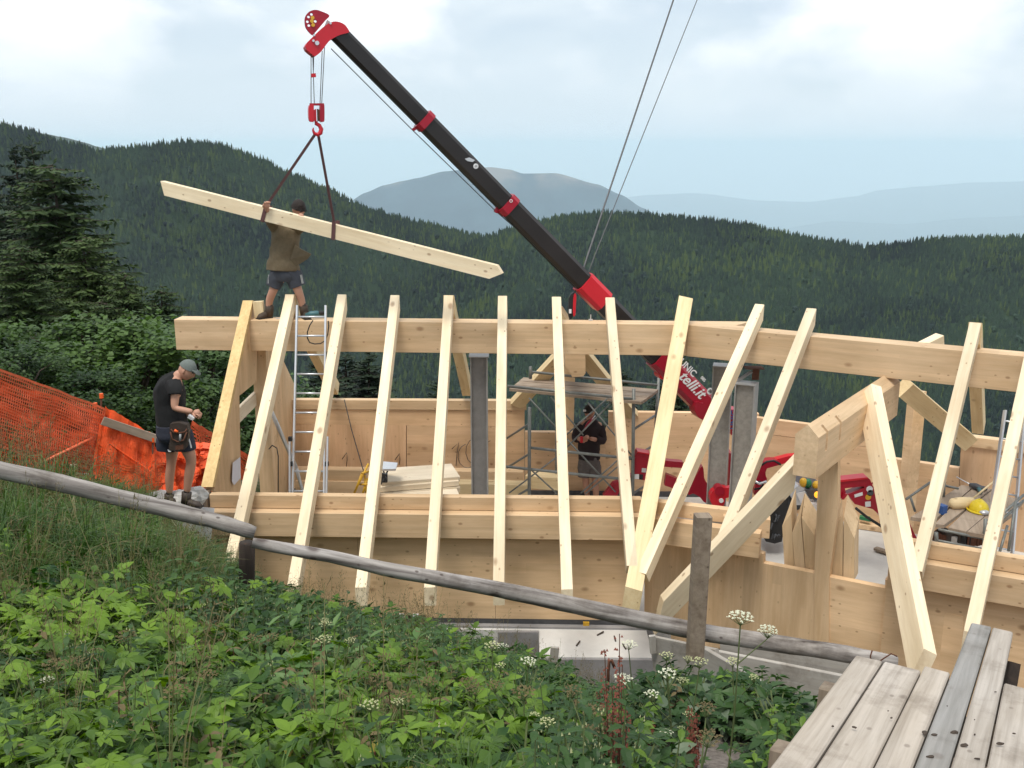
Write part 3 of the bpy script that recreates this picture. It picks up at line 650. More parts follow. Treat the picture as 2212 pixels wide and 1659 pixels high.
def panel(name, P, d, n, x0, x1, z0, z1, th, mat, parent, **k):
    a = P + d * x0; b_ = P + d * x1
    return prism(name, [V((a.x, a.y, z0)), V((b_.x, b_.y, z0)), V((b_.x, b_.y, z1)), V((a.x, a.y, z1))], n * th, mat, parent, X=d, **k)
splits = [-0.05, 1.9, 3.7, L_]
for i in range(3):
    panel('wall_panel', W0, fd, fn, splits[i] + .002, splits[i + 1] - .002, zb, zt, .10, M['clt'], FW)
panel('sill_strip', W0, fd, fn, -0.1, L_ + .05, -6.17, -6.102, .14, M['felt'], FW)
beam('end_block', off(Q0, fn, .04, .03) + fd * -.16, off(Q0, fn, .04, .03) + fd * -.02, .17, .40, M['post_brown'], parent=FW)
# bend of the wall
gd, gn = wdir(Q2, Q3)
AW = empty('dormer_wall', off(Q2, gn, 0, -1.7), 'panel wall under the dormer with a low sill opening', 'timber wall')
# plate and ledge right of the bend
beam('wall_plate', off(Q2, gn, .06), off(PZ(1600, 1104.8, ZP), gn, .06), .12, .178, M['glulam'], parent=AW)
lp, lq = PZ(1387, 1117, -4.58), PZ(1642, 1153, -4.58)
ld, ln = wdir(lp, lq)
beam('ledge_beam', lp + ln * .075, lq + ln * .075, .15, .325, M['glulam'], parent=AW)
# beam end sticking out at the corner
ra = PZ(1560, 1118, -4.46); rbp = PZ(1662, 1126, -4.46)
beam('plate_end', off(ra, gn, .12), off(rbp, gn, .12), .13, .25, M['glulam'], parent=AW)
# dormer wall panels on one vertical plane
DW = vplane(PZ(1649, 1217, -5.05), PZ(1912, 1270.4, -5.05))
DP, Dn = DW
Dd = V((Dn.y, -Dn.x, 0))
def DPX(x, y, back=0.0): return PP(x, y, DP + Dn * back, Dn)
def poly(name, pix, back, th, mat, parent, **k):
    return prism(name, [DPX(x, y, back) for x, y in pix], Dn * th, mat, parent, X=Dd, **k)
poly('wall_panel', [(1392, 1160), (1640, 1194), (1649, 1197), (1649, 1217), (1759, 1238.5), (1759, 1440), (1392, 1370)], 0, .10, M['clt_v'], AW)
poly('wall_panel', [(1790, 1246.5), (1912, 1271), (1912, 1252), (1925, 1254), (1931, 1300), (2080, 1332), (2080, 1560), (1790, 1560)], 0.002, .10, M['clt'], AW)
poly('wall_post', [(1768, 1010), (1810, 960), (1810, 1100), (1791, 1246.5), (1790, 1560), (1759, 1560), (1759, 1238.5)], -0.02, .14, M['clt_v'], AW)
# right-hand front wall
rd, rn = wdir(Q4, Q5)
RWL = empty('right_wall', off(Q5, rn, 0, -1.7), 'panel wall at the right edge below the rightmost rafters', 'timber wall')
Q5x = Q5 + rd * 4.5
beam('wall_plate', off(Q4, rn, .06) + rd * -.12, off(Q5x, rn, .06), .12, .178, M['glulam'], parent=RWL)
beam('ledge_beam', off(Q4, rn, -.075, -.18) + rd * -.18, off(Q5x, rn, -.075, -.18), .15, .325, M['glulam'], parent=RWL)
Wr = V((Q4.x, Q4.y, 0)) + rn * .02
panel('wall_panel', Wr, rd, rn, -.25, 1.3, -7, zt, .10, M['clt'], RWL)
panel('wall_panel', Wr, rd, rn, 1.304, 5.6, -7, zt, .10, M['clt'], RWL)
# jamb posts left of the right wall
prism('jamb', [PP(x, y, DP + Dn * -.03, Dn) for x, y in ((1921, 1178), (1934, 1210), (1947, 1262), (1921, 1262))], Dn * .12, M['clt_v'], RWL, X=Dd)
# ---- pointed upright boards in the opening
def z2(x, y): return ((1800 + x / 4.1475) / 1.1302, (1050 + y / 4.1475) / 1.1302)
PGR = 'pointed boards standing in the dormer opening'
def spike(front, tops, label, back=0.16, depth=0.28):
    """front: bottom-left, top points ..., bottom-right on the front plane; tops: points on the rear plane above them"""
    Fp = [PP(*z2(*q), DP + Dn * back, Dn) for q in front]
    Tp = [PP(*z2(*q), DP + Dn * (back + depth), Dn) for q in tops]
    # rear bottom
    bl, br = Fp[0] + Dn * depth, Fp[-1] + Dn * depth
    vs = Fp + Tp + [bl, br]; nf = len(Fp); nt = len(Tp)
    fs = [tuple(range(nf))]
    if nf == 4 and nt == 1: fs += [(1, 4, 2), (0, 5, 4, 1), (3, 2, 4, 6), (0, 3, 6, 5), (5, 6, 4)]
    if nf == 4 and nt == 2: fs += [(1, 4, 5, 2), (0, 6, 4, 1), (3, 2, 5, 7), (0, 3, 7, 6), (6, 7, 5, 4)]
    if nf == 5: fs += [(1, 5, 2), (2, 5, 6, 3), (0, 7, 5, 1), (4, 3, 6, 8), (0, 4, 8, 7), (7, 8, 6, 5)]
    o0 = Fp[0]
    Mx = frame(Dd, V((0, 0, 1)), o0); Mi = Mx.inverted()
    o_ = link('pointed_board', fixn(mesh([Mi @ v for v in vs], fs)), M['glulam_v'], None, Mx)
    tag(o_, label, 'board', PGR)
spike([(480, 1420), (455, 970), (547, 840), (555, 1040), (580, 1440)], [(592, 590), (602, 800)], 'leftmost pointed board, its notch open to the right', .17, .25)
spike([(585, 1440), (556, 1042), (642, 882), (690, 1450)], [(684, 634)], 'pointed board second from left with a long slanted top', .16, .25)
spike([(695, 1450), (652, 882), (782, 1070), (790, 1460)], [(686, 634), (816, 840)], 'pointed board touching the dormer post on its left side', .158, .25)
spike([(950, 1490), (965, 1005), (1070, 862), (1066, 1510)], [(1060, 700)], 'pointed board touching the dormer post on its right side', .16, .25)
spike([(1072, 1510), (1080, 872), (1187, 1100), (1182, 1525)], [(1118, 652), (1232, 890)], 'rightmost pointed board beside the open doorway', .158, .25)
# ---- dormer
zD = -2.96
dB = PZ(1925, 801, zD)
dA = V((3.30, 10.45, zD)); px = proj(dA)
dA = PZ(1745, 917, zD)
dd = (dB - dA).normalized(); dn = V((-dd.y, dd.x, 0))
def house_prof(name, A, B, w, h, peak, mat, **k):
    Mx = frame(B - A, V((0, 0, 1)), A); L = (B - A).length
    pr = [(-w / 2, -h), (w / 2, -h), (w / 2, -peak), (0, 0), (-w / 2, -peak)]
    vs = [(x, y, z) for x in (0, L) for y, z in pr]
    fs = [(0, 1, 2, 3, 4), (5, 6, 7, 8, 9)] + [(i, (i + 1) % 5, 5 + (i + 1) % 5, 5 + i) for i in range(5)]
    return tag(link(name, fixn(mesh(vs, fs)), mat, k.pop('parent', None), Mx), **k)
dbeam = house_prof('dormer_beam', dA, dB, .26, .60, .13, M['glulam'], label='short roof-shaped beam of the dormer with saw notches in its side', cat='beam')
# dark saw notches on the right side of the dormer beam are thin slots
for (x0, y0, x1, y1) in ((1763, 958, 1759, 1010), (1788, 940, 1785, 988), (1817, 922, 1815, 966)):
    pl = dA + dn * -.135
    pa = PP(x0, y0, pl, dn); lc = dbeam.matrix_basis.inverted() @ pa
    cu = MB(); cu.box((0, 0, 0), (.06, .14, .36)); cme = mesh(cu.v, cu.f); fixn(cme); co = bpy.data.objects.new('c', cme); COL.objects.link(co)
    co.matrix_basis = dbeam.matrix_basis @ Matrix.Translation((lc.x, -.13, -.17))
    md = dbeam.modifiers.new('b', 'BOOLEAN'); md.operation = 'DIFFERENCE'; md.object = co; md.solver = 'EXACT'
    dg = bpy.context.evaluated_depsgraph_get(); dg.update(); nme = bpy.data.meshes.new_from_object(dbeam.evaluated_get(dg))
    dbeam.modifiers.clear(); dbeam.data = nme; bpy.data.objects.remove(co)
vtop, vbot = PY(1722, 984, 10.75), PY(1430, 1292, 10.95)
beam('dormer_rafter', vtop, vbot, .13, .26, M['rafter'], up=V((-.75, -.25, .6)), cutA=V((1, 0, 0)), cutB=V((1, .2, -.1)).normalized(), label='long timber running down left from the dormer beam to behind the square fence post', cat='rafter', group='rafters of the dormer')
wtop, wbot = PY(1893, 832, 11.95), PY(2010, 1408, 9.15)
beam('dormer_rafter', wtop, wbot, .145, .31, M['rafter'], up=V((.35, -.55, .9)), cutB=V((0.1, 1, 0)).normalized(), label='long timber running down right from the dormer beam to above the weathered planks', cat='rafter', group='rafters of the dormer')
# rear dormer at right: strut from ridge down to the back plate, and upright behind
beam('valley_rafter', PY(1965, 822, 13.6), PY(2105, 942, 14.7), .18, .26, M['rafter_y'], up=V((.5, -.3, 1)), label='slanting timber from the angled ridge beam down right to the back wall', cat='rafter')
beam('post', PY(1990, 846, 14.6), PY(1962, 1140, 14.4), .22, .16, M['clt_v'], up=V((.35, -.95, 0)), label='upright timber in the back wall opening at right', cat='post')
beam('rafter', PY(2030, 722, 13.4), PY(1990, 742, 13.25), .14, .2, M['rafter'], up=V((-.4, -.3, 1)), label='short rafter end rising above the angled ridge beam', cat='rafter')
# ---- back walls
BWp = vplane(PZ(640, 864, ZP), PZ(1130, 866.5, ZP)); Bd = V((BWp[1].y, -BWp[1].x, 0)); Bn = BWp[1]
BWt = empty('back_wall', PP(890, 1064, *BWp), 'long inner back wall with seams seen through the rafters', 'timber wall')
def bp_(x, y, back=0.0): return PP(x, y, BWp[0] + Bn * back, Bn)
def bpoly(name, pix, back, th, mat, parent, **k): return prism(name, [bp_(x, y, back) for x, y in pix], Bn * th, mat, parent, X=Bd, **k)
bpoly('wall_plate', [(560, 864), (1130, 866.5), (1137, 870), (1137, 886), (560, 883.5)], -.03, .16, M['glulam'], BWt)
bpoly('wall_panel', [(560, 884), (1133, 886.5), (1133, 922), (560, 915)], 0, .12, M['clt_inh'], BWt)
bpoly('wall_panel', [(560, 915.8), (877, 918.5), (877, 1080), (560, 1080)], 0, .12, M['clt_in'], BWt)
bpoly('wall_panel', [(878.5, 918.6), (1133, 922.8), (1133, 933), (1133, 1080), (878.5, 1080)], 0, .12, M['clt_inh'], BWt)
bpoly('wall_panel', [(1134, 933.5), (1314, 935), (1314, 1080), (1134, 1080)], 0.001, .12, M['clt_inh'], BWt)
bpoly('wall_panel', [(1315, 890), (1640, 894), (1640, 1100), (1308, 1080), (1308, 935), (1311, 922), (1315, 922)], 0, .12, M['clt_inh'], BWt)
# floor edge strip
bpoly('sill_strip', [(560, 1055), (1640, 1064), (1640, 1085), (560, 1075)], -.03, .025, M['felt'], BWt)
B2p = vplane(PZ(1638, 903, -4.56), PZ(1877, 934, -4.56)); Cn = B2p[1]; Cd = V((Cn.y, -Cn.x, 0))
B2t = empty('back_wall', PP(1900, 1130, *B2p), 'inner back wall stepping down behind the dormer at right', 'timber wall')
def cpoly(name, pix, back, th, mat, parent, **k): return prism(name, [PP(x, y, B2p[0] + Cn * back, Cn) for x, y in pix], Cn * th, mat, parent, X=Cd, **k)
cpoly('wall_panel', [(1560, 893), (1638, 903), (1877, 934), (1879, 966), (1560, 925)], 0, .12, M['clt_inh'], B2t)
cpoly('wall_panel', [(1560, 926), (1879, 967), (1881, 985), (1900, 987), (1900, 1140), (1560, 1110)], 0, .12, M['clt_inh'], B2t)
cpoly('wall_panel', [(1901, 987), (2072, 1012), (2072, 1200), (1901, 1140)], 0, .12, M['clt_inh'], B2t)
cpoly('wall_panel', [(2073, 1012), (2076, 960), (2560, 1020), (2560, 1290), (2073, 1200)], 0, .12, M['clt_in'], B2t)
cpoly('wall_plate', [(2072, 941), (2560, 1001), (2560, 1024), (2072, 962)], -.04, .18, M['glulam'], B2t)
# rear dormer at the middle: beam end under the ridge, two slanting rafters, upright
gy = 16.0
RD = V((0, 1, 0))
prism('dormer_beam', [PY(x, y, 15.15) for x, y in ((1221, 755), (1264, 757), (1265, 806), (1260, 813), (1236, 815), (1232, 806), (1221, 790))][:7], V((-.05, 1.9, 0)), M['glulam'], X=V((1, 0, 0)), label='short beam end poking out under the long ridge beam above the scaffold', cat='beam')
beam('rafter', PY(1232, 728, 16.2), PY(1103, 868, 17.0), .14, .24, M['rafter_y'], up=V((-.6, -.5, .7)), label='timber slanting down left above the scaffold planks', cat='rafter', group='far dormer timbers')
beam('rafter', PY(1247, 728, 16.2), PY(1378, 893, 17.0), .14, .24, M['rafter_y'], up=V((.6, -.5, .7)), label='timber slanting down right above the scaffold planks', cat='rafter', group='far dormer timbers')
beam('post', PY(1232, 770, 17.2), PY(1226, 985, 17.2), .19, .14, M['clt_v'], up=V((0, -1, 0)), label='upright timber in the back opening left of the man in the dark jacket', cat='post')
beam('rafter', PY(1212, 664, 15.2), PY(1229, 690, 15.2), .12, .14, M['rafter_y'], up=V((.4, -.5, 1)), label='small rafter tip showing beside the hanging black hook block', cat='rafter')
# ---- gable wall at the left end
GXp = PZ(462, 1060, ZP).x
GP, Gn = V((GXp, 0, 0)), V((1, 0, 0))
GW = empty('gable_wall', PP(540, 1062, GP, Gn), 'gable wall of pale panels with a window gap at the left end', 'timber wall')
def gpoly(name, pix, th, mat, offx=0.0, **k): return prism(name, [PP(x, y, GP + Gn * offx, Gn) for x, y in pix], V((-th, 0, 0)), mat, GW, X=V((0, 1, 0)), **k)
gpoly('gable_panel', [(462, 1061), (526.5, 752), (548, 655), (552, 655), (556, 757), (554, 825), (517, 855), (521, 1064)], .12, M['clt_v'])
gpoly('gable_panel', [(577, 757), (602, 757), (635, 828), (629, 1066), (579.5, 1066), (579.5, 1004), (602, 978), (601, 905), (577, 930)], .12, M['clt_v'])
gpoly('gable_rim', [(459, 1052), (523, 752), (546, 649), (549, 649), (527.5, 752), (464, 1052)], .15, M['rim'], offx=.012)
gp0 = PZ(562, 757, ZR - RH); gp0 = V((GXp + .02, A1.y + .30, ZR - RH - .002))
beam('gable_post', gp0, V((gp0.x, gp0.y, -6.14)), .22, .22, M['glulam'], up=V((0, -1, 0)), parent=GW)
beam('gable_post', gp0 + V((.0, .34, 0)), V((gp0.x, gp0.y + .34, -6.14)), .16, .16, M['clt_v'], up=V((0, -1, 0)), parent=GW)
# board behind the opening, drawn shut lintel piece
prism('cross_board', [V((GXp - .06, 13.1, -3.93)), V((GXp - .06, 16.9, -3.93)), V((GXp - .06, 16.9, -3.72)), V((GXp - .06, 13.1, -3.72))], V((-.05, 0, 0)), M['board'], GW, X=V((0, 1, 0)))
beam('short_board', PY(556, 652, 14.75), PY(562, 700, 14.75), .15, .1, M['rafter_y'], up=V((0, -1, 0)), label='short board stub on the ridge beside the left boot', cat='board')
prism('paper_sheet', [PP(x, y, GP + Gn * .03, Gn) for x, y in ((503, 1000), (519, 987), (520, 1032), (506, 1048), (501, 1040))], V((-.002, 0, 0)), M['paper'], X=V((0, 1, 0)), label='sheet of white paper pinned on the left gable wall', cat='paper')
# ---- steel posts
def hpost(xl, xr, ytop, Yp, zb_, label, w=None, deep=.26, yaw=0.0, wm='steel_web'):
    P = PY((xl + xr) / 2, ytop, Yp); a, b_ = PY(xl, ytop, Yp), PY(xr, ytop, Yp); w = (b_ - a).length
    e = empty('steel_post', (P.x, P.y, zb_), label, 'steel post', 'grey steel posts carrying the ridge')
    zt_ = P.z; hh = zt_ - zb_
    R = Matrix.Rotation(yaw, 3, 'Z')
    def bx(name, c, s, mat):
        mb = MB(); mb.box(V((P.x, P.y, 0)) + R @ V((c[0], c[1], 0)) + V((0, 0, zb_ + hh * .5 + c[2])), s, R); mb.build(name, mat, e, fix=True)
    bx('flange', (-w / 2 + .009, 0, 0), (.018, deep, hh), M['steel'])
    bx('flange', (w / 2 - .009, 0, 0), (.018, deep, hh), M['steel'])
    bx('web', (0, -deep * .28, 0), (w - .038, .012, hh - .002), M[wm])
    bx('cap_plate', (0, 0, hh / 2 + .008), (w + (.04 if yaw == 0 else .002), deep + (.03 if yaw == 0 else .002), .014), M['steel'])
hpost(1016, 1053, 769, A1.y + .12, -6.15, 'grey steel post under the long ridge beam in the middle')
hpost(1541, 1583, 790, 14.55, -6.15, 'left one of the two tall grey steel posts at the roof bend', yaw=-.25, wm='steel_web2')
hpost(1592, 1635, 829, 13.85, -6.15, 'right one of the two tall grey steel posts at the roof bend', yaw=-.45, wm='steel_web2')
e = empty('bracket', PY(1627, 805, 13.9), 'rusty steel bracket on top of the right tall steel post', 'bracket')
bx0 = PY(1628, 806, 13.95)
mb = MB(); mb.box(bx0 + V((.0, 0, .08)), (.26, .2, .012)); mb.box(bx0 + V((.03, 0, -.01)), (.10, .012, .18)); mb.build('bracket_head', M['rust'], e, fix=True)
mb = MB(); mb.box(bx0 + V((-.15, .0, -.06)), (.30, .10, .02), Matrix.Rotation(-.6, 3, 'Y')); mb.build('bracket_arm', M['steel_web'], e, fix=True)
# ---- floor slab, apron
fl_pts = [V((-4.05, 12.2, 0)), V((1.3, 12.1, 0)), DPX(1500, 1200, .12), DPX(1900, 1265, .12), Q4 + rn * .15, Q5 + rn * .15 + rd * 1.9, V((14, 14, 0)), V((5.2, 17.5, 0)), V((-4.05, 17.6, 0))]
prism('floor_slab', [V((p.x, p.y, -6.16)) for p in fl_pts], V((0, 0, -.5)), M['conc'], X=V((1, 0, 0)), kind='structure')
# paved apron in front of the wall with its retaining face
ap = [PZ(820, 1352, -6.2), PZ(1165, 1358, -6.2), PZ(1165, 1418, -6.2), PZ(1408, 1421, -6.2), PZ(1385, 1357, -6.2)]
A0 = PZ(820, 1350, -6.2); A0b = PZ(1395, 1357, -6.2); A1b = PZ(1412, 1421, -6.2); A2b = PZ(1165, 1419, -6.2); A3b = PZ(1165, 1362, -6.2); A4b = PZ(820, 1358, -6.2)
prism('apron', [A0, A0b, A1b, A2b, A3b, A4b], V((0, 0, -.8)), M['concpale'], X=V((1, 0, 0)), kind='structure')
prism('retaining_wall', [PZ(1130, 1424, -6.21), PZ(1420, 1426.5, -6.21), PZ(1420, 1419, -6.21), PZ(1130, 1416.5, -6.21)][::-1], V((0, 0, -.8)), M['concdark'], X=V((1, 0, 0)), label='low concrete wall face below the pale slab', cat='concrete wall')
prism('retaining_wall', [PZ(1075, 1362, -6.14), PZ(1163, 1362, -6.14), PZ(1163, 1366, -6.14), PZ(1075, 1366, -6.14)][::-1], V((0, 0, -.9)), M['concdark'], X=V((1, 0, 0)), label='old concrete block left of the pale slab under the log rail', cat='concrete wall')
# base of dark mortar along the wall foot
bs = V((Q0.x, Q0.y, 0)) - fn * .06
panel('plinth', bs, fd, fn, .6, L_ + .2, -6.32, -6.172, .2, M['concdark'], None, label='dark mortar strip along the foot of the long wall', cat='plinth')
# shuttering boards right of the apron
def shut(a, b_, Ya, Yb, h, th, label, mat='shutter'):
    A, B = PY(*a, Ya), PY(*b_, Yb)
    beam('shuttering_board', A, B, th, h, M[mat], up=V((0, 0, 1)), label=label, cat='board', group='grey shuttering boards below the log rail')
shut((1405, 1372), (1548, 1402), 9.9, 8.9, .40, .05, 'grey shuttering board between the pale slab and the square fence post')
shut((1525, 1400), (1690, 1497), 8.6, 7.2, .32, .05, 'slanting shuttering board running down to the white flowers at right')
shut((1540, 1403), (1840, 1462), 9.4, 8.6, .36, .05, 'long shuttering board with a pale edge behind the flowers')
shut((1556, 1372), (1900, 1432), 9.9, 9.0, .30, .05, 'upper shuttering board right under the end of the log rail')
beam('stake', PY(1199, 1400, 9.6), PY(1193, 1470, 9.6), .09, .035, M['shutter'], up=V((0, -1, 0)), label='small grey wooden stake in front of the pale slab', cat='stake')
beam('stake', PY(1409, 1375, 9.7), PY(1412, 1412, 9.7), .07, .04, M['shutter'], up=V((0, -1, 0)), label='small wooden stake at the corner of the shuttering', cat='stake')
m = MB(); m.box(PZ(1266, 1350, -6.17), (.08, .05, .09)); m.build('wood_offcut', M['yellow_metal'], fix=True, label='small orange offcut of wood on the pale slab', cat='offcut')
e = empty('sill_vent', PY(895, 1330, 11.5), 'small black and white mounting plate at the foot of the wall', 'bracket')
for k in range(4):
    m = MB(); m.box(PY(868 + k * 15, 1330 + (k % 2) * 3, 11.75), (.07, .03, .045)); m.build('plate', M['white' if k % 2 == 0 else 'black'], e, fix=True)
# plain little hook: bent rusty rod
r0 = PY(1313, 1480, 9.4)
tube('bent_rod', [PY(1313, 1500, 9.4), PY(1314, 1450, 9.4), PY(1316, 1428, 9.4), PY(1321, 1426, 9.4), PY(1327, 1441, 9.4)], .016, M['rust'], label='bent rusty rod standing in front of the low concrete wall', cat='rod')
# ------------------------------------------------------------------ mini crane with telescopic boom
T0, T1 = PY(735, 77, 14.0), PY(1552, 905, 15.75)
CP, CN = vplane(T0, T1)
def CX_(x, y, back=0.0): return PP(x, y, CP + CN * back, CN)
crane = empty('spider_crane', PY(1620, 1090, 15.9), 'red spider crane with a long black telescopic boom', 'crane')
bd = (T1 - T0).normalized(); bup = CN.cross(bd); 
if bup.z < 0: bup = -bup
def bsec(name, a, b_, h, w, mat):
    A, B = CX_(*a), CX_(*b_)
    A = T0 + bd * (A - T0).dot(bd); B = T0 + bd * (B - T0).dot(bd)
    return beam(name, A, B, w, h, M[mat], up=bup, top=False, parent=crane, ch=h * .17)
bsec('boom_section', (729, 71), (925, 262), .235, .20, 'boom')
bsec('boom_section', (918, 255), (1108, 438), .268, .23, 'boom')
bsec('boom_section', (1102, 432), (1300, 625), .298, .26, 'boom')
bsec('boom_section', (1290, 618), (1440, 790), .325, .28, 'boom')
bsec('boom_collar', (915, 252), (927, 264), .30, .27, 'red')
bsec('boom_collar', (1098, 428), (1111, 441), .33, .30, 'red')
bsec('boom_collar', (1268, 597), (1312, 640), .345, .31, 'redhot')
bsec('boom_base', (1418, 768), (1552, 905), .37, .32, 'red')
def cpz(name, pix, back, th, mat, f=lambda x, y: (x, y), **k):
    return prism(name, [CX_(*f(x, y), back) for x, y in pix], CN * th, M[mat], k.pop('parent', crane), X=V((CN.y, -CN.x, 0)), **k)
def zh(x, y): return ((700 + x / 4.74) / 1.1302, y / 4.74 / 1.1302)
def arc(pts, n=3):
    """rounded polygon through the given points (Catmull-Rom)"""
    out = []; k = len(pts)
    for i in range(k):
        p0, p1, p2, p3 = [V((*pts[(i + j) % k], 0)) for j in (-1, 0, 1, 2)]
        for s in range(n):
            t = s / n; q = 0.5 * ((2 * p1) + (p2 - p0) * t + (2 * p0 - 5 * p1 + 4 * p2 - p3) * t * t + (3 * p1 - p0 - 3 * p2 + p3) * t ** 3)
            out.append((q.x, q.y))
    return out
cpz('boom_head', arc([(212, 535), (330, 400), (440, 300), (520, 255), (590, 250), (665, 280), (710, 335), (718, 375), (620, 402), (512, 458), (455, 520), (395, 600), (330, 648), (295, 630)]), -.13, .26, 'redhot', zh)
cpz('head_bracket', [(440, 300), (470, 230), (525, 268), (500, 300)], -.03, .05, 'steel', zh)
# guard with holes
gp = arc([(295, 405), (225, 330), (208, 260), (215, 190), (260, 135), (330, 113), (400, 130), (495, 178), (445, 240), (330, 375)], 3)
bm = bmesh.new()
def gl(x, y): return CX_(*zh(x, y), -.02)
outer = [bm.verts.new(gl(*p)) for p in gp]
edges = [bm.edges.new((outer[i], outer[(i + 1) % len(outer)])) for i in range(len(outer))]
for hx, hy in ((287, 165), (253, 195), (240, 250), (257, 294), (332, 246)):
    ring = [bm.verts.new(gl(hx + 17 * math.cos(a * math.pi / 5), hy + 16 * math.sin(a * math.pi / 5))) for a in range(10)]
    edges += [bm.edges.new((ring[i], ring[(i + 1) % 10])) for i in range(10)]
bmesh.ops.triangle_fill(bm, use_beauty=True, use_dissolve=False, edges=edges)
r_ = bmesh.ops.extrude_face_region(bm, geom=list(bm.faces))
bmesh.ops.translate(bm, vec=CN * .04, verts=[v for v in r_['geom'] if isinstance(v, bmesh.types.BMVert)])
bmesh.ops.recalc_face_normals(bm, faces=bm.faces)
me = bpy.data.meshes.new('g'); bm.to_mesh(me); bm.free()
link('sheave_guard', me, M['red'], crane)
for hx, hy in ((297, 207), (290, 246), (303, 291)):
    m = MB(); c0 = gl(hx, hy); m.tube([c0 + CN * .05, c0 - CN * .03], .024, 12); m.build('guard_bolt', M['yellow_metal'], crane)
for (hx, hy, rr) in ((352, 497, .028), (310, 470, .016), (508, 268, .014), (318, 405, .014)):
    m = MB(); c0 = CX_(*zh(hx, hy), -.15); m.tube([c0 + CN * .04, c0], rr, 12); m.build('bolt', M['alu'], crane, smooth=False)
# collar lugs
cpz('rope_lug', [(905, 268), (911, 272), (895, 283), (889, 279)], -.03, .04, 'red')
cpz('rope_lug', arc([(1085, 445), (1096, 436), (1092, 448), (1078, 460), (1069, 458), (1072, 448)], 2), -.03, .06, 'red')
# stickers on the boom
def onboom(name, s, pix, size, mat, dz=.004, half=.125, parent=crane, bold=True, rot=0, shear=0):
    P = CX_(*pix, -half - dz); X = bd.copy(); Z = -CN; Y = Z.cross(X)
    if rot: R = Matrix.Rotation(rot, 3, Z); X = R @ X; Y = R @ Y
    Mx = Matrix.Identity(4)
    for i, v in enumerate((X, Y, Z)): Mx[0][i], Mx[1][i], Mx[2][i] = v
    Mx[0][3], Mx[1][3], Mx[2][3] = P
    return text(name, s, size, M[mat], Mx, parent, bold, .0015, shear)
onboom('maker_lettering', 'UNIC', (1486, 795), .15, 'white', half=.16)
onboom('owner_lettering', 'telli.it', (1495, 831), .25, 'white', half=.16, shear=.35)
onboom('small_lettering', '085', (1519, 819), .07, 'white', half=.16)
def disc(name, pix, r, mat, back, parent=crane, th=.004):
    m = MB(); c0 = CX_(*pix, back); m.tube([c0 + CN * th, c0], r, 16); return m.build(name, M[mat], parent)
disc('sticker', (1534, 845), .055, 'white', -.165)
onboom('sticker_number', '38', (1534, 845), .07, 'black', half=.168)
disc('sticker', (1028, 359), .038, 'white', -.128)
onboom('sticker_mark', '//', (1028, 359), .05, 'darkgrey', half=.13)
cpz('sticker', [(1004, 343), (1014, 340), (1026, 346), (1021, 350), (1010, 348)], -.128, .004, 'alu')
disc('sticker', (1104, 434), .024, 'white', -.158)
disc('sticker', (1104, 434), .014, 'red', -.161)
# rope along the boom and fall ropes
ZHK = -.0
tube('hoist_rope', [CX_(715, 105, -.02), CX_(893, 283, -.02), CX_(1074, 459, -.02), CX_(1252, 612, -.02), CX_(1415, 790, -.02)], .007, M['rope'], crane, 5)
for a, b_ in (((672, 108), (672, 224)), ((675, 100), (679, 224)), ((701, 102), (695, 224)), ((696, 110), (691, 232)), ((679, 70), (677, 152))):
    tube('fall_rope', [CX_(*a, -.06), CX_(*b_, -.06)], .0055, M['rope'], crane, 5)
cpz('limit_weight', [(672, 159), (682, 158), (683, 166), (673, 167)], -.09, .07, 'redhot')
HB = empty('hook_block', CX_(684, 275, -.06), 'red hook block hanging from the boom head, holding both slings', 'hook block')
cpz('cheek', arc([(668, 228), (676, 225), (678, 228), (678, 260), (676, 263), (669, 261), (667, 245)], 2), -.12, .13, 'redhot', parent=HB)
cpz('cheek', arc([(692, 226), (699, 224), (701, 230), (701, 258), (699, 263), (692, 262), (691, 245)], 2), -.12, .13, 'red', parent=HB)
cpz('sheave_housing', [(678, 238), (683, 235), (684, 262), (678, 261)], -.10, .09, 'redhot', parent=HB)
cpz('sheave_housing', [(686, 235), (691, 238), (691, 261), (687, 262)], -.10, .09, 'rust', parent=HB)
cpz('cross_bar', [(669, 223), (700, 223), (700, 228), (669, 228)], -.11, .04, 'red', parent=HB)
tube('hook', [CX_(683, 262, -.06), CX_(683, 267, -.06), CX_(690, 271, -.06), CX_(694, 279, -.06), CX_(692, 287, -.06), CX_(686, 291, -.06), CX_(679, 288, -.06), CX_(676, 281, -.06), CX_(677, 276, -.06)], [.022, .026, .026, .030, .032, .028, .022, .014, .008], M['redhot'], HB, 8)
# slings
def sling(pts, w, label):
    P = [CX_(*p, -.06 + q) for (*p, q) in pts]
    vs = []; 
    for i, p in enumerate(P):
        d = (P[min(i + 1, len(P) - 1)] - P[max(0, i - 1)]).normalized(); s = d.cross(CN).normalized() * w / 2
        vs += [p - s, p + s, p + s + CN * .012, p - s + CN * .012]
    fs = [tuple(range(4))[::-1], tuple(range(len(vs) - 4, len(vs)))]
    for i in range(len(P) - 1):
        for k in range(4): fs.append((i * 4 + k, i * 4 + (k + 1) % 4, i * 4 + 4 + (k + 1) % 4, i * 4 + 4 + k))
    o0 = P[0]; o_ = link('lifting_sling', fixn(mesh([v - o0 for v in vs], fs)), M['strap'], None, Matrix.Translation(o0)); tag(o_, label, 'sling', 'lifting slings')
    return o_
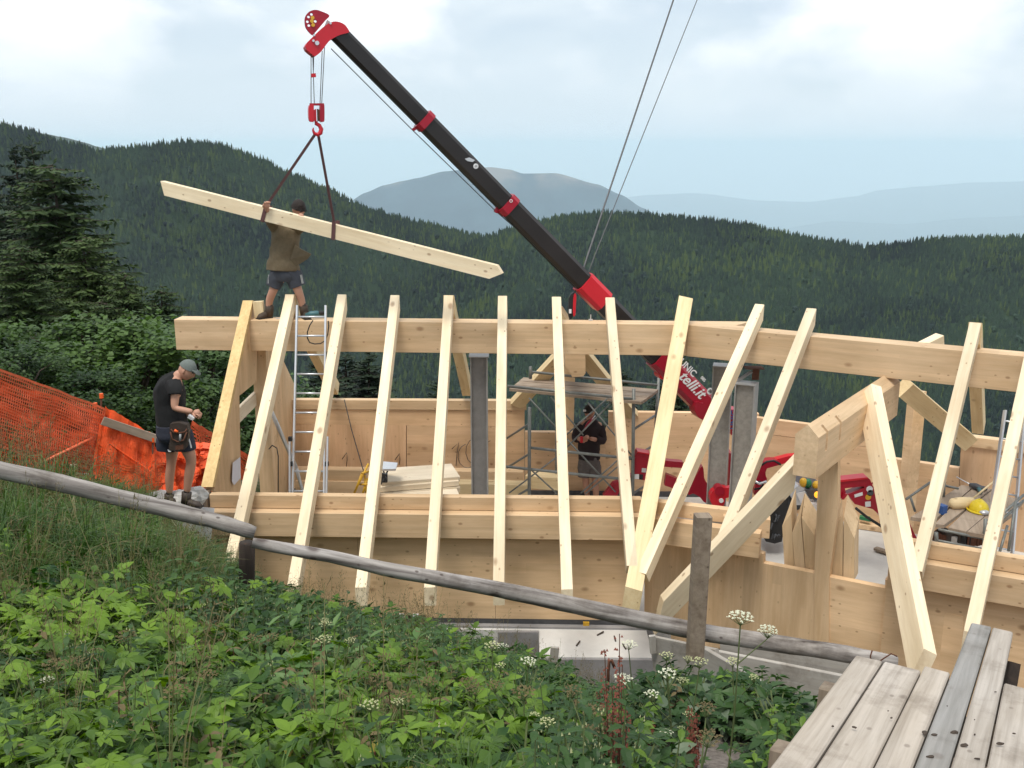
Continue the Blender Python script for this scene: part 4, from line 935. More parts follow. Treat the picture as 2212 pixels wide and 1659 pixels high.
# suspended timber
Lf, Rt = PY(350, 405, 14.72), PY(1066, 585, 13.75)
SP, SN = vplane(Lf, Rt)
def SX(x, y, b_=0): return PP(x, y, SP + SN * b_, SN)
prism('suspended_timber', [SX(*p) for p in ((346.4, 391), (1073, 574), (1084, 591.5), (1056.6, 602.3), (354.7, 422.3))], SN * .13, M['rafter'], X=(Rt - Lf).normalized(), label='pale rafter hanging in two slings in front of the worker on the ridge', cat='rafter')
def ssl(top, hit, bot, w, label):
    a = CX_(*top, -.06); b_ = SX(*hit, -.016); c_ = SX(*bot, -.016)
    m = MB(); 
    def strip(p, q, w, th=.012):
        d = (q - p).normalized(); s = d.cross(SN).normalized() * w / 2
        m.add([p - s, p + s, q + s, q - s, p - s + SN * th, p + s + SN * th, q + s + SN * th, q - s + SN * th], [(0, 1, 2, 3), (4, 7, 6, 5), (0, 4, 5, 1), (1, 5, 6, 2), (2, 6, 7, 3), (3, 7, 4, 0)])
    strip(a, b_, w); strip(b_ , c_, w * 1.5)
    strip(b_ + SN * .155, c_ + SN * .155, w * 1.5)
    d = (c_ - b_).normalized()
    for q in (c_ + d * .006,):
        s = SN.cross(d).normalized() * w * .75
        m.add([q - s, q + s, q + s + SN * .165, q - s + SN * .165, q - s + d * .01, q + s + d * .01, q + s + SN * .165 + d * .01, q - s + SN * .165 + d * .01], [(0, 1, 2, 3), (4, 7, 6, 5), (0, 4, 5, 1), (1, 5, 6, 2), (2, 6, 7, 3), (3, 7, 4, 0)])
    m.build('lifting_sling', M['strap'], fix=True, label=label, cat='sling', group='lifting slings')
ssl((681, 289), (574, 446), (566, 477), .036, 'left brown sling, gripped by the worker on the ridge')
ssl((687, 290), (721, 478), (719, 516), .036, 'right brown sling running down from the hook')
# second hook with its own ropes from above
HK = empty('hook_block', PY(1236, 665, 14.9), 'small black and red hook block hanging low behind the ridge beam', 'hook block')
def pk(name, pix, Yp, th, mat, parent=None, **k): return prism(name, [PY(x, y, Yp) for x, y in pix], V((0, th, 0)), M[mat], parent, X=V((1, 0, 0)), **k)
pk('block_body', arc([(1229, 645), (1236, 634), (1241, 634), (1238, 660), (1239, 680), (1233, 690), (1228, 684)], 2), 14.95, .1, 'black', HK)
pk('block_cheek', arc([(1240, 636), (1245, 637), (1244, 660), (1243, 680), (1238, 682), (1238, 655)], 2), 14.93, .14, 'redhot', HK)
pk('label_plate', [(1229, 668), (1234.5, 668), (1234.5, 677), (1229, 677)], 14.925, .01, 'white', HK)
tube('block_rope', [PY(1240, 637, 14.98), PY(1255, 600, 15.05), PY(1263, 588, 15.1)], .010, M['rope'], HK, 6)
tube('guy_cable', [PY(1246, 628, 15.6), PY(1268, 556, 15.9), PY(1454, 2, 20.0), PY(1620, -520, 26)], .017, M['rope'], None, 6, label='thick dark cable running up out of the picture', cat='cable')
tube('guy_cable', [PY(1262, 615, 15.6), PY(1283, 556, 15.9), PY(1505, 2, 20.0), PY(1700, -520, 26)], .009, M['rope'], None, 6, label='thin dark cable right of the thick one', cat='cable')
# crane hook chain / head at lower boom
cpz('boom_foot', arc([(1428, 770), (1448, 768), (1446, 790), (1438, 815), (1430, 820), (1424, 812), (1428, 798), (1416, 782)], 2), -.10, .2, 'redhot')
def zo(x, y): return ((1400 + x / 4.424) / 1.1302, (1000 + y / 4.424) / 1.1302)
def zf(x, y): return ((1350 + x / 4.424) / 1.1302, (650 + y / 4.424) / 1.1302)
cpz('cylinder_bracket', arc([(1540, 1470), (1610, 1480), (1640, 1500), (1640, 1650), (1580, 1640), (1535, 1570)], 2), -.22, .2, 'red', zf)
def plate(name, pix, Yp, th, mat, f=zo, rnd=0):
    q = [f(*p) for p in pix]
    if rnd: q = arc(q, rnd)
    return prism(name, [PY(x, y, Yp) for x, y in q], V((0, th, 0)), M[mat], crane, X=V((1, 0, 0)))
# left outrigger: box arm, knee plate and leg
plate('outrigger_knee', [(650, 520), (690, 450), (830, 480), (840, 600), (800, 700), (770, 765), (640, 745), (640, 600)], 15.35, .18, 'red')
plate('outrigger_top', [(692, 452), (830, 478), (828, 492), (688, 466)], 15.33, .21, 'redhot')
plate('outrigger_leg', [(320, 935), (425, 800), (500, 770), (640, 700), (650, 760), (500, 880), (470, 935)], 15.40, .12, 'red')
plate('outrigger_leg', [(1005, 700), (1115, 745), (1250, 850), (1240, 900), (1100, 860), (985, 820)], 15.40, .12, 'red')
plate('outrigger_arm', [(830, 520), (1025, 555), (1185, 570), (1180, 632), (1020, 622), (830, 600)], 15.36, .14, 'red')
plate('support_column', [(1235, 912), (1370, 630), (1405, 640), (1410, 720), (1425, 780), (1448, 810), (1440, 1015), (1365, 945), (1290, 905)], 15.30, .2, 'red', rnd=2)
plate('sticker', [(740, 632), (788, 636), (782, 680), (736, 676)], 15.34, .006, 'alu')
plate('sticker', [(652, 700), (708, 698), (708, 752), (654, 748)], 15.34, .006, 'white')
plate('sticker', [(712, 700), (752, 702), (748, 758), (710, 754)], 15.34, .006, 'black')
plate('small_foot', [(1475, 930), (1545, 855), (1705, 850), (1700, 940), (1640, 960), (1620, 1040), (1500, 1030)], 14.3, .14, 'redhot', rnd=2)
m = MB(); c0 = PY(*zo(1580, 880), 14.28); m.tube([c0, c0 + V((0, .16, 0))], .075, 14); m.build('pivot_tube', M['red'], crane, smooth=False)
m = MB(); c0 = PY(*zo(1598, 985), 14.28); m.tube([c0, c0 + V((0, .02, 0))], .035, 12); m.build('sticker', M['white'], crane)
plate('slew_column', [(1685, 470), (1720, 480), (1740, 600), (1740, 850), (1670, 850), (1675, 600)], 15.2, .3, 'red')
plate('boom_foot', [(1700, 0), (1755, 0), (1755, 300), (1700, 270)], 15.4, .22, 'red')
X0 = PY(*zo(1732, 110), 15.38)
text('maker_lettering', 'UNIC', .13, M['bluepl'], Matrix.Translation(X0) @ Matrix(((0, -1, 0, 0), (0, 0, -1, 0), (1, 0, 0, 0), (0, 0, 0, 1))), crane, True)
# rear outrigger elbow right of the tall posts
plate('outrigger_knee', [(170, 650), (200, 480), (240, 350), (300, 310), (395, 305), (440, 350), (300, 390), (290, 470), (300, 510), (200, 640)], 15.6, .16, 'red', z2, 2)
plate('outrigger_arm', [(385, 300), (530, 262), (700, 250), (700, 310), (560, 310), (440, 350)], 15.7, .14, 'redhot', z2)
plate('outrigger_arm', [(600, 520), (680, 440), (830, 345), (855, 360), (850, 450), (760, 460), (640, 560)], 15.6, .14, 'red', z2)
plate('sticker', [(812, 400), (850, 396), (850, 446), (816, 448)], 15.59, .006, 'white', z2)
tube('hydraulic_hose', [PY(*z2(*p), 15.5) for p in ((245, 355), (300, 320), (370, 310), (440, 350))], .018, M['black'], crane, 6)
tube('hydraulic_hose', [PY(*z2(*p), 15.45) for p in ((185, 520), (225, 545), (290, 520), (300, 560))], .022, M['alu'], crane, 6)
tube('hydraulic_hose', [PY(*z2(*p), 15.5) for p in ((170, 600), (230, 590), (260, 555), (230, 520), (180, 540))], .018, M['black'], crane, 6)
# right outrigger, large red bent leg
plate('outrigger_leg', [(1035, 510), (1320, 480), (1345, 500), (1370, 560), (1440, 650), (1515, 760), (1545, 900), (1562, 1055), (1530, 1030), (1480, 920), (1430, 850), (1370, 800), (1280, 775), (1190, 750), (1120, 652), (1290, 585), (1280, 570), (1090, 590), (1100, 640), (1060, 705), (1028, 640)], 13.7, .16, 'red', z2)
plate('outrigger_top', [(1035, 508), (1320, 478), (1322, 496), (1036, 528)], 13.68, .19, 'redhot', z2)
m = MB(); c0 = PY(*z2(1393, 562), 13.76); rr = []
for k in range(13): a = k * math.pi / 6; rr.append(c0 + V((.055 * math.cos(a), 0, .055 * math.sin(a))))
m.tube(rr, .012, 6, False); m.build('lifting_eye', M['red'], crane)
for (x, y, r, c_) in ((1340, 598, .05, 'white'), (1348, 637, .05, 'darkgrey'), (1326, 680, .045, 'yellow_metal')):
    m = MB(); c0 = PY(*z2(x, y), 13.695); m.tube([c0, c0 + V((0, .01, 0))], r * .95, 14); m.build('sticker', M[c_], crane)
plate('sticker', [(1185, 655), (1268, 628), (1272, 660), (1190, 684)], 13.692, .006, 'white', z2)
plate('sticker', [(1295, 728), (1350, 722), (1352, 775), (1298, 778)], 13.692, .006, 'white', z2)
plate('outrigger_foot', [(1080, 640), (1120, 652), (1080, 705), (1060, 700)], 13.66, .1, 'red', z2)
plate('outrigger_leg', [(1600, 760), (1700, 840), (1790, 1040), (1900, 1250), (1860, 1290), (1700, 1150), (1620, 1000)], 14.4, .14, 'red', z2)
tube('leg_cylinder', [PY(*z2(*p), 13.6) for p in ((1200, 790), (1310, 880), (1500, 1000))], .022, M['black'], crane, 6)
# crane body: engine cover, tracks, control console
def cbox(name, pix, Yp, dep, mat): return plate(name, pix, Yp, dep, mat, z2)
cbox('engine_cover', [(430, 700), (560, 590), (690, 560), (850, 560), (850, 760), (640, 800), (440, 860)], 14.9, .7, 'darkgrey')
cbox('control_console', [(520, 640), (620, 560), (700, 600), (780, 720), (760, 760), (600, 760)], 14.75, .2, 'alu')
cbox('manual_sheet', [(600, 640), (690, 620), (740, 720), (640, 740)], 14.72, .012, 'white')
cbox('grey_box', [(690, 610), (850, 600), (850, 700), (740, 700)], 14.70, .3, 'darkgrey')
cbox('track', [(330, 870), (430, 700), (520, 680), (500, 900), (450, 1130), (380, 1150), (290, 1130), (270, 1020), (330, 1000)], 14.3, .5, 'black')
cbox('lower_cover', [(700, 740), (850, 750), (850, 850), (760, 860)], 14.65, .2, 'white')
for (x, y, c_) in ((668, 530, 'yellow_metal'), (715, 540, 'greenpl'), (798, 562, 'yellow_metal')):
    m = MB(); c0 = PY(*z2(x, y), 14.8); m.ball(c0, .062, 12, 8, (1, 1, 1.25)); m.build('bottle', M[c_], crane, smooth=True)  # yellow and green bottles by the engine, not lamps
m = MB(); c0 = PY(*z2(812, 655), 14.6); m.ball(c0, .052, 12, 8); bo = m.build('beacon', M['amber'], crane, smooth=True)
am = M['amber'].node_tree.nodes
for n_ in am:
    if n_.type == 'BSDF_PRINCIPLED': n_.inputs['Emission Color'].default_value = (1, .42, .03, 1); n_.inputs['Emission Strength'].default_value = 1.4
rnd = random.Random(5)
for k in range(5):
    a = (rnd.uniform(310, 440), rnd.uniform(860, 1100)); tube('hydraulic_hose', [PY(*z2(a[0] + i * 14, a[1] + rnd.uniform(-40, 40)), 14.25) for i in range(4)], .014, M['darkgrey'], crane, 5)
# ------------------------------------------------------------------ scaffolds, ladders, stacks, tools
def scaf(name, a, Ya, b_, Yb, r, parent, mat='scaf'):
    return tube(name, [PY(*a, Ya), PY(*b_, Yb)], r, M[mat], parent, 8)
S = empty('scaffold', PY(1250, 1075, 15.9), 'tube scaffold with a plank platform in the middle of the house', 'scaffold')
F1, F2 = 15.3, 16.15
scaf('standard', (1144, 880), F1, (1143, 1100), F1, .028, S); scaf('standard', (1369, 840), F1, (1366, 1105), F1, .028, S)
scaf('standard', (1146, 792), F1 + .0, (1146, 818), F1, .026, S)
scaf('standard', (1424, 800), F2, (1406, 1090), F2, .026, S); scaf('standard', (1204, 880), F2, (1200, 1085), F2, .024, S)
scaf('guard_rail', (1144, 803), F2, (1422, 832), F2, .022, S)
scaf('ledger', (1096, 834), F1, (1366, 862), F1, .024, S)
scaf('ledger', (1096, 966), F1, (1366, 993), F1, .022, S) if False else None
scaf('ledger', (1144, 967), F1, (1366, 991), F1, .024, S)
scaf('ledger', (1092, 1008), F1, (1366, 1037), F1, .024, S)
for a, b_ in (((1143, 860), (1226, 950)), ((1226, 950), (1330, 1063)), ((1270, 870), (1364, 983)), ((1190, 858), (1260, 940))):
    scaf('brace', a, F1 + .05, b_, F1 + .05, .013, S)
for a, b_ in (((1315, 858), (1200, 960)), ((1330, 860), (1206, 985)), ((1206, 985), (1100, 1065)), ((1255, 1065), (1350, 980)), ((1265, 1066), (1362, 985)), ((1140, 1008), (1205, 1068))):
    scaf('brace', a, F1 + .09, b_, F1 + .09, .013, S)
for a, b_ in (((1144, 980), (1096, 1010)), ((1144, 915), (1096, 946)), ((1144, 1055), (1105, 1078)), ((1366, 870), (1420, 842)), ((1368, 928), (1416, 897)), ((1367, 990), (1405, 966)), ((1362, 1070), (1400, 1045))):
    scaf('frame_bar', a, F1, b_, F2, .020, S)
def ppoly(name, pix, z, th, mat, parent=None, **k): return prism(name, [PZ(x, y, z) for x, y in pix], V((0, 0, -th)), M[mat], parent, X=V((1, 0, 0)), **k)
zz = PY(1250, 850, 15.7).z
ppoly('platform_plank', [(1100, 839), (1385, 868), (1399, 859), (1112, 831)], zz, .045, 'scafplank', S)
ppoly('platform_plank', [(1112, 830.5), (1399, 858), (1412, 850), (1122, 823)], zz, .045, 'scafplank', S)
ppoly('platform_plank', [(1122, 822), (1412, 849), (1422, 841), (1131, 815)], zz, .045, 'scafplank', S)
# second scaffold at right with tools on it
S2 = empty('scaffold', PY(2110, 1190, 12.7), 'low scaffold at right with weathered planks under the tools', 'scaffold')
def z3(x, y): return ((2150 + x / 3.686) / 1.1302, (950 + y / 3.686) / 1.1302)
zt2 = PY(*z3(700, 1150), 12.6).z
def pl3(name, pix, mat='scafplank', th=.05): return prism(name, [PZ(*z3(x, y), zt2) for x, y in pix], V((0, 0, -th)), M[mat], S2, X=V((.3, .9, 0)))
pl3('platform_plank', [(270, 1150), (480, 1180), (640, 1040), (830, 880), (730, 862), (560, 970), (430, 1055)])
pl3('platform_plank', [(490, 1212), (570, 1222), (760, 1080), (1000, 900), (900, 885), (840, 885), (650, 1045)])
pl3('platform_plank', [(610, 1245), (770, 1282), (1010, 1080), (1130, 960), (1010, 905), (790, 1075)])
pl3('platform_plank', [(776, 1284), (930, 1312), (1200, 1110), (1290, 1000), (1140, 962), (1015, 1084)])
for a, Ya, b_, Yb in (((500, 1290), 12.1, (505, 1400), 12.1), ((945, 1170), 12.0, (930, 1440), 12.0), ((575, 780), 13.4, (560, 1000), 13.4)):
    scaf('standard', z3(*a), Ya, z3(*b_), Yb, .026, S2)
for a, Ya, b_, Yb in (((520, 1262), 12.1, (930, 1345), 12.05), ((500, 1360), 12.1, (920, 1440), 12.05), ((230, 990), 13.3, (445, 840), 13.5), ((270, 975), 13.3, (310, 1100), 13.3), ((585, 870), 13.5, (700, 895), 13.5), ((1090, 1125), 12.2, (1290, 950), 12.6), ((1085, 1180), 12.2, (1290, 1000), 12.6), ((1070, 1470), 12.0, (1140, 1230), 12.3), ((1150, 1460), 12.0, (1215, 1010), 12.3)):
    scaf('ledger', z3(*a), Ya, z3(*b_), Yb, .018, S2)
# things on it
hp_ = PZ(*z3(882, 1095), zt2)
m = MB(); c0 = PY(*z3(885, 1078), hp_.y); rr = .155
vs = []; n = 20; rings = 7
for i in range(rings):
    a = math.pi / 2 * i / (rings - 1)
    for k in range(n): t = 2 * math.pi * k / n; vs.append(hp_ + V((.125 * math.sin(a) * math.cos(t), .155 * math.sin(a) * math.sin(t), .015 + .145 * math.cos(a))))
m.add(vs, [(i * n + k, i * n + (k + 1) % n, (i + 1) * n + (k + 1) % n, (i + 1) * n + k) for i in range(rings - 1) for k in range(n)])
helm = empty('safety_helmet', hp_, 'yellow safety helmet lying on the planks at right', 'helmet')
m.build('shell', M['yellow'], helm, smooth=True)
m = MB(); pts = [hp_ + V((.145 * math.cos(k * math.pi / 12), .175 * math.sin(k * math.pi / 12), .016)) for k in range(25)]; m.tube(pts, .014, 6, False); m.build('brim', M['yellow'], helm, smooth=True)
m = MB(); m.tube([hp_ + V((-.10 * math.cos(a), .02, .02 + .14 * math.sin(a))) for a in [math.pi * k / 8 for k in range(9)]], .012, 6); m.build('ridge', M['yellow'], helm, smooth=True)
a_, b_ = PZ(*z3(640, 1075), zt2) + V((0, 0, .07)), PZ(*z3(820, 1060), zt2) + V((0, 0, .07))
mal = empty('mallet', a_, 'big wooden mallet lying beside the yellow helmet', 'mallet')
m = MB(); m.tube([a_ - (b_ - a_) * .12, a_, (a_ + b_) / 2, b_], [.035, .075, .085, .07], 12); m.build('mallet_head', M['rafter_y'], mal, smooth=True)
m = MB(); m.tube([b_ + V((0, 0, .05)), PZ(*z3(1005, 905), zt2) + V((0, 0, .12))], .014, 8); m.build('handle', M['rafter_y'], mal, smooth=True)
drl = empty('power_drill', PZ(*z3(860, 920), zt2), 'dark power drill lying at the far end of the planks', 'drill')
def D3(x, y, up=.05): return PZ(*z3(x, y), zt2) + V((0, 0, up))
m = MB(); m.tube([D3(800, 890), D3(850, 905), D3(900, 925), D3(950, 925)], [.03, .05, .045, .03], 10); m.build('drill_body', M['darkgrey'], drl, smooth=True)
m = MB(); m.tube([D3(680, 825, .06), D3(800, 885)], .008, 6); m.build('drill_bit', M['alu'], drl, smooth=True)
m = MB(); m.tube([D3(880, 925), D3(900, 955, .04)], [.03, .025], 8); m.build('handle', M['teal'], drl, smooth=True)
m = MB(); q = D3(530, 1105, .05); m.box(q, (.10, .16, .12), Matrix.Rotation(.5, 3, 'Z')); m.build('blue_box', M['bluepl'], fix=True, label='small blue box half hidden by the pale rafter', cat='box')
gl_ = PZ(*z3(930, 1130), zt2) + V((0, 0, .03)); m = MB(); m.ball(gl_, .07, 10, 6, (1, .8, .55)); m.build('work_glove', M['alu'], smooth=True, label='crumpled grey glove in front of the helmet', cat='glove')
rnd = random.Random(9)
tb = empty('tool_pile', PY(*z3(720, 1340), 12.6), 'jumble of tools and boxes on the floor under the low scaffold', 'tools')
for k in range(9):
    m = MB(); q = PY(*z3(545 + k * 42, 1325 + rnd.uniform(-15, 25)), 12.9); m.box(q, (rnd.uniform(.1, .22), .2, rnd.uniform(.1, .2)), Matrix.Rotation(rnd.uniform(0, 1), 3, 'Z')); m.build('tool_box', M[rnd.choice(['rust', 'darkgrey', 'black', 'alu', 'leather'])], tb, fix=True)
def slab(name, pix, z, th, mat, label, cat): return prism(name, [PZ(x, y, z) for x, y in pix], V((0, 0, th)), M[mat], X=V((1, .1, 0)), label=label, cat=cat)
slab('floor_timber', [z2(*p) for p in ((1225, 1000), (1560, 1050), (1540, 1025), (1230, 965))], -6.15, .08, 'glulam', 'timber lying on the floor behind the open doorway', 'timber')
slab('green_tool', [z2(*p) for p in ((1235, 905), (1350, 930), (1345, 905), (1240, 885))], -6.0, .05, 'greenpl', 'green tool on the floor behind the red crane leg', 'tool')
beam('floor_board', PZ(*z2(1395, 1215), -6.14), PZ(*z2(1550, 1265), -6.14), .1, .04, M['post_brown'], off=(0, .05), label='brown board lying on the floor in the doorway', cat='board')
# ladders
def ladder(tl, tr, bl, br, Yt, Yb, n, label, t0=0.03, r=.012, ext=0.0):
    e = empty('ladder', PY((bl[0] + br[0]) / 2, bl[1], Yb), label, 'ladder')
    TL, TR, BL, BR = PY(*tl, Yt), PY(*tr, Yt), PY(*bl, Yb), PY(*br, Yb)
    up = (TR - TL).cross(TL - BL).normalized()
    if up.y > 0: up = -up
    for a, b_ in ((TL, BL), (TR, BR)): beam('rail', a, b_, .026, .06, M['alu'], up=up, top=False, parent=e, ch=.003)
    for k in range(n):
        t = (k + .6) / n; a = TL.lerp(BL, t); b_ = TR.lerp(BR, t); tube('rung', [a, b_], r, M['alu'], e, 8)
    return e
lad = ladder((642, 660), (703.5, 660), (632, 1078), (700, 1078), 14.25, 13.25, 10, 'aluminium ladder leaning against the long ridge beam', r=.014)
LB = [PY(626, 943, 13.5), PY(626, 1078, 13.2), PY(708, 943, 13.5), PY(705, 1078, 13.2)]
for a, b_ in ((LB[0], LB[1]), (LB[2], LB[3])): beam('extension_rail', a, b_, .024, .055, M['alu'], up=V((0, -1, 0)), top=False, parent=lad, ch=.003)
for (x, y) in ((627, 948), (628, 1002), (706, 1002)):
    m = MB(); m.box(PY(x, y, 13.38), (.05, .05, .06)); m.build('rail_clamp', M['black'], lad, fix=True)
lad2 = ladder((2171, 886), (2212, 893), (2128, 1195), (2186, 1205), 13.0, 12.3, 8, 'aluminium ladder behind the rightmost rafter')
# prop in the gable
tube('steel_prop', [PY(583, 882, 13.6), PY(640, 1010, 14.4)], .03, M['alu'], None, 8, label='slanting grey steel prop inside the left gable', cat='prop')
tube('steel_prop', [PY(640, 1010, 14.4), PY(655, 1066, 14.6)], .026, M['alu'], None, 8, label='lower end of a grey prop beside the ladder foot', cat='prop')
# long timbers stored on the floor along the back wall
for k, (x0, x1, y0, y1, Yp, th) in enumerate([(640, 1135, 1010.5, 1016, 16.5, .24), (640, 1135, 1035, 1041, 16.45, .30)]):
    A, B = PY(x0, y0, Yp), PY(x1 - 5, y1, Yp)
    beam('stored_timber', A, B, .2, th if k else .2, M['glulam'], label=['upper long timber stored along the inner back wall', 'lower long timber stored along the inner back wall'][k], cat='timber', group='timbers stored inside')
beam('stored_timber', PY(985, 1040, 15.9), PY(1142, 1043, 15.9), .25, .18, M['rafter_y'], label='short timber lying behind the first grey steel post', cat='timber', group='timbers stored inside')
beam('stored_timber', PY(1140, 1022, 16.2), PY(1222, 1028, 16.0), .3, .22, M['rafter_y'], label='short timber end with a slanted cut under the scaffold', cat='timber', group='timbers stored inside')
# stack of pale boards
BG = 'pale boards stacked on the floor'
stk = [((805, 1047), (985, 1033), 0), ((803, 1041), (984, 1027), 1), ((805, 1034), (982, 1020), 2), ((818, 1026), (986, 1014), 3)]
lbl = ['bottom board of the pale stack between the rafters', 'second board from the bottom of the pale stack', 'third board from the bottom of the pale stack', 'front one of the two top boards on the pale stack']
for (a, b_, k) in stk:
    beam('stacked_board', PY(a[0], a[1] + 4, 14.1), PY(b_[0], b_[1] + 4, 14.5), .5, .085, M['board'], up=V((0, -.12, 1)), off=(0.05 * (k % 2), 0), label=lbl[k], cat='board', group=BG)
beam('stacked_board', PY(812, 1017, 14.45), PY(975, 1010, 14.7), .12, .05, M['board'], up=V((0, -.12, 1)), label='rear top board on the pale stack', cat='board', group=BG)
for k in range(3):
    beam('stacked_board', PY(800, 1058 + k * 9, 14.0), PY(985, 1052 + k * 9, 14.3), .5, .07, M['board'], up=V((0, -.1, 1)), label=['lowest hidden board', 'middle hidden board', 'upper hidden board'][2 - k] + ' of the pale stack behind the wall plate', cat='board', group=BG)
# yellow trestle and saw table
def z4(x, y): return ((800 + x / 4.424) / 1.1302, (900 + y / 4.424) / 1.1302)
tr_ = empty('saw_trestle', PY(*z4(350, 1340), 13.6), 'yellow folding trestle left of the pale stack', 'trestle')
for a, b_ in (((440, 1025), (285, 1345)), ((440, 1110), (370, 1130)), ((370, 1130), (290, 1345)), ((430, 1180), (380, 1345)), ((350, 1250), (425, 1250)), ((400, 1150), (415, 1345))):
    m = MB(); m.tube([PY(*z4(*a), 13.7), PY(*z4(*b_), 13.6)], .016, 8); m.build('frame_tube', M['yellow_metal'], tr_, smooth=True)
st = empty('table_saw', PY(*z4(650, 1250), 13.8), 'small saw table with a grey metal top', 'table saw')
ppoly('saw_top', [z4(575, 1085), z4(735, 1082), z4(755, 1015), z4(590, 1000)], PY(*z4(660, 1050), 13.9).z, .03, 'alu', st)
for a, b_ in (((655, 1090), (575, 1250)), ((600, 1100), (640, 1200)), ((575, 1130), (640, 1140))):
    m = MB(); m.tube([PY(*z4(*a), 13.8), PY(*z4(*b_), 13.75)], .012, 6); m.build('leg', M['darkgrey'], st, smooth=True)
m = MB(); m.box(PY(*z4(608, 1180), 13.8), (.10, .08, .12)); m.build('motor', M['black'], st, fix=True)
# cables on the back wall
tube('power_cable', [PY(744, 864, 16.9), PY(760, 930, 15.8), PY(783, 1010, 14.4), PY(790, 1030, 14.0)], .008, M['black'], None, 5, label='thin dark cable running from the back wall down to the saw', cat='cable')
for (x, y, r) in ((1010, 985, 26), (1030, 975, 30), (1065, 985, 34)):
    m = MB(); pts = [PP(x + r * .8 * math.cos(a * .5), y + r * math.sin(a * .5), BWp[0] - Bn * .03, Bn) for a in range(10)]; m.tube(pts, .005, 4); m.build('coiled_wire', M['rope'], label={26: 'small loop of wire on the back wall left of the grey post', 30: 'loop of wire on the back wall behind the grey post', 34: 'loop of wire on the back wall right of the grey post'}[r], cat='wire')
for (x, y, h) in ((748, 1008, 30), (862, 1005, 25), (985, 1006, 50)):
    pts = [bp_(x, y, -.03), bp_(x + 2, y - h * .5, -.04), bp_(x + (6 if h == 50 else 1), y - h, -.03), bp_(x - 9, y - h + 14, -.03)]
    tube('cable_tail', pts, .007, M['black'], None, 4, label={30: 'short hooked cable end on the back wall near the ladder', 25: 'short cable end on the back wall above the saw table', 50: 'tall cable end on the back wall left of the grey post'}[h], cat='cable')
# screw gun lying on the ridge with its cord
zr_ = ZR
g0 = PZ(664, 688, zr_)
sg = empty('screw_gun', g0, 'teal screw gun lying on the ridge beam at the ladder top', 'power tool')
m = MB(); q = PZ(665, 690, zr_) + V((0, 0, .06)); m.tube([q + V((-.03, 0, 0)), q + V((.05, 0, .02)), q + V((.14, .02, .03)), q + V((.2, .03, .03))], [.03, .045, .04, .03], 10); m.build('motor_housing', M['teal'], sg, smooth=True)
m = MB(); m.tube([q + V((.15, .02, .03)), q + V((.21, .03, .035)), q + V((.25, .03, .03))], [.035, .035, .02], 8); m.build('gear_head', M['black'], sg, smooth=True)
m = MB(); m.tube([PY(x, y, 14.28) for x, y in ((676, 692), (669, 703), (664, 717), (664, 730), (669, 740), (680, 743), (693, 742), (703, 735), (708, 722), (710, 705), (709, 693))], .009, 6); m.build('cord', M['black'], sg, smooth=True)
m = MB(); m.tube([PZ(612, 690, zr_) + V((0, 0, .01)), PZ(596, 689, zr_) + V((0, 0, .01))], .006, 5); m.build('nails', M['alu'], label='few nails lying on the ridge beam between the boots', cat='nails')
m = MB(); q = PZ(1277, 695, zr_); m.tube([q + V((0, .1, 0)), q + V((0, .1, .09))], .008, 6); m.box(q + V((0, .1, .012)), (.06, .03, .02)); m.build('bolt', M['alu'], fix=True, label='small bolt standing on the ridge beam by the hook', cat='bolt')
tube('power_cable', [PY(581, 970, 13.5), PY(588, 962, 13.4), PY(598, 968, 13.3), PY(601, 985, 13.25), PY(601, 1064, 13.2)], .008, M['black'], None, 5, label='black cable hanging over the window gap in the left gable', cat='cable')
# ------------------------------------------------------------------ log rail fence
def logs(pts, Ys, rs, label, seed):
    rnd = random.Random(seed); P = []; R = []
    N_ = 34
    for i in range(N_ + 1):
        t = i / N_ * (len(pts) - 1); k = min(int(t), len(pts) - 2); u = t - k
        x = pts[k][0] * (1 - u) + pts[k + 1][0] * u; y = pts[k][1] * (1 - u) + pts[k + 1][1] * u; Yv = Ys[k] * (1 - u) + Ys[k + 1] * u; r = rs[k] * (1 - u) + rs[k + 1] * u
        p = PY(x, y, Yv) + V((0, 0, .008 * noise.noise(V((i * .35, seed, 0))))); P.append(p); R.append(r * (1 + .07 * noise.noise(V((i * .6, seed + 3, 0)))))
    R[0] *= .9; R[-1] *= .8
    n = 16; A = P[0]; Mx = frame(P[-1] - P[0], V((0, 0, 1)), A); Mi = Mx.inverted()
    m = MB(); m.tube([Mi @ p for p in P], R, n)
    for i, v in enumerate(m.v):
        dlt = noise.noise(V((v.x * 2.2, v.y * 14, v.z * 14))) * .009 + noise.noise(V((v.x * 6, v.y * 30, v.z * 30))) * .004
        m.v[i] = v + V((0, v.y, v.z)).normalized() * dlt
    me = mesh(m.v, m.f)
    return link('log_rail', me, M['log'], log_fence, Mx, True)
log_fence = empty('log_fence', PY(535, 1300, 7.2), 'rustic fence of peeled grey log rails on posts across the slope', 'log fence')
logs([(-700, 880), (-160, 985), (0, 1016), (130, 1044), (300, 1085), (440, 1118), (551, 1150)], [6.1, 6.6, 6.65, 6.8, 6.95, 7.05, 7.1], [.060, .061, .061, .063, .062, .060, .055], '', 1)
logs([(545, 1172), (700, 1200), (850, 1232), (1000, 1259), (1160, 1290), (1330, 1327), (1500, 1363), (1640, 1385), (1800, 1408), (1936, 1432)], [7.22, 7.3, 7.35, 7.4, 7.45, 7.5, 7.5, 7.5, 7.45, 7.4], [.042, .050, .056, .062, .066, .070, .072, .072, .070, .064], '', 2)
pa = PY(532, 1165, 7.32); m = MB()
m.tube([PY(534, 1172, 7.34), PY(533, 1230, 7.34), PY(532, 1330, 7.34)], [.062, .066, .072], 10)
for i, v in enumerate(m.v): m.v[i] = v + V((noise.noise(v * 9) * .012, 0, 0))
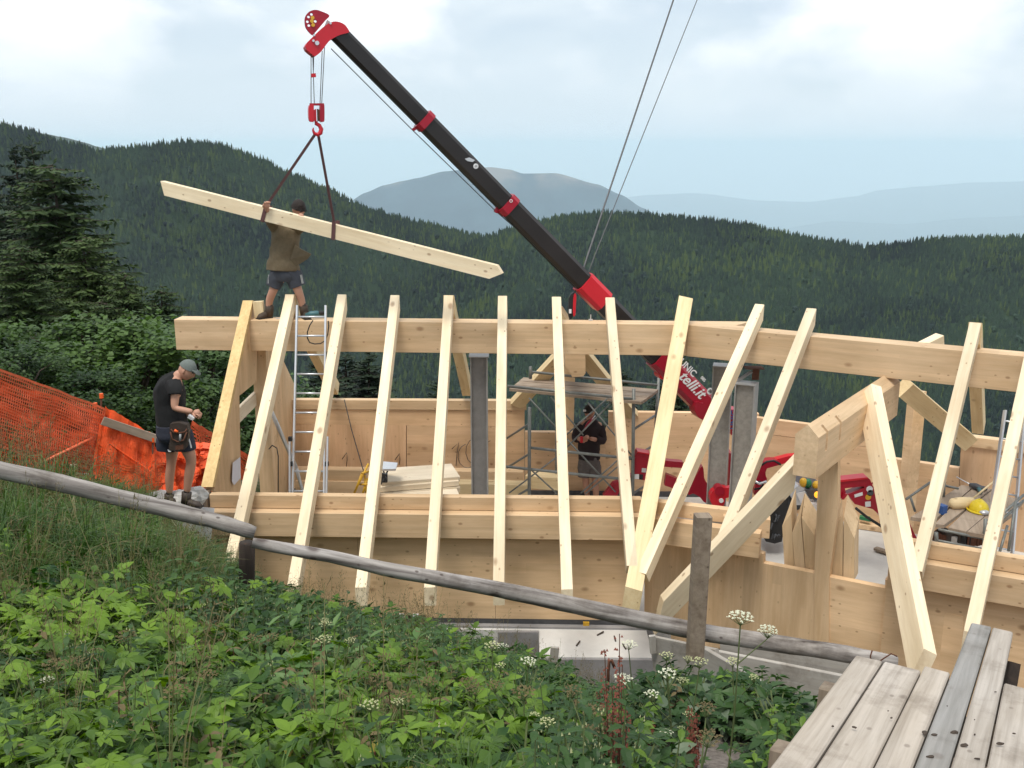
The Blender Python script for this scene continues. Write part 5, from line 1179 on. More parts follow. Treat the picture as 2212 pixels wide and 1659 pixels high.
m.build('fence_post', M['post_dark'], log_fence, smooth=True)
fp = PY(1523, 1119, 7.28)
beam('fence_post', fp, V((fp.x - .012, fp.y, PY(1515, 1425, 7.3).z)), .125, .12, M['post_brown'], up=V((0.08, -1, 0)), parent=log_fence, ch=.01)
tube('binding_wire', [PY(1884, 1405, 7.35), PY(1880, 1418, 7.33), PY(1885, 1440, 7.35), PY(1905, 1425, 7.33), PY(1925, 1412, 7.3), PY(1938, 1418, 7.3)], .006, M['rust'], log_fence, 5)
# ------------------------------------------------------------------ weathered plank walkway
pv = ray(2303, 822).normalized()                    # direction the planks run
pw = V((pv.y, -pv.x, 0)).normalized()
pn = pw.cross(pv).normalized()
if pn.z < 0: pn = -pn
pP = PY(1890, 1650, 2.95)
def PK(x, y): return PP(x, y, pP, pn)
WK = empty('plank_walkway', PK(1950, 1640), 'walkway of weathered grey planks sloping down at the bottom right', 'walkway')
bot = [1661 + 5, 1763, 1890, 1977, 2055, 2131, 2217]
topy = [1422, 1437, 1447, 1352, 1362, 1482]
matp = ['grey_plank', 'grey_plank', 'grey_plank', 'blue_plank', 'grey_plank', 'grey_plank']
for k in range(6):
    x0, x1 = bot[k], bot[k + 1]
    a0, a1 = PK(x0, 1650), PK(x1, 1650)
    mid = (a0 + a1) / 2; w = abs((a1 - a0).dot(pw)) - .007
    A0_ = a0 + pw * ((a1 - a0).dot(pw) / 2)
    # far end where the centre line reaches topy
    xc, yc = proj(A0_); s = (2303 - xc) / (822 - yc); yt = topy[k]; E = PK(xc + s * (yt - yc), yt)
    A = A0_ - pv * 1.0
    beam('plank', A, E, w, .05, M[matp[k]], up=pn, parent=WK, ch=.006, off=(0, [0, -.004, .002, .006, .004, -.003][k]), cutB=(pv + pw * [-.1, .05, .12, -.05, .08, .1][k]).normalized())
for q in (.25, 1.05):
    c0 = PK(1700, 1640) + pv * q; beam('bearer', c0 - pw * .1 - pn * .058, c0 + pw * 1.35 - pn * .058, .12, .14, M['post_brown'], up=pn, parent=WK)
CHS = [(1798, 1574, .016), (1846, 1577, .018), (1996, 1590, .03), (2018, 1592, .02), (2062, 1588, .03), (2105, 1592, .018), (2080, 1616, .028), (2160, 1612, .022), (1918, 1541, .01), (1925, 1556, .012), (2150, 1500, .01), (2105, 1560, .01), (2008, 1640, .024), (2110, 1645, .018), (2190, 1590, .015), (2045, 1530, .008)]
rnd = random.Random(21)
CH = {}
_nm = ['leftmost', 'second', 'third', 'bluish fourth', 'fifth', 'rightmost']
_g = {}
for (x, y, s) in CHS:
    xb = x + (2303 - x) / (822 - y) * (1650 - y); k_ = max(0, min(5, sum(1 for b__ in bot[1:] if xb > b__))); _g.setdefault(k_, []).append((y, x))
_o = ['farthest', 'second farthest', 'third farthest', 'fourth farthest', 'fifth farthest', 'sixth farthest', 'seventh farthest']
for k_, l_ in _g.items():
    for i_, (y, x) in enumerate(sorted(l_)): CH[(x, y)] = ('only dark chip' if len(l_) == 1 else _o[i_] + ' dark chip') + ' on the ' + _nm[k_] + ' plank of the walkway'
for (x, y, s) in CHS:
    m = MB(); c0 = PK(x, y) + pn * .010; m.ball(c0, s*.42, 7, 5, (rnd.uniform(.7, 1.6), rnd.uniform(.4, .8), .55)); 
    for i, v in enumerate(m.v): m.v[i] = v + V((noise.noise(v * 60), noise.noise(v * 60 + V((5, 0, 0))), 0)) * s * .5
    m.build('wood_chip', M['bark'], label=CH[(x, y)], cat='chip', group='dark chips on the walkway')
# dark edge post and stones right of the walkway
beam('dark_post', PY(2195, 1432, 4.6), PY(2160, 1640, 4.4), .06, .08, M['post_dark'], up=V((0, -1, 0)), label='dark upright at the right edge behind the walkway', cat='post')
# ------------------------------------------------------------------ orange safety netting on the left
def net(name, corners, nu, nv, mat, thick, parent, sag=0.03, seed=0):
    """a real mesh of thin strands between four corners: top-left, top-right, bottom-right, bottom-left"""
    TL, TR, BR, BL = corners; m = MB()
    nrm = (TR - TL).cross(BL - TL).normalized()
    def P(u, v):
        a = TL.lerp(TR, u); b_ = BL.lerp(BR, u); p = a.lerp(b_, v)
        return p + nrm * (sag * 2 * noise.noise(V((u * 6, v * 3, seed))) + .3 * sag * noise.noise(V((u * 25, v * 12, seed)))) + V((0, 0, sag * noise.noise(V((u * 7, v * 2, seed + 9)))))
    sub = 1
    for j in range(nv + 1):
        v = j / nv; w = thick * (2.4 if j in (0, nv) else 1)
        pts = [P(i / nu, v) for i in range(nu + 1)]
        up = (TL - BL).normalized() * w / 2
        vs = []; 
        for p in pts: vs += [p - up, p + up]
        m.add(vs, [(2 * i, 2 * i + 2, 2 * i + 3, 2 * i + 1) for i in range(nu)])
    for i in range(nu + 1):
        u = i / nu; pts = [P(u, j / nv) + nrm * .002 for j in range(nv + 1)]; sd = (TR - TL).normalized() * thick / 2; vs = []
        for p in pts: vs += [p - sd, p + sd]
        m.add(vs, [(2 * j, 2 * j + 1, 2 * j + 3, 2 * j + 2) for j in range(nv)])
    return m.build(name, M[mat], parent)
NET = empty('safety_netting', PY(190, 1060, 12.3), 'orange plastic safety netting strung on rods left of the house', 'safety net')
net('net_panel', [PY(-420, 640, 10.3), PY(228, 885, 12.3), PY(196, 1015, 12.2), PY(-420, 860, 10.3)], 130, 22, 'orange_net2', .013, NET, .05, 1)
net('net_panel', [PY(-420, 680, 10.7), PY(228, 900, 12.6), PY(200, 1050, 12.5), PY(-420, 900, 10.7)], 120, 20, 'orange_net', .012, NET, .05, 2)
net('net_panel', [PY(226, 884, 12.3), PY(332, 948, 12.6), PY(330, 1080, 12.4), PY(196, 1040, 12.1)], 30, 26, 'orange_net', .038, NET, .05, 3)
net('net_panel', [PY(200, 905, 12.4), PY(334, 965, 12.7), PY(328, 1075, 12.6), PY(200, 1035, 12.3)], 28, 24, 'orange_net', .040, NET, .06, 4)
net('net_panel', [PY(330, 965, 12.6), PY(452, 1010, 13.6), PY(445, 1060, 13.4), PY(330, 1080, 12.3)], 26, 22, 'orange_net', .042, NET, .12, 5)
net('net_panel', [PY(330, 985, 12.9), PY(470, 965, 13.9), PY(460, 1052, 13.6), PY(330, 1072, 12.5)], 26, 20, 'orange_net', .040, NET, .15, 6)
net('net_panel', [PY(415, 912, 14.2), PY(540, 990, 15.2), PY(540, 1040, 15.2), PY(415, 985, 14.2)], 26, 10, 'orange_net2', .028, NET, .05, 7)
net('net_panel', [PY(196, 930, 12.25), PY(205, 930, 12.3), PY(330, 1032, 12.3), PY(330, 1020, 12.3)], 3, 26, 'orange_net', .02, NET, .01, 8)
beam('top_board', PY(222, 908, 12.2), PY(376, 960, 12.7), .03, .11, M['scafplank'], off=(0, .05), parent=NET)
beam('top_board', PY(460, 944, 14.2), PY(470, 950, 14.4), .03, .09, M['scafplank'], parent=NET)
for (x, y, y2, Yp) in ((219, 855, 905, 12.6), (206, 875, 915, 12.8), (358, 935, 1010, 12.9), (502, 955, 1020, 14.8), (228, 890, 1050, 12.35), (330, 950, 1082, 12.55)):
    tube('rod', [PY(x, y, Yp), PY(x - 1, y2, Yp)], .012, M['rust'], NET, 6)
    m = MB(); c0 = PY(x, y, Yp); m.tube([c0 + V((0, 0, .03)), c0 - V((0, 0, .03))], .026, 10); m.build('rod_cap', M['orange_cap'], NET)
tube('slanting_pole', [PY(90, 1000, 11.6), PY(202, 945, 12.2)], .02, M['orange_net2'], NET, 6)
rnd = random.Random(3)
for i, (x, y) in enumerate([(1290, 1372), (1330, 1385), (1245, 1395), (1352, 1402)]):
    p_ = PZ(x, y, -6.19); a_ = rnd.uniform(0, 3)
    tube('stick', [p_, p_ + V((math.cos(a_) * .12, math.sin(a_) * .12, .01))], .010, M['bark'], None, 5, label=['small dark stick near the back edge of the pale slab', 'dark stick right of the middle of the pale slab', 'dark stick at the left of the pale slab', 'dark stick near the front right corner of the pale slab'][i], cat='stick')
# stones by the man's feet
def rock(c, s, sq, label, mat='stone', cat='stone', name='stone'):
    m = MB(); m.ball(c, s, 14, 9, sq)
    for i, v in enumerate(m.v): m.v[i] = v + (v - V(c)).normalized() * (noise.noise((v - V(c)) * (2.2 / s)) * s * .3)
    return m.build(name, M[mat], smooth=False, label=label, cat=cat)
rock(PY(388, 1078, 11.55), .19, (1.1, .8, .6), 'pale stone behind the ankles of the man with the cap')
rock(PY(424, 1072, 11.75), .17, (.9, .7, .75), 'pale stone right of the shoes of the man with the cap')
rock(PY(350, 1082, 11.8), .25, (1.4, .8, .4), 'flat earthy stone behind the left shoe', 'concdark')
beam('ledge_stone', PY(310, 1100, 11.5), PY(462, 1112, 11.7), .5, .35, M['conc'], label='rough concrete edge the man with the cap stands on', cat='concrete edge')
# ------------------------------------------------------------------ people
def skin_mesh(nodes, edges, root=0, sub=2):
    """nodes: (position, radius or (rx, ry)); grows one continuous surface along the edges"""
    me = bpy.data.meshes.new('s'); me.from_pydata([tuple(p) for p, r in nodes], edges, [])
    o = bpy.data.objects.new('s', me); COL.objects.link(o)
    md = o.modifiers.new('k', 'SKIN'); md.use_smooth_shade = True
    for i, (p, r) in enumerate(nodes):
        sv = me.skin_vertices[0].data[i]; sv.radius = (r, r) if not isinstance(r, tuple) else r
        sv.use_root = (i == root)
    ms = o.modifiers.new('u', 'SUBSURF'); ms.levels = sub; ms.render_levels = sub
    dg = bpy.context.evaluated_depsgraph_get(); dg.update()
    out_ = bpy.data.meshes.new_from_object(o.evaluated_get(dg)); bpy.data.objects.remove(o)
    return out_
def limb(name, pts, rs, mat, parent, sub=2):
    nodes = list(zip(pts, rs)); return link(name, skin_mesh(nodes, [(i, i + 1) for i in range(len(pts) - 1)], 0, sub), mat, parent, None, True)
def hand(root, d, palm_n, s, mat, parent, curl=.6, name='hand'):
    """palm and five bent fingers; d: direction of the fingers, palm_n: out of the palm"""
    d = d.normalized(); side = d.cross(palm_n).normalized(); pn_ = side.cross(d).normalized()
    m = MB(); m.ball(root + d * .045 * s, .040 * s, 10, 7, (1, 1, 1))
    for k, (o_, l) in enumerate(((-.030, .062), (-.010, .072), (.010, .068), (.029, .055))):
        b0 = root + d * .07 * s + side * o_ * s
        p1 = b0 + (d * math.cos(curl * .6) + pn_ * math.sin(curl * .6)) * l * .45 * s
        p2 = p1 + (d * math.cos(curl * 1.7) + pn_ * math.sin(curl * 1.7)) * l * .35 * s
        p3 = p2 + (d * math.cos(curl * 2.6) + pn_ * math.sin(curl * 2.6)) * l * .25 * s
        m.tube([b0 - d * .02 * s, b0, p1, p2, p3], [.011 * s, .0105 * s, .0095 * s, .0085 * s, .006 * s], 7)
    t0 = root + d * .02 * s - side * .03 * s; t1 = t0 - side * .025 * s + d * .025 * s + pn_ * .01 * s; t2 = t1 + d * .028 * s + pn_ * .014 * s
    m.tube([t0, t1, t2], [.014 * s, .012 * s, .009 * s], 7)
    return m.build(name, mat, parent, smooth=True)
def head(c, fwd, up, s, parent, skinmat):
    """head with brow, nose, mouth, chin, ears, eyes"""
    fwd = fwd.normalized(); side = fwd.cross(up).normalized(); up = side.cross(fwd).normalized()
    def L(f, sd, u): return c + (fwd * f + side * sd + up * u) * s
    m = MB(); n, k = 18, 14; base = len(m.v)
    m.ball((0, 0, 0), 1, n, k)
    for i, v in enumerate(m.v):
        x, y, z = v.x, v.y, v.z           # x forward, y side, z up
        w = .076; l = .098; h = .118
        jaw = max(0, -z); 
        fx = x * l * (1 - .22 * jaw) + (.012 * jaw if x > 0 else -.0) - (.03 * jaw if x < 0 else 0) * x * -1
        fy = y * w * (1 - .33 * jaw * jaw)
        fz = z * h
        if x > .75 and abs(y) < .3 and -.25 < z < .15: fx += .016 * (1 - abs(y) / .3)          # nose
        if x > .6 and .08 < z < .25 and .12 < abs(y) < .5: fx -= .009                            # eye sockets
        if x > .6 and abs(y) < .4 and -.6 < z < -.42: fx += .004
        m.v[i] = L(fx, fy, fz)
    h_ = m.build('head', skinmat, parent, smooth=True)
    for sd in (-1, 1):
        e = MB(); e.ball((0, 0, 0), 1, 8, 6)
        for i, v in enumerate(e.v): e.v[i] = L(v.x * .018 - .008, sd * .079 + v.y * .008, v.z * .03 - .005)
        e.build('ear', skinmat, parent, smooth=True)
        e = MB(); e.ball(L(.083, sd * .030, .018), .008 * s, 8, 6); e.build('eye', M['darkgrey'], parent, smooth=True)
    e = MB(); e.tube([L(.098, -.022, -.062), L(.102, 0, -.060), L(.098, .022, -.062)], .004 * s, 6); e.build('mouth', M['leather'], parent, smooth=True)
    return L, h_
def hairdo(L, s, mat, parent, name='hair', lo=-.02, inflate=1.10, front=.35, brim=None, seed=1):
    m = MB(); m.ball((0, 0, 0), 1, 20, 14); keep = []
    for i, v in enumerate(m.v):
        x, y, z = v.x, v.y, v.z
        cut = lo + (front if x > .35 else 0) * min(1, max(0, (x - .35) * 3))
        zz = max(z, cut); k = inflate + (.05 * noise.noise(V((x * 3, y * 3, z * 3 + seed))) if name == 'hair' else 0)
        r_ = math.sqrt(max(0, 1 - zz * zz)) / max(1e-4, math.sqrt(max(1e-6, x * x + y * y))) if z < cut else 1
        m.v[i] = L(x * (r_ if z < cut else 1) * .098 * k - .004, y * (r_ if z < cut else 1) * .080 * k, zz * .118 * k + .004)
    m.build(name, mat, parent, smooth=True)
    if brim:
        b = MB(); vs = []
        for i in range(9):
            a = -1.0 + 2.0 * i / 8
            vs += [L(.088 * math.cos(a), .078 * math.sin(a), .062), L(.088 + .075 * math.cos(a * .9), .070 * math.sin(a), .040 - .008 * (1 - abs(a)))]
        vs2 = [v + (L(0, 0, .0) - L(0, 0, .006)) for v in vs]
        f = [(2 * i, 2 * i + 1, 2 * i + 3, 2 * i + 2) for i in range(8)]; nn = len(vs)
        b.add(vs + vs2, f + [tuple(q + nn for q in t)[::-1] for t in f] + [(2 * i + 1, nn + 2 * i + 1, nn + 2 * i + 3, 2 * i + 3) for i in range(8)])
        b.build('cap_brim', mat, parent, smooth=True)
def shoe(heel, toe, s, mat, parent, ankle=None, name='boot'):
    d = toe - heel; n = 7; m = MB()
    pts = [heel + d * (i / (n - 1)) for i in range(n)]
    zr = [.040, .050, .050, .046, .038, .034, .018]; wr = [.034, .040, .038, .040, .044, .042, .02]
    side = V((d.y, -d.x, 0)).normalized(); vs = []
    for p, a, b_ in zip(pts, zr, wr):
        for k in range(10):
            t = 2 * math.pi * k / 10; z = math.sin(t) * a; z = max(z, -a * .75); vs.append(p + side * math.cos(t) * b_ * s + V((0, 0, z * s + a * .75 * s)))
    m.add(vs, [(i * 10 + k, i * 10 + (k + 1) % 10, (i + 1) * 10 + (k + 1) % 10, (i + 1) * 10 + k) for i in range(n - 1) for k in range(10)] + [tuple(range(10))[::-1], tuple(range(60, 70))])
    if ankle is not None: m.tube([heel + d * .18 + V((0, 0, .04)), (heel + d * .15).lerp(ankle, .6), ankle], [.052 * s, .050 * s, .052 * s], 12)
    m.build(name, mat, parent, smooth=True)
    m = MB(); b_ = [heel - d * .03, toe + d * .03]; m.box((b_[0] + b_[1]) / 2 + V((0, 0, .006)), ((b_[1] - b_[0]).length, .085 * s, .018), Matrix(((d.normalized().x, -side.x, 0), (d.normalized().y, -side.y, 0), (0, 0, 1)))); m.build('sole', M['black'], parent, fix=True)
def body(nodes, edges, parent, mat, root=0, name='body'):
    return link(name, skin_mesh(nodes, edges, root, 2), mat, parent, None, True)
def loft(name, rings, mat, parent, folds=.008, n=24, seed=1.0):
    """cloth around the body: elliptical rings (centre, half width, half depth), smoothly joined"""
    R = []; k = len(rings)
    for i in range(k - 1):
        r0, r1, r2, r3 = rings[max(0, i - 1)], rings[i], rings[i + 1], rings[min(k - 1, i + 2)]
        for s_ in range(4):
            t = s_ / 4
            f = lambda a, b_, c, d_: 0.5 * (2 * b_ + (c - a) * t + (2 * a - 5 * b_ + 4 * c - d_) * t * t + (3 * b_ - a - 3 * c + d_) * t ** 3)
            R.append((V([f(r0[0][q_], r1[0][q_], r2[0][q_], r3[0][q_]) for q_ in range(3)]), f(r0[1], r1[1], r2[1], r3[1]), f(r0[2], r1[2], r2[2], r3[2])))
    R.append(rings[-1]); vs = []; fs = []
    for i, (c, rx, ry) in enumerate(R):
        dn_ = (R[min(i + 1, len(R) - 1)][0] - R[max(i - 1, 0)][0]).normalized()
        sx = (V((1, 0, 0)) - dn_ * dn_.x).normalized(); sy = dn_.cross(sx).normalized()
        for j in range(n):
            a = 2 * math.pi * j / n; e = .85
            ca, sa = math.cos(a), math.sin(a); ca = math.copysign(abs(ca) ** e, ca); sa = math.copysign(abs(sa) ** e, sa)
            w = 1 + folds / max(rx, .05) * (noise.noise(V((ca * 2.2, sa * 2.2, c.z * 9 + seed))) * 2 + noise.noise(V((ca * 5, sa * 5, c.z * 3 + seed))))
            vs.append(c + sx * ca * rx * w + sy * sa * ry * w)
    for i in range(len(R) - 1):
        for j in range(n): fs.append((i * n + j, i * n + (j + 1) % n, (i + 1) * n + (j + 1) % n, (i + 1) * n + j))
    fs += [tuple(range(n))[::-1], tuple(range((len(R) - 1) * n, len(R) * n))]
    o0 = rings[0][0]
    return link(name, fixn(mesh([v - o0 for v in vs], fs)), mat, parent, Matrix.Translation(o0), True)
# ---- worker on the ridge
Y0 = 14.78
def q(x, y, dy=0.0): return PY(x, y, Y0 + dy)
p1 = empty('person', PZ(617, 690, ZR), 'worker with dark hair, olive shirt and shorts standing on the ridge beam', 'person', None)
nodes = [(q(616, 586), .13), (q(616, 545), .14), (q(617, 505), .16), (q(625, 484), .08), (q(638, 468), .055), (q(644, 456), .05),
         (q(604, 494), .075), (q(584, 474, -.16), .05), (q(576, 449, -.42), .034),
         (q(636, 494), .075), (q(656, 480, -.14), .05), (q(650, 464, -.34), .034),
         (q(602, 596), .095), (q(589, 630, -.03), .066), (q(582, 648, 0), .062), (q(580, 672, 0), .042),
         (q(632, 596), .095), (q(645, 630, -.03), .066), (q(651, 648, 0), .062), (q(656, 672, 0), .042)]
ed = [(0, 1), (1, 2), (2, 3), (3, 4), (4, 5), (2, 6), (6, 7), (7, 8), (2, 9), (9, 10), (10, 11), (0, 12), (12, 13), (13, 14), (14, 15), (0, 16), (16, 17), (17, 18), (18, 19)]
body(nodes, ed, p1, M['skin'])
loft('shirt', [(q(613, 583), .24, .17), (q(613, 570), .235, .165), (q(614, 548), .21, .15), (q(617, 522), .205, .145), (q(618, 502), .20, .14), (q(619, 490), .175, .12), (q(624, 483), .12, .09), (q(630, 476), .06, .06)], M['shirt'], p1, .016)
loft('sleeve', [(q(600, 496), .085, .085), (q(592, 486, -.06), .08, .08), (q(583, 476, -.14), .07, .07)], M['shirt'], p1)
loft('sleeve', [(q(640, 496), .085, .085), (q(648, 489, -.06), .08, .08), (q(655, 482, -.13), .07, .07)], M['shirt'], p1)
m = MB(); fp_ = [q(636, 528, -.1), q(650, 538, -.18), q(672, 549, -.25), q(664, 560, -.2), q(648, 570, -.14), q(634, 578, -.1), q(626, 560, -.12)]
m.add(fp_ + [v + V((0, .03, 0)) for v in fp_], [tuple(range(7)), tuple(range(7, 14))[::-1]] + [(i, (i + 1) % 7, 7 + (i + 1) % 7, 7 + i) for i in range(7)])
m.build('shirt_tail', M['shirt'], p1, fix=True)
loft('shorts', [(q(616, 570), .19, .14), (q(616, 580), .20, .145), (q(616, 592), .205, .15), (q(616, 602), .19, .135), (q(616, 607), .16, .12)], M['shorts'], p1, .006)
loft('shorts_leg', [(q(604, 584), .12, .13), (q(599, 597), .125, .125), (q(594, 610), .12, .115), (q(590.5, 619), .118, .11)], M['shorts'], p1, .01)
loft('shorts_leg', [(q(629, 584), .12, .13), (q(634, 597), .125, .125), (q(639, 610), .12, .115), (q(642.5, 619), .118, .11)], M['shorts'], p1, .01, seed=5)
for x in (581, 652):
    m = MB(); m.box(q(x, 603, -.085), (.03, .012, .13), Matrix.Rotation(.1 if x < 600 else -.15, 3, 'Y')); m.build('shorts_pocket', M['steel'], p1, fix=True)
Lh, _ = head(q(645, 452, -.02), V((.75, -.65, -.35)), V((.2, -.2, 1)), 1.08, p1, M['skin'])
hairdo(Lh, 1.08, M['hair'], p1, lo=.02, inflate=1.15, front=.45)
m = MB(); 
for sd in (-1, 1):
    pts = [Lh(.104 + .0, sd * .032 + .022 * math.cos(a * math.pi / 5), .018 + .016 * math.sin(a * math.pi / 5)) for a in range(11)]; m.tube(pts, .004, 5, False)
    m.tube([Lh(.1, sd * .055, .02), Lh(.0, sd * .085, .015)], .004, 5)
m.build('glasses', M['black'], p1)
hand(q(577, 452, -.42), V((0, -.15, 1)), V((.5, -.6, 0)), 1.15, M['skin'], p1, 1.0)
hand(q(650, 466, -.34), V((.2, -.9, -.1)), V((0, -.1, -1)), 1.1, M['skin'], p1, .5)
for (k1, a, t_) in ((582, (577, 668), (556, 683)), (655, (656, 668), (667, 684))):
    hl = PZ(k1, 687, ZR) ; tz = PZ(t_[0], 690, ZR)
    an = q(k1, 660)
    limb('sock', [q(k1, 652), q(k1, 664), q(k1, 672)], [.058, .052, .05], M['leather'], p1, 1)
    hl = V((an.x, an.y + .05, ZR)); toe = V((tz.x, Y0 - (.10 if k1 < 600 else .16), ZR))
    shoe(hl, toe, 1.3, M['boot'], p1, an)
# ---- man with the cap
Y0 = 11.35
def zc(x, y): return ((350 + x / 4.15) / 1.1302, (850 + y / 4.15) / 1.1302)
def q(x, y, dy=0.0): return PY(*zc(x, y), Y0 + dy)
p2 = empty('person', q(400, 1590), 'man in grey cap, black tee and dark shorts left of the house', 'person')
nodes = [(q(310, 860), .125), (q(285, 700), .125), (q(275, 520), .15), (q(290, 380), .14), (q(340, 290), .062), (q(390, 230), .058),
         (q(330, 380, -.16), .062), (q(315, 580, -.22), .046), (q(320, 610, -.23), .044), (q(470, 640, -.22), .034), (q(500, 645, -.2), .030),
         (q(300, 380, .14), .060), (q(330, 590, .2), .045), (q(400, 640, .12), .038), (q(480, 680, .0), .030),
         (q(285, 900, .08), .10), (q(290, 1060, .1), .080), (q(285, 1150, .1), .058), (q(265, 1300, .1), .060), (q(265, 1480, .1), .040),
         (q(400, 900, -.06), .10), (q(460, 1050, -.1), .082), (q(490, 1140, -.1), .060), (q(465, 1270, -.1), .062), (q(440, 1470, -.1), .040)]
ed = [(0, 1), (1, 2), (2, 3), (3, 4), (4, 5), (3, 6), (6, 7), (7, 8), (8, 9), (9, 10), (3, 11), (11, 12), (12, 13), (13, 14), (0, 15), (15, 16), (16, 17), (17, 18), (18, 19), (0, 20), (20, 21), (21, 22), (22, 23), (23, 24)]
body(nodes, ed, p2, M['skin'])
loft('tee_shirt', [(q(290, 790), .175, .16), (q(288, 740), .175, .16), (q(275, 640), .168, .155), (q(268, 520), .175, .165), (q(272, 420), .165, .18), (q(290, 350), .135, .17), (q(315, 300), .09, .12), (q(335, 275), .062, .06)], M['tee'], p2, .010)
loft('sleeve', [(q(300, 360, -.12), .09, .08), (q(318, 410, -.18), .085, .075), (q(322, 470, -.21), .075, .07)], M['tee'], p2)
loft('sleeve', [(q(290, 370, .12), .08, .08), (q(300, 420, .16), .08, .075), (q(312, 480, .18), .07, .07)], M['tee'], p2)
loft('shorts', [(q(292, 765), .178, .165), (q(300, 820), .19, .17), (q(310, 880), .195, .17), (q(315, 930), .17, .14)], M['navy'], p2, .006)
loft('shorts_leg', [(q(265, 860, .07), .13, .11), (q(250, 930, .08), .135, .115), (q(248, 1000, .09), .125, .115), (q(248, 1030, .09), .12, .115)], M['navy'], p2, .008)
loft('shorts_leg', [(q(375, 860, -.07), .13, .11), (q(400, 930, -.08), .135, .115), (q(420, 990, -.09), .122, .115), (q(424, 1020, -.09), .118, .115)], M['navy'], p2, .008, seed=4)
m = MB(); m.tube([q(447, 890, -.20), q(470, 950, -.21), q(485, 1010, -.21)], .009, 5); m.build('shorts_stripe', M['white'], p2)
m = MB(); m.tube([q(250, 1030, -.06), q(262, 1048, -.1), q(280, 1046, -.1)], .009, 5); m.build('shorts_hem', M['white'], p2)
pouch = empty('tool_pouch', q(360, 900, -.25), 'dark leather tool pouch hanging on the hip of the man with the cap', 'tool pouch')
pg = arc([(270, 770), (440, 775), (450, 900), (430, 1010), (380, 1040), (290, 1035), (255, 1010), (275, 900)], 2)
prism('pouch_body', [q(x, y, -.27) for x, y in pg], V((0, .09, 0)), M['leather'], pouch, X=V((1, 0, 0)))
for a in (((280, 820), (300, 850), (360, 860), (420, 850), (440, 820)), ((275, 850), (290, 920), (350, 950), (410, 930), (440, 850))):
    m = MB(); m.tube([q(x, y, -.29) for x, y in a], .009, 6); m.build('pouch_rim', M['rust'], pouch, smooth=True)
prism('pouch_patch', [q(x, y, -.275) for x, y in ((325, 990), (405, 975), (405, 1025), (325, 1032))], V((0, .01, 0)), M['rust'], pouch, X=V((1, 0, 0)))
m = MB(); m.tube([q(375, 870, -.29), q(372, 940, -.29)], .014, 8); m.build('tool_handle', M['steel'], pouch, smooth=True)
m = MB(); m.tube([q(315, 830, -.29), q(350, 850, -.29)], .016, 8); m.build('tool_handle', M['orange_cap'], pouch, smooth=True)
Lh, _ = head(q(443, 225, 0), V((.87, -.12, -.5)), V((.42, 0, .9)), 1.0, p2, M['skin'])
hairdo(Lh, 1.0, M['cap'], p2, name='cap', lo=.22, inflate=1.12, front=.12, brim=True)
m = MB(); m.tube([Lh(.1, -.03, .02), Lh(.06, -.078, .02), Lh(-.01, -.088, .015)], .007, 6); m.box(Lh(.098, -.03, .016), (.03, .03, .022)); m.build('glasses', M['red'], p2, fix=True)
hand(q(500, 645, -.2), V((.95, -.1, -.25)), V((0, .2, -1)), 1.05, M['skin'], p2, 1.0)
hand(q(485, 682, .0), V((.95, -.1, .2)), V((0, -.2, 1)), 1.05, M['skin'], p2, .9)
m = MB(); m.box(q(485, 700, -.08), (.07, .06, .035), Matrix.Rotation(.5, 3, 'Y')); m.build('small_packet', M['white'], fix=True, label='small white packet held by the man with the cap', cat='packet')
gz = q(300, 1560).z
for (an, hl, toe, dy) in (((262, 1450), (245, 1560), (330, 1575), .1), ((440, 1430), (400, 1590), (590, 1612), -.1)):
    limb('sock', [q(an[0], an[1] - 15, dy), q(an[0], an[1] + 50, dy)], [.047, .045], M['black'], p2, 1)
    h3 = q(*hl, dy) ; t3 = q(*toe, dy - .05); h3.z = t3.z = q(hl[0], hl[1] + 8, dy).z
    shoe(h3, t3, 1.15, M['leather'], p2, q(an[0], an[1] + 30, dy), 'shoe')
# ---- man in the dark jacket inside the house
Y0 = 16.55
def zd(x, y): return ((1350 + x / 5.53) / 1.1302, (950 + y / 5.53) / 1.1302)
def q(x, y, dy=0.0): return PY(*zd(x, y), Y0 + dy)
fz = -6.15
p3 = empty('person', V((q(500, 1400).x, Y0, fz)), 'man in dark jacket, black cap and grey shorts standing inside behind the scaffold', 'person')
def fl_(x, dy=0): p = q(x, 1400, dy); return V((p.x, Y0 + dy, fz))
a1, a2 = fl_(470, .05), fl_(590, -.05)
nodes = [(q(480, 960), .12), (q(490, 780), .13), (q(500, 600), .15), (q(505, 480), .12), (q(505, 400), .056), (q(500, 340), .052),
         (q(380, 480), .07), (q(320, 650, -.08), .052), (q(390, 690, -.28), .034), (q(620, 490), .07), (q(655, 700, -.06), .052), (q(500, 665, -.30), .034),
         (q(430, 1000), .10), (q(440, 1200), .07), (a1.lerp(q(440, 1200), .5) + V((0, 0, .02)), .060), (a1 + V((0, 0, .1)), .042), (q(560, 1000), .10), (q(570, 1200), .07), (a2.lerp(q(570, 1200), .5), .060), (a2 + V((0, 0, .1)), .042)]
ed = [(0, 1), (1, 2), (2, 3), (3, 4), (4, 5), (3, 6), (6, 7), (7, 8), (3, 9), (9, 10), (10, 11), (0, 12), (12, 13), (13, 14), (14, 15), (0, 16), (16, 17), (17, 18), (18, 19)]
body(nodes, ed, p3, M['skin'])
loft('jacket', [(q(485, 930), .185, .15), (q(487, 850), .185, .15), (q(490, 740), .20, .155), (q(497, 600), .215, .165), (q(503, 500), .205, .15), (q(505, 445), .15, .11), (q(506, 395), .075, .07)], M['jacket'], p3, .014)
loft('sleeve', [(q(385, 490), .095, .09), (q(345, 570, -.04), .09, .085), (q(322, 650, -.08), .085, .08), (q(345, 680, -.18), .065, .06)], M['jacket'], p3)
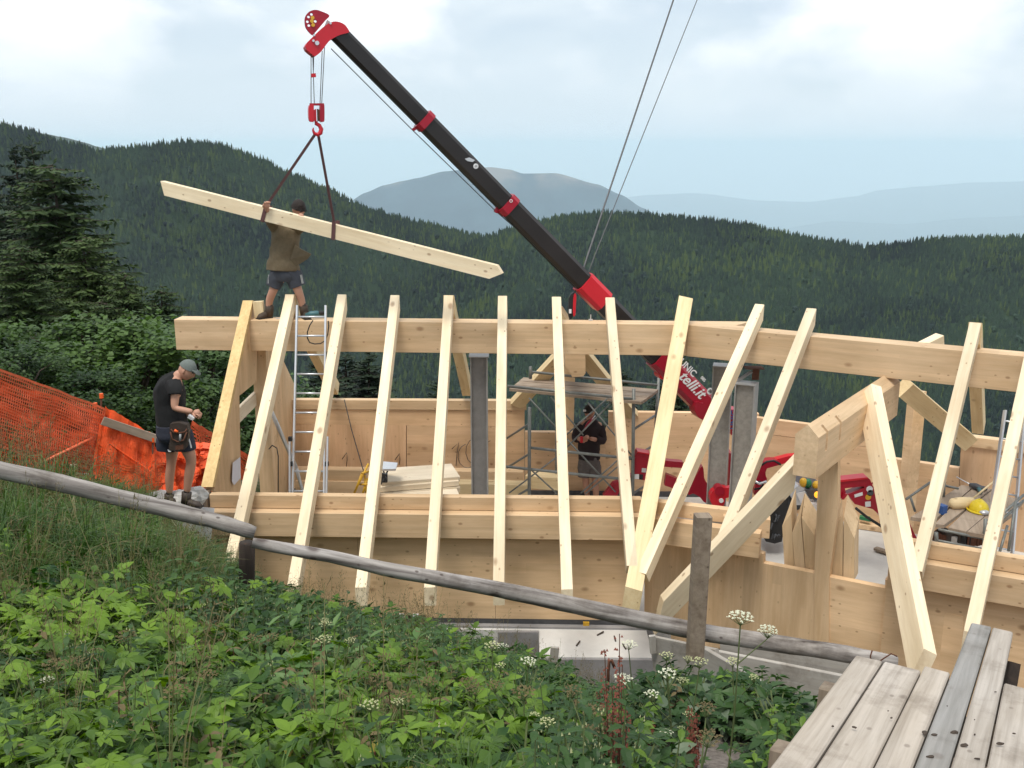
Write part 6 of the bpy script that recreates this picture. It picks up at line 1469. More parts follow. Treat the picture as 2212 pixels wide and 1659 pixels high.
loft('sleeve', [(q(620, 500), .095, .09), (q(645, 600, -.03), .09, .085), (q(650, 690, -.06), .085, .08), (q(580, 680, -.2), .065, .06)], M['jacket'], p3)
loft('shorts', [(q(485, 900), .17, .14), (q(485, 960), .18, .145), (q(485, 1020), .175, .14), (q(490, 1060), .15, .12)], M['greyshorts'], p3, .006)
loft('shorts_leg', [(q(430, 980), .11, .12), (q(425, 1080), .115, .115), (q(422, 1175), .115, .11)], M['greyshorts'], p3, .01)
loft('shorts_leg', [(q(552, 980), .11, .12), (q(560, 1080), .115, .115), (q(562, 1175), .115, .11)], M['greyshorts'], p3, .01)
m = MB(); m.tube([q(540, 380, -.08), q(480, 460, -.17), q(430, 540, -.19)], [.02, .028, .02], 8); m.build('red_lapel', M['red'], p3, smooth=True)
m = MB(); m.tube([q(570, 360, -.07), q(500, 430, -.15), q(480, 470, -.18)], .010, 6); m.build('collar_stripe', M['white'], p3, smooth=True)
Lh, _ = head(q(495, 305, 0), V((-.75, -.62, -.3)), V((-.1, -.1, 1)), 1.0, p3, M['skin'])
hairdo(Lh, 1.0, M['hair'], p3, name='cap', lo=.12, inflate=1.14, front=.15)
m = MB(); m.box(Lh(.105, .0, .075), (.05, .02, .03)); m.build('cap_badge', M['white'], p3, fix=True)
hand(q(395, 690, -.28), V((.3, -.7, .1)), V((.5, 0, 1)), 1.0, M['skin'], p3, 1.0)
hand(q(490, 662, -.31), V((-.8, -.3, .35)), V((0, -.3, -1)), 1.05, M['skin'], p3, .8)
m = MB(); m.tube([q(385, 640, -.36), q(385, 720, -.36)], .028, 10); m.build('red_can', M['redhot'], smooth=True, label='small red object in the hand of the man in the dark jacket', cat='can')
for a in (a1, a2): shoe(a + V((.02, .08, 0)), a + V((-.06, -.17, 0)), 1.1, M['leather'], p3, a + V((0, 0, .1)), 'shoe')
# ------------------------------------------------------------------ near trees
def conifer_mesh(seed, H, R, larch=False, nwh=34, droop=.35):
    """trunk, whorls of drooping boughs, each bough set with short needle sprays"""
    rnd = random.Random(seed); tr = MB(); cr = MB()
    tr.tube([V((0, 0, -1.0)), V((0, 0, H * .5)), V((0, 0, H * .97))], [H * .018, H * .011, .01], 8)
    for w in range(nwh):
        f = (w + rnd.uniform(-.3, .3)) / nwh; z = H * (.08 + .90 * f); Lb = R * (1 - f) ** (.62 if larch else .8) * rnd.uniform(.75, 1.15) + (.12 if not larch else .38)
        nb = 8 if not larch else 9
        a0 = rnd.uniform(0, 6.3)
        for b_ in range(nb):
            a = a0 + 2 * math.pi * b_ / nb + rnd.uniform(-.3, .3); L_ = Lb * rnd.uniform(.65, 1.15)
            if rnd.random() < .08: continue
            d = V((math.cos(a), math.sin(a), 0)); side = V((-d.y, d.x, 0)); zz = z + rnd.uniform(-1.0, 1.0) * H / nwh
            n = max(4, int(L_ / .125)); pts = []
            for i in range(n + 1):
                t = i / n; pts.append(V((0, 0, zz)) + d * L_ * t + V((0, 0, L_ * (-droop * t + .30 * t * t * (1 if not larch else .5) + (.12 if f > .7 else 0) * t))))
            if L_ > .5: tr.tube([pts[0], pts[n // 2], pts[-1]], [.018, .010, .004], 4, False)
            for i in range(1, n + 1):
                t = i / n; wd = (.36 * (1 - t) + .15) * (L_ ** .6) * (.8 if not larch else .95)
                for sd in (-1, 1):
                    p = pts[i]; q = p + side * sd * wd * rnd.uniform(.7, 1.2) + d * wd * .55 + V((0, 0, -wd * rnd.uniform(.1, .55)))
                    u = (q - p).normalized(); nrm = V((rnd.uniform(-.5, .5), rnd.uniform(-.5, .5), 1)); sv = u.cross(nrm).normalized() * (.07 if not larch else .045) * (1 + L_ * .2)
                    m_ = p.lerp(q, .5)
                    cr.add([p, m_ + sv, q, m_ - sv], [(0, 1, 2, 3)])
                    if rnd.random() < .5:
                        q3 = p + V((rnd.uniform(-.06, .06), rnd.uniform(-.06, .06), -rnd.uniform(.10, .30) * (.5 + L_ * .3))); m3 = p.lerp(q3, .45); s3 = side * .05 + d * rnd.uniform(-.04, .04)
                        cr.add([p, m3 + s3, q3, m3 - s3], [(0, 1, 2, 3)])
                    if rnd.random() < .75:
                        q2 = p + d * wd * .5 + side * sd * wd * .3 + V((0, 0, rnd.uniform(-.32, .10) * wd)); u = (q2 - p).normalized(); sv = u.cross(V((rnd.uniform(-1, 1), rnd.uniform(-1, 1), .3))).normalized() * .05; m_ = p.lerp(q2, .5)
                        cr.add([p, m_ + sv, q2, m_ - sv], [(0, 1, 2, 3)])
    for k in range(10):
        a = rnd.uniform(0, 6.3); p = V((0, 0, H * (.97 + .006 * k - .03))); q = p + V((math.cos(a) * .12, math.sin(a) * .12, .10)); cr.add([p, p.lerp(q, .5) + V((0, 0, .03)), q, p.lerp(q, .5) - V((0, 0, .03))], [(0, 1, 2, 3)])
    return mesh(tr.v, tr.f), mesh(cr.v, cr.f)
def crown_mesh(seed, R, H, nclump, nleaf, leaf):
    """broad crown: limbs with leaf clumps, uneven outline"""
    rnd = random.Random(seed); tr = MB(); cr = MB()
    tr.tube([V((0, 0, -1)), V((.1, 0, H * .3)), V((0, .1, H * .75))], [.12, .09, .03], 8)
    for c in range(nclump):
        a = rnd.uniform(0, 6.3); zt = rnd.random(); rr = R * math.sqrt(rnd.random()) * (1 - .65 * max(0, zt - .45) ** 1.2 * 1.6); z = H * (.12 + .86 * zt)
        ctr = V((math.cos(a) * rr, math.sin(a) * rr, z)); s = rnd.uniform(.35, .75) * R * .42
        tr.tube([V((0, 0, z * .55)), ctr * .6 + V((0, 0, z * .32)), ctr], [.035, .02, .008], 4, False)
        for l in range(nleaf):
            o_ = V((rnd.gauss(0, 1), rnd.gauss(0, 1), rnd.gauss(0, .75))); o_ = o_.normalized() * s * (rnd.random() ** .4); o_.z *= .75
            p = ctr + o_; up = (o_.normalized() * .5 + V((rnd.uniform(-.5, .5), rnd.uniform(-.5, .5), .9))).normalized()
            d = V((rnd.uniform(-1, 1), rnd.uniform(-1, 1), rnd.uniform(-.6, .1))).normalized(); sd = d.cross(up).normalized() * leaf * .42; d = d * leaf * rnd.uniform(.8, 1.3)
            cr.add([p - d * .5, p - d * .08 + sd, p + d * .5, p - d * .08 - sd], [(0, 1, 2, 3)])
    return mesh(tr.v, tr.f), mesh(cr.v, cr.f)
spr = [conifer_mesh(1, 10, 2.4), conifer_mesh(2, 10, 2.1, nwh=38, droop=.45)]
lar = [conifer_mesh(3, 10, 2.6, True, 40, .32), conifer_mesh(4, 10, 2.4, True, 42, .36)]
brd = [crown_mesh(5, 1.5, 3.6, 60, 230, .085), crown_mesh(6, 1.6, 3.2, 64, 230, .08), crown_mesh(8, 1.5, 3.4, 60, 230, .075)]
for lst, mm_ in ((spr, 'needle'), (lar, 'needle_l'), (brd, 'tree_leaf')):
    for t_, c_ in lst: t_.materials.append(M['bark']); c_.materials.append(M[mm_])
brd[2][1].materials.clear(); brd[2][1].materials.append(M['bush_leaf'])
def tree(name, ms, top, Yt, zb_, rot, label, cat, wf=1.0, group='trees left of and behind the house', H0=10.0):
    P = PY(top[0], top[1] + (42 if name == 'leafy_tree' else 0), Yt); H = P.z - zb_; s = H / H0
    e = bpy.data.objects.new(name, None); COL.objects.link(e); e.location = (P.x, P.y, zb_)
    tag(e, label, cat, group)
    Mx = Matrix.Translation(e.location) @ Matrix.Rotation(rot, 4, 'Z') @ Matrix.Diagonal((s * wf, s * wf, s, 1))
    for nm, me in (('trunk', ms[0]), ('crown', ms[1])):
        o = bpy.data.objects.new(nm, me); COL.objects.link(o); o.parent = e; o.matrix_parent_inverse = Matrix.Translation(e.location).inverted(); o.matrix_basis = Mx
    return e
tree('spruce_tree', spr[0], (66, 288), 46, -16, 0, 'dark spruce whose top stands highest at the left', 'tree', 1.0)
tree('spruce_tree', spr[1], (28, 300), 48, -16, 2, 'dark spruce just left of the highest spruce top', 'tree', .9)
tree('spruce_tree', spr[0], (-40, 330), 44, -15, 4, 'dark spruce cut by the left edge, near the hill slope', 'tree', 1.1)
tree('larch_tree', lar[0], (112, 340), 36, -13, 1, 'large olive green larch in front of the highest spruce', 'tree', 1.3)
tree('larch_tree', lar[1], (40, 515), 27, -9.5, 3, 'mid sized dark larch at the left edge', 'tree', 1.1)
tree('spruce_tree', spr[1], (-25, 470), 30, -10, 5, 'dark spruce at the very left edge', 'tree', 1.2)
tree('larch_tree', lar[0], (178, 500), 33, -12, 4.2, 'low larch below the large olive green one', 'tree', 1.15)
tree('larch_tree', lar[1], (268, 575), 30, -11, 5.5, 'pointed young larch right of the large olive green one', 'tree', .95)
tree('larch_tree', lar[0], (222, 640), 29, -11, .4, 'small larch between two taller young larches', 'tree', 1.2)
tree('larch_tree', lar[1], (345, 608), 28, -10.5, 2.4, 'young larch above the left end of the ridge beam', 'tree', .95)
tree('spruce_tree', spr[0], (320, 660), 30, -11, 3.3, 'dark low spruce in the shade of the bushes', 'tree', 1.3)
for i, (x, y, Yt, zb_, k, r, wf, lb) in enumerate([
    (80, 655, 17.5, -6.6, 0, 0, 1.25, 'leafy tree at the left edge above the faded net'),
    (170, 650, 18.5, -7.2, 1, 1.3, 1.2, 'leafy tree with light top in front of the larches'),
    (262, 690, 17.5, -7.2, 0, 2.4, 1.25, 'leafy tree above the bunched orange net'),
    (20, 720, 15.5, -5.2, 1, 3.3, 1.2, 'leafy bush at the far left edge just above the net'),
    (345, 690, 18.5, -7.5, 2, 4.1, 1.25, 'paler leafy bush under the free end of the ridge beam'),
    (430, 668, 21, -8.5, 2, 5.2, 1.2, 'pale grey green bush showing above the ridge beam'),
    (500, 676, 23, -9.0, 2, .7, 1.1, 'pale bush rising behind the top of the gable'),
    (150, 770, 15.5, -5.8, 1, 1.9, 1.3, 'dark low bush just behind the safety netting'),
    (300, 830, 16.0, -6.6, 0, 2.9, 1.3, 'dark low bush left of the man with the cap'),
    (395, 800, 17.0, -7.2, 1, 3.6, .85, 'dark bush right behind the man with the cap'),
    (505, 775, 21, -9, 0, 4.4, .9, 'dark bush seen through the gable window gap'),
    (600, 815, 22, -9.5, 1, 5.1, .9, 'dark bush seen between the gable and the ladder')]):
    tree('leafy_tree', brd[k], (x, y), Yt, zb_, r, lb, 'tree' if Yt > 17 and i < 6 else 'bush', wf, 'leafy trees and bushes left of the house', [3.6, 3.2, 3.4][k])
for (x, y, Yt, zb_, k, wf, lb) in [(745, 755, 30, -12.5, 0, 2.0, 'dark spruce behind the back wall left of the pair'), (795, 755, 28, -12, 1, 1.8, 'dark spruce with pointed top seen right of the ladder'), (690, 770, 27, -11.5, 0, 2.0, 'dark spruce seen right behind the ladder'),
    (945, 815, 30, -12.5, 0, 1.8, 'dark small spruce behind the fourth rafter'), (880, 850, 28, -12, 1, 1.4, 'dark low spruce top just above the back wall'), (1350, 795, 27, -12, 1, 1.4, 'dark tree behind the scaffold platform'), (1430, 820, 26, -11.5, 0, 1.3, 'dark tree behind the red crane boom base'), (1470, 745, 30, -12, 1, 1.2, 'dark tree under the bend of the roof')]:
    tree('spruce_tree', spr[k], (x, y), Yt, zb_, x, lb, 'tree', wf, 'spruces below the back wall')
# ------------------------------------------------------------------ ground plants
def leaf(mb, p, d, nrm, L, W, fold=.25, bend=.25, seg=3, mi=0):
    d = d.normalized(); s = d.cross(nrm).normalized(); n_ = s.cross(d).normalized(); mb.cur = mi
    prof = [0, .75, 1.0, .62, 0] if seg >= 4 else [0, .95, .8, 0]
    k = len(prof) - 1; vs = []; fs = []
    for i, w in enumerate(prof):
        t = i / k; c = p + d * L * t * (1 - .15 * bend * t) - n_ * bend * L * t * t
        if i in (0, k): vs.append(c)
        else: vs += [c + s * W * w * .5 + n_ * fold * W * w * .5, c, c - s * W * w * .5 + n_ * fold * W * w * .5]
    def ix(i, j): return 0 if i == 0 else (1 + 3 * (k - 1) if i == k else 1 + 3 * (i - 1) + j)
    for i in range(k):
        for j in (0, 1):
            a, b_, c, e = ix(i, j), ix(i, j + 1), ix(i + 1, j + 1), ix(i + 1, j)
            f = [a, b_, c, e]; f = [f[q] for q in range(4) if f[q] not in f[:q]]
            if len(f) > 2: fs.append(tuple(f))
    mb.add(vs, fs)
def lobed(mb, p, d, nrm, L, n=5, spread=1.15, mi=0, W=.42):
    """palmate leaf of n lobes"""
    d = d.normalized(); s = d.cross(nrm).normalized()
    for k in range(n):
        a = (k - (n - 1) / 2) / max(1, (n - 1) / 2) * spread; l = L * (1 - .28 * abs(a)); dd = d * math.cos(a) + s * math.sin(a)
        leaf(mb, p, dd, nrm, l, l * W, .18, .22, 4, mi)
def rosette(seed, n=11, h=.30, L=.075, lobes=5, W=.50, spreadr=.20):
    rnd = random.Random(seed); mb = MB()
    for k in range(n):
        a = 2 * math.pi * k / n + rnd.uniform(-.4, .4); r = rnd.uniform(.4, 1.1) * spreadr; z = h * rnd.uniform(.55, 1.1)
        d = V((math.cos(a), math.sin(a), 0)); tip = d * r + V((0, 0, z)); mb.cur = 1
        mb.tube([V((0, 0, -.05)), d * r * .35 + V((0, 0, z * .6)), tip], [.0045, .004, .0035], 4, False)
        nrm = (V((0, 0, 1)) + d * rnd.uniform(-.5, .7) + V((rnd.uniform(-.6, .6), rnd.uniform(-.6, .6), 0))).normalized(); dd = (d + V((rnd.uniform(-.3, .3), rnd.uniform(-.3, .3), rnd.uniform(-.45, .55)))).normalized()
        if lobes > 1:
            lobed(mb, tip, dd, nrm, L * rnd.uniform(.8, 1.25), 3, .9, 0, W)
            if rnd.random() < .8:
                sd = dd.cross(nrm).normalized()
                for q_ in (-1, 1): lobed(mb, tip - dd * .02, (dd * .25 + sd * q_), nrm, L * rnd.uniform(.6, .9), 3, .7, 0, W)
        else: leaf(mb, tip, dd, nrm, L * rnd.uniform(.8, 1.3), L * W, .25, .35, 4, 0)
    return mb
def nettle(seed, h=.5, flowers=True):
    rnd = random.Random(seed); mb = MB(); b_ = V((rnd.uniform(-.06, .06), rnd.uniform(-.06, .06), h)); mb.cur = 1
    mb.tube([V((0, 0, -.05)), b_ * .5, b_], [.004, .0035, .002], 4, False)
    n = 8
    for i in range(1, n + 1):
        t = i / n; p = b_ * t; a0 = i * 1.57 + rnd.uniform(-.3, .3); L = (.085 - .05 * t) * rnd.uniform(.8, 1.3) + .012
        for q_ in (0, 1):
            a = a0 + q_ * math.pi; d = V((math.cos(a), math.sin(a), rnd.uniform(-.3, .35))); leaf(mb, p, d, V((0, 0, 1)) - d * .2, L, L * .5, .2, .35, 3, 0)
        if flowers and t > .7:
            mb.cur = 2
            for q_ in range(4):
                a = rnd.uniform(0, 6.3); c = p + V((math.cos(a) * .012, math.sin(a) * .012, .010)); mb.add([c + V((.0035, 0, 0)), c + V((0, .0035, .002)), c - V((.0035, 0, 0)), c + V((0, 0, .011))], [(0, 1, 3), (1, 2, 3), (0, 3, 2)])
    return mb
def tuft(seed, n=34, h=.38, w=.006, lean=.55):
    rnd = random.Random(seed); mb = MB()
    for k in range(n):
        a = rnd.uniform(0, 6.3); d = V((math.cos(a), math.sin(a), 0)); l = h * rnd.uniform(.6, 1.2); b0 = d * rnd.uniform(0, .05); ln = lean * rnd.uniform(.3, 1.4); s = V((-d.y, d.x, 0)) * w * .5
        p0, p1, p2, p3 = b0 + V((0, 0, -.03)), b0 + d * l * .18 * ln + V((0, 0, l * .45)), b0 + d * l * .5 * ln + V((0, 0, l * .75)), b0 + d * l * 1.0 * ln + V((0, 0, l * (.88 - .25 * ln)))
        mb.add([p0 - s, p0 + s, p1 - s, p1 + s, p2 - s * .7, p2 + s * .7, p3], [(0, 1, 3, 2), (2, 3, 5, 4), (4, 5, 6)])
    return mb
def seedgrass(seed, n=9, h=.75):
    rnd = random.Random(seed); mb = MB()
    for k in range(n):
        a = rnd.uniform(0, 6.3); d = V((math.cos(a), math.sin(a), 0)); l = h * rnd.uniform(.7, 1.15); p = [d * .02, d * l * .08 + V((0, 0, l * .5)), d * l * .22 + V((0, 0, l))]
        mb.cur = 0; s = V((-d.y, d.x, 0)) * .0016
        mb.add([p[0] - s, p[0] + s, p[1] - s, p[1] + s, p[2] - s * .5, p[2] + s * .5], [(0, 1, 3, 2), (2, 3, 5, 4)]); mb.cur = 1
        for j in range(12):
            t = .68 + .32 * j / 12; c = p[1].lerp(p[2], (t - .5) * 2); q = c + V((rnd.uniform(-.03, .03), rnd.uniform(-.03, .03), rnd.uniform(-.005, .03))); u = V((rnd.uniform(-1, 1), rnd.uniform(-1, 1), 0)) * .003
            mb.add([c, q + u, q + V((0, 0, .012)), q - u], [(0, 1, 2, 3)])
    return mb
def umbel(seed, h=.6, R=.055, mats=0, heads=1, flat=.3, dens=18):
    """stalk, rays and a flat head of many small florets"""
    rnd = random.Random(seed); st = MB(); FL = []; LVS = []
    tops = []
    top = V((rnd.uniform(-.08, .08), rnd.uniform(-.08, .08), h))
    st.tube([V((0, 0, -.1)), top * .5 + V((.01, 0, 0)), top], [.005, .004, .003], 5, False); tops.append((top, R))
    for k in range(heads - 1):
        a = rnd.uniform(0, 6.3); b_ = top * rnd.uniform(.5, .8); t2 = b_ + V((math.cos(a) * .12, math.sin(a) * .12, rnd.uniform(.08, .2))); st.tube([b_, t2], [.003, .0022], 4, False); tops.append((t2, R * rnd.uniform(.6, .9)))
    for tp, r in tops:
        fl = MB(); FL.append(fl); tilt = V((rnd.uniform(-.3, .3), rnd.uniform(-.3, .3), 1)).normalized()
        for k in range(dens):
            a = k * 2.4; rr = r * math.sqrt((k + .5) / dens); e = tp + V((math.cos(a) * rr, math.sin(a) * rr, .035 + .25 * r * (1 - (rr / r) ** 2))); e += tilt * 0
            st.tube([tp, e], [.0012, .0010], 3, False)
            for j in range(7):
                b2 = rnd.uniform(0, 6.3); s_ = r * .17; c = e + V((math.cos(b2) * s_ * rnd.random(), math.sin(b2) * s_ * rnd.random(), rnd.uniform(0, .006))); w = r * .085
                fl.add([c + V((w, 0, 0)), c + V((0, w, .002)), c - V((w, 0, 0)), c - V((0, w, -.002)), c + V((0, 0, w * .8))], [(0, 1, 4), (1, 2, 4), (2, 3, 4), (3, 0, 4)])
    for k in range(5):
        z = h * rnd.uniform(.05, .6); a = rnd.uniform(0, 6.3); d = V((math.cos(a), math.sin(a), .5)); p = V((top.x * z / h, top.y * z / h, z))
        lv = MB(); LVS.append(lv); lobed(lv, p + d * .05, d, V((0, 0, 1)), .06, 5, 1.2, 0, .35)
    return mesh(st.v, st.f), [mesh(a.v, a.f) for a in FL], [mesh(a.v, a.f) for a in LVS]
LV = ['leaf_bright', 'stem']
V_ros = [hidden(rosette(s), 'leafy_herb', [M['leaf_bright'], M['stem']]) for s in (1, 2, 3)]
V_ros2 = [hidden(rosette(s, 12, .24, .06, 5, .5, .2), 'leafy_herb', [M['leaf_mid'], M['stem']]) for s in (4, 5)]
V_grey = [hidden(rosette(s, 11, .18, .12, 1, .55, .10), 'dock', [M['leaf_grey'] if s == 7 else M['leaf_mid'], M['stem']]) for s in (6, 7)]
V_net = [hidden(nettle(s, .42 + .06 * (s % 3), s == 9), 'nettle', [M['leaf_mid'], M['stem'], M['flower_y']]) for s in (8, 9, 10)]
V_net2 = [hidden(nettle(s, .35, False), 'nettle', [M['leaf_bright'], M['stem'], M['flower_y']]) for s in (11, 12)]
V_tuf = [hidden(tuft(s), 'grass_tuft', M['grass']) for s in (13, 14)] + [hidden(tuft(15, 22, .34), 'grass_tuft', M['grass_dry'])]
V_sg = [hidden(seedgrass(s), 'seed_grass', [M['grass_dry'], M['seed_br']]) for s in (16, 17)]
V_big = [hidden(rosette(31, 9, .30, .115, 5, .42, .22), 'pale_herb', [M['leaf_pale'], M['stem']]), hidden(rosette(32, 8, .26, .10, 5, .45, .2), 'pale_herb', [M['leaf_pale'], M['stem']])]
V_yel = [hidden(rosette(33, 5, .25, .06, 5, .45, .15), 'yellowed_herb', [M['leaf_yellow'], M['rust']])]
V_dry = [hidden(nettle(34, .4, False), 'dry_stalk', [M['seed_br'], M['rust'], M['seed_br']])]
ALLV = V_big + V_yel + V_dry + V_ros + V_ros2 + V_grey + V_net + V_net2 + V_tuf + V_sg
ix = {}
k = 0
for nm, l in (('big', V_big), ('yel', V_yel), ('dry', V_dry), ('ros', V_ros), ('ros2', V_ros2), ('grey', V_grey), ('net', V_net), ('net2', V_net2), ('tuf', V_tuf), ('sg', V_sg)):
    ix[nm] = list(range(k, k + len(l))); k += len(l)
rnd = random.Random(77)
pts = {'herbs': [], 'grass': []}
def in_walk(p):    # under the plank walkway?
    r_ = p - PK(1661, 1650); u = r_.dot(pw); v = r_.dot(V((pv.x, pv.y, 0)).normalized()); return -.05 < u < 1.6 and -2 < v < 1.05
def sand(p):       # the bare patch of soil beside the walkway
    x, y = proj(V((p.x, p.y, p.z + .05)))
    a = ((x - 1535) / 135) ** 2 + ((y - 1680) / 118) ** 2
    b_ = ((x - 1290) / 130) ** 2 + ((y - 1478) / 22) ** 2
    return min(a, b_)
for i in range(19000):
    Yp = 1.9 + 9.6 * rnd.random() ** 1.25; X = rnd.uniform(-9.5, 3.6)
    z = hgt(X, Yp); p = V((X, Yp, z))
    if X > -3.6 and Yp > 10.6: continue
    x, y = proj(p)
    if x < -1100 or x > 2300 or y > 2100: continue
    if in_walk(p): continue
    s_ = sand(p)
    if s_ < 1 and rnd.random() < .93: continue
    nz = noise.noise(V((X * .8, Yp * .8, 1))); nz2 = noise.noise(V((X * 1.7, Yp * 1.7, 9)))
    rot = (rnd.uniform(-.15, .15), rnd.uniform(-.15, .15), rnd.uniform(0, 6.3))
    sc = rnd.uniform(.75, 1.25)
    # which plant grows here
    gl = 1 if (X < -2.1 - .25 * (Yp - 5) * .3 and Yp > 4.6) else 0
    r_ = rnd.random()
    if x > 1340 and y > 1380:
        kind = 'grey' if r_ < .5 else ('ros2' if r_ < .8 else 'net2')
        if x > 1760: continue
    elif gl:
        kind = 'tuf' if r_ < .70 + nz * .3 else ('ros2' if r_ < .85 else ('net2' if r_ < .97 else 'sg'))
    elif Yp < 5.2 + nz * .7 and x < 1150:
        kind = 'ros' if r_ < .48 else ('ros2' if r_ < .70 else ('net2' if r_ < .82 else ('net' if r_ < .86 else ('sg' if r_ > .985 else 'tuf'))))
        if nz2 > .22 and r_ < .55: kind = 'tuf'
        elif nz < -.18 and r_ < .7: kind = 'ros2'
        if nz2 < -.42 and r_ < .8: continue
        if rnd.random() < .015: kind = 'yel'
        if rnd.random() < .03: kind = 'dry'
    elif Yp < 8.8:
        kind = 'net' if r_ < .60 + nz * .3 else ('ros2' if r_ < .85 else ('tuf' if r_ < .95 else 'ros'))
    elif False: pass
    else: kind = 'net2' if r_ < .4 else ('tuf' if r_ < .9 else 'sg')
    if kind in ('net', 'net2', 'tuf') and rnd.random() < .15: pass
    if kind in ('ros', 'ros2') and Yp < 2.6: sc *= .8
    idx = rnd.choice(ix[kind])
    if kind == 'tuf' and rnd.random() < .6: idx = ix['tuf'][rnd.randrange(2)]
    (pts['grass'] if kind in ('tuf', 'sg') else pts['herbs']).append((p, rot, sc, idx))
# extra tussocks and tall seed grass in the places the photograph shows them
def put(kind, n, cx, cy, rx, ry, Y_or_none, s0, s1):
    for i in range(n):
        x, y = cx + rnd.gauss(0, rx), cy + rnd.gauss(0, ry)
        # march along the ray to the ground
        d = ray(x, y); p = None
        for st in range(10, 140):
            q_ = d * (st * .1 / d.y)
            if q_.z < hgt(q_.x, q_.y): p = V((q_.x, q_.y, hgt(q_.x, q_.y))); break
        if p is None or in_walk(p) or p.y > 10.8: continue
        pts['grass' if kind in ('tuf', 'sg') else 'herbs'].append((p, (rnd.uniform(-.2, .2), rnd.uniform(-.2, .2), rnd.uniform(0, 6.3)), rnd.uniform(s0, s1), rnd.choice(ix[kind])))
put('tuf', 60, 60, 1330, 70, 35, None, 1.0, 1.6)
put('tuf', 40, 370, 1310, 40, 20, None, 1.2, 1.7)
put('tuf', 30, 250, 1430, 50, 20, None, .9, 1.3)
put('sg', 40, 160, 1120, 150, 50, None, 1.0, 1.6)
put('sg', 30, 930, 1420, 50, 14, None, .8, 1.1)
put('sg', 14, 480, 1290, 40, 10, None, .8, 1.1)
put('tuf', 260, 180, 1150, 170, 60, None, .9, 1.4)
put('grey', 60, 1640, 1520, 70, 28, None, 1.0, 1.5)
put('grey', 50, 1480, 1500, 80, 20, None, .9, 1.4)
put('ros2', 40, 1400, 1470, 90, 16, None, .9, 1.2)
put('big', 26, 640, 1560, 110, 34, None, .9, 1.3)
put('big', 12, 860, 1570, 50, 30, None, .9, 1.2)
put('ros', 60, 160, 1480, 120, 50, None, 1.1, 1.5)
put('tuf', 220, 140, 1090, 160, 50, None, 1.5, 2.4)
put('tuf', 70, 130, 1240, 120, 40, None, 1.3, 1.9)
put('dry', 40, 1240, 1560, 110, 40, None, .8, 1.2)
put('grey', 90, 1600, 1500, 90, 26, None, 1.0, 1.6)
put('grey', 40, 1690, 1570, 25, 30, None, 1.0, 1.5)
put('net2', 60, 1480, 1470, 110, 20, None, .8, 1.1)
put('yel', 5, 400, 1540, 200, 60, None, .8, 1.0)
SKY_ = [(-300, 900), (0, 955), (150, 1015), (330, 1085), (450, 1175), (500, 1215), (560, 1265), (640, 1285), (750, 1305), (850, 1325), (950, 1342), (1060, 1392), (1160, 1435), (1250, 1475), (1330, 1488), (1400, 1475), (1450, 1450), (1550, 1438), (1640, 1468), (1720, 1515), (1780, 1560), (2300, 1700)]
HGT = {'big': .36, 'yel': .3, 'dry': .4, 'ros': .34, 'ros2': .28, 'grey': .24, 'net': .52, 'net2': .38, 'tuf': .36, 'sg': .75}
kind_of = {i: k_ for k_, l in ix.items() for i in l}
def prune(lst):
    out_ = []
    for p, r_, s_, i_ in lst:
        k_ = kind_of[i_]; h = HGT[k_]
        for tr_y in range(5):
            x, y = proj(p + V((0, 0, h * s_)))
            if y > interp(SKY_, x) - (45 if k_ == 'sg' else 0) - rnd.uniform(-6, 10) - (35 if x < 330 else 0): break
            s_ *= .78
        if s_ < .42 or ((sand(p) < 1 or sand(p + V((0, 0, h * s_ * .9))) < .75) and rnd.random() < .93): continue
        out_.append((p, r_, s_, i_))
    return out_
pts['herbs'] = prune(pts['herbs']); pts['grass'] = prune(pts['grass'])
scatter('ground_herbs', ALLV, pts['herbs'])
scatter('meadow_grass', ALLV, pts['grass'])
# ---- plants one can tell apart: umbels and sorrel
def ground_at(x, y, h=0.0):
    """ground point below the plant whose head shows at pixel x, y with height h"""
    d = ray(x, y)
    for st in range(15, 1400):
        q_ = d * (st * .01 / d.y)
        if q_.z - h < hgt(q_.x, q_.y): return V((q_.x, q_.y, hgt(q_.x, q_.y)))
    return d * 8
UM = {}
for nm, (h, R, hd, dn, mt) in {'a': (.55, .048, 1, 16, 'flower_w'), 'b': (.42, .042, 2, 14, 'flower_w'), 'c': (.50, .042, 2, 14, 'flower_y'), 'd': (.45, .05, 2, 16, 'seed_br'), 'e': (.85, .054, 2, 20, 'flower_w')}.items():
    st, fl, lv = umbel(ord(nm), h, R, 0, hd, .3, dn); st.materials.append(M['stem']); [a.materials.append(M[mt]) for a in fl]; [a.materials.append(M['leaf_mid']) for a in lv]; UM[nm] = (st, fl, lv, h)
def put_umbel(x, y, nm, label, name, cat, grp, s=1.0, rz=0):
    st, fl, lv, h = UM[nm]; g_ = ground_at(x, y, h * s)
    e = bpy.data.objects.new(name, None); COL.objects.link(e); e.location = g_; tag(e, label, cat, grp)
    for n_, me in [('stem', st)] + [('flower_head' if nm != 'd' else 'seed_head', a) for a in fl] + [('leaf', a) for a in lv]:
        o = bpy.data.objects.new(n_, me); COL.objects.link(o); o.parent = e; o.scale = (s, s, s); o.rotation_euler = (0, 0, rz)
WG = 'white umbel flowers'
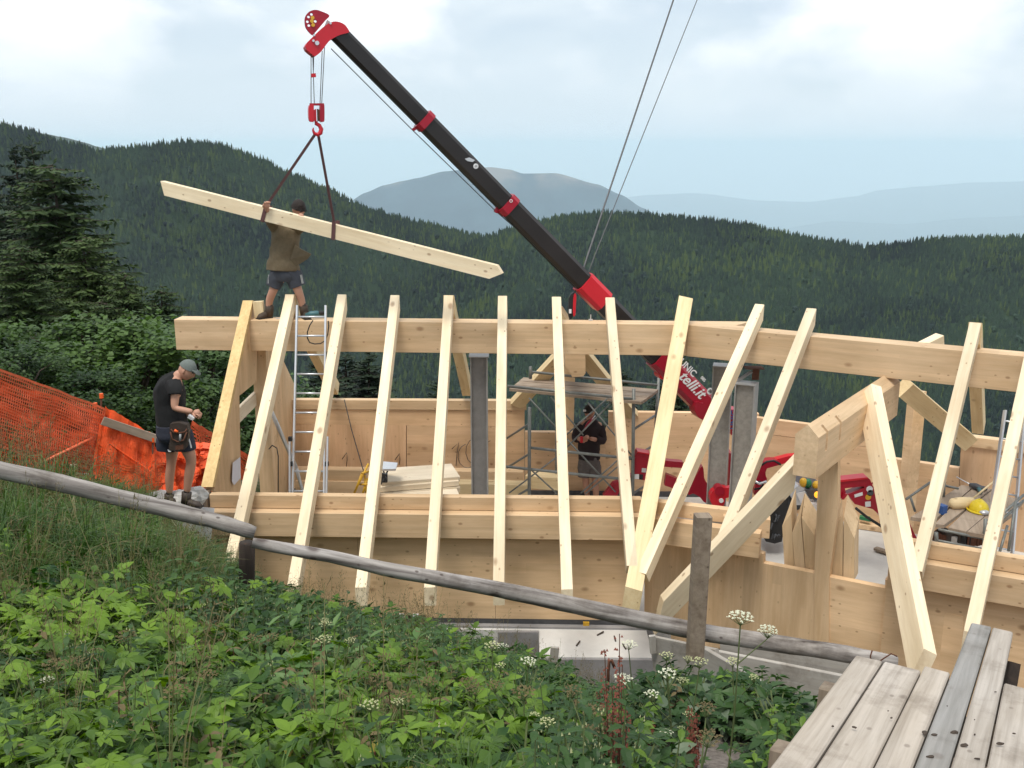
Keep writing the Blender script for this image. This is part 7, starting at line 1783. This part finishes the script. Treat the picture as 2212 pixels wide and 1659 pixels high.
um = [(1587, 1340, 'e', 'tall white umbel standing alone in front of the log rail', 1.0), (1378, 1398, 'a', 'white umbel at the right corner of the pale slab', .9), (1088, 1398, 'b', 'white umbel in front of the old concrete block', 1.0), (1072, 1418, 'c', 'yellowish umbel left below the old concrete block', 1.0), (1126, 1452, 'b', 'pair of white umbels below the stake', 1.0),
      (1372, 1490, 'a', 'white umbel right of the bent rod', .9), (1466, 1468, 'b', 'white umbel among dark leaves left of the fence post foot', 1.1), (1500, 1455, 'c', 'pale umbel just below the slanting board', 1.0), (1430, 1410, 'b', 'white umbel cluster right of the pale slab', 1.1), (1455, 1425, 'c', 'yellow green umbel beside the cluster right of the slab', .9),
      (1520, 1385, 'a', 'white umbel on the shuttering board left of the fence post', .7), (1448, 1585, 'a', 'small white umbel low on the bare soil', .6), (1483, 1560, 'c', 'small yellow umbel above the red sorrel stalks', .6), (1600, 1448, 'c', 'yellow green umbel right of the fence post foot', .9), (720, 1390, 'c', 'yellow green umbel right of the dark fence post', 1.0),
      (700, 1352, 'c', 'pale umbel near the foot of the second rafter', .9), (118, 1470, 'a', 'small round white umbel on the left above bright leaves', .6), (97, 1452, 'b', 'small white umbel at the left edge of the grass', .6), (150, 1010, 'a', 'white flower head by the faded net', .7), (820, 1530, 'c', 'yellow green umbel over the large pale leaves', .9),
      (1170, 1565, 'c', 'faded pale umbel among the lower herbs', .8), (1540, 1365, 'c', 'small umbel left of the fence post top shadow', .6), (1405, 1395, 'a', 'white umbel just right of the slab corner', .8), (1590, 1395, 'c', 'green umbel under the log right of the square post', .7)]
for i, (x, y, nm, lb, s) in enumerate(um): put_umbel(x, y, nm, lb, 'umbel_plant', 'flower', WG, s, i * 1.3)
br = [(300, 1385, 'brown seed head left of the green tussock'), (565, 1385, 'brown seed head under the dark fence post'), (860, 1510, 'brown seed head above the bright leaves in the middle'), (790, 1480, 'brown seed head right of the nettles'), (1260, 1570, 'large brown seed head near the tall red stalk'), (1130, 1530, 'rusty seed head among the nettles'),
      (1340, 1600, 'reddish seed head low by the bare soil'), (1040, 1490, 'brown seed head left of the stake'), (145, 1440, 'brown seed head above the left grass'), (380, 1500, 'brown seed head over the bright leaves at left'), (1490, 1610, 'brown seed head in front of the sorrel on the soil')]
for i, (x, y, lb) in enumerate(br): put_umbel(x, y, 'd', lb, 'dry_umbel_plant', 'plant', 'brown seed heads', 1.0, i * .9)
def sorrel(x, y, h, label, seed, n=5):
    rnd = random.Random(seed); g_ = ground_at(x, y, h)
    e = empty('sorrel_plant', g_, label, 'plant', 'red sorrel stalks'); st = MB(); fl = MB()
    for k in range(n):
        a = rnd.uniform(0, 6.3); r = rnd.uniform(0, .05); t_ = V((math.cos(a) * r * 1.6, math.sin(a) * r * 1.6, h * rnd.uniform(.6, 1))); b_ = V((math.cos(a) * r * .4, math.sin(a) * r * .4, 0))
        if k == 0: t_ = V((.01, 0, h))
        st.tube([g_ + b_ - V((0, 0, .05)), g_ + (b_ + t_) / 2 + V((.008, 0, 0)), g_ + t_], [.004, .003, .0015], 5, False)
        for j in range(60):
            u = rnd.uniform(.35, 1); c = g_ + b_.lerp(t_, u) + V((rnd.uniform(-.014, .014), rnd.uniform(-.014, .014), 0)); w = .005
            fl.add([c + V((w, 0, 0)), c + V((0, w, w)), c - V((w, 0, 0)), c + V((0, 0, w * 2.2))], [(0, 1, 3), (1, 2, 3), (0, 3, 2)])
    st.build('stalk', M['rust'], e, smooth=True); fl.build('seeds', M['sorrel'], e)
sorrel(1332, 1370, .85, 'tall red sorrel stalk in front of the concrete wall', 1, 5)
sorrel(1300, 1480, .5, 'short red sorrel clump left of the tall stalk', 2, 7)
sorrel(1500, 1545, .38, 'dense red sorrel clump on the bare soil', 3, 10)
sorrel(660, 1245, .5, 'thin reddish stalks left of the second rafter foot', 4, 6)
sorrel(1400, 1560, .3, 'low reddish stalks on the edge of the bare soil', 5, 6)
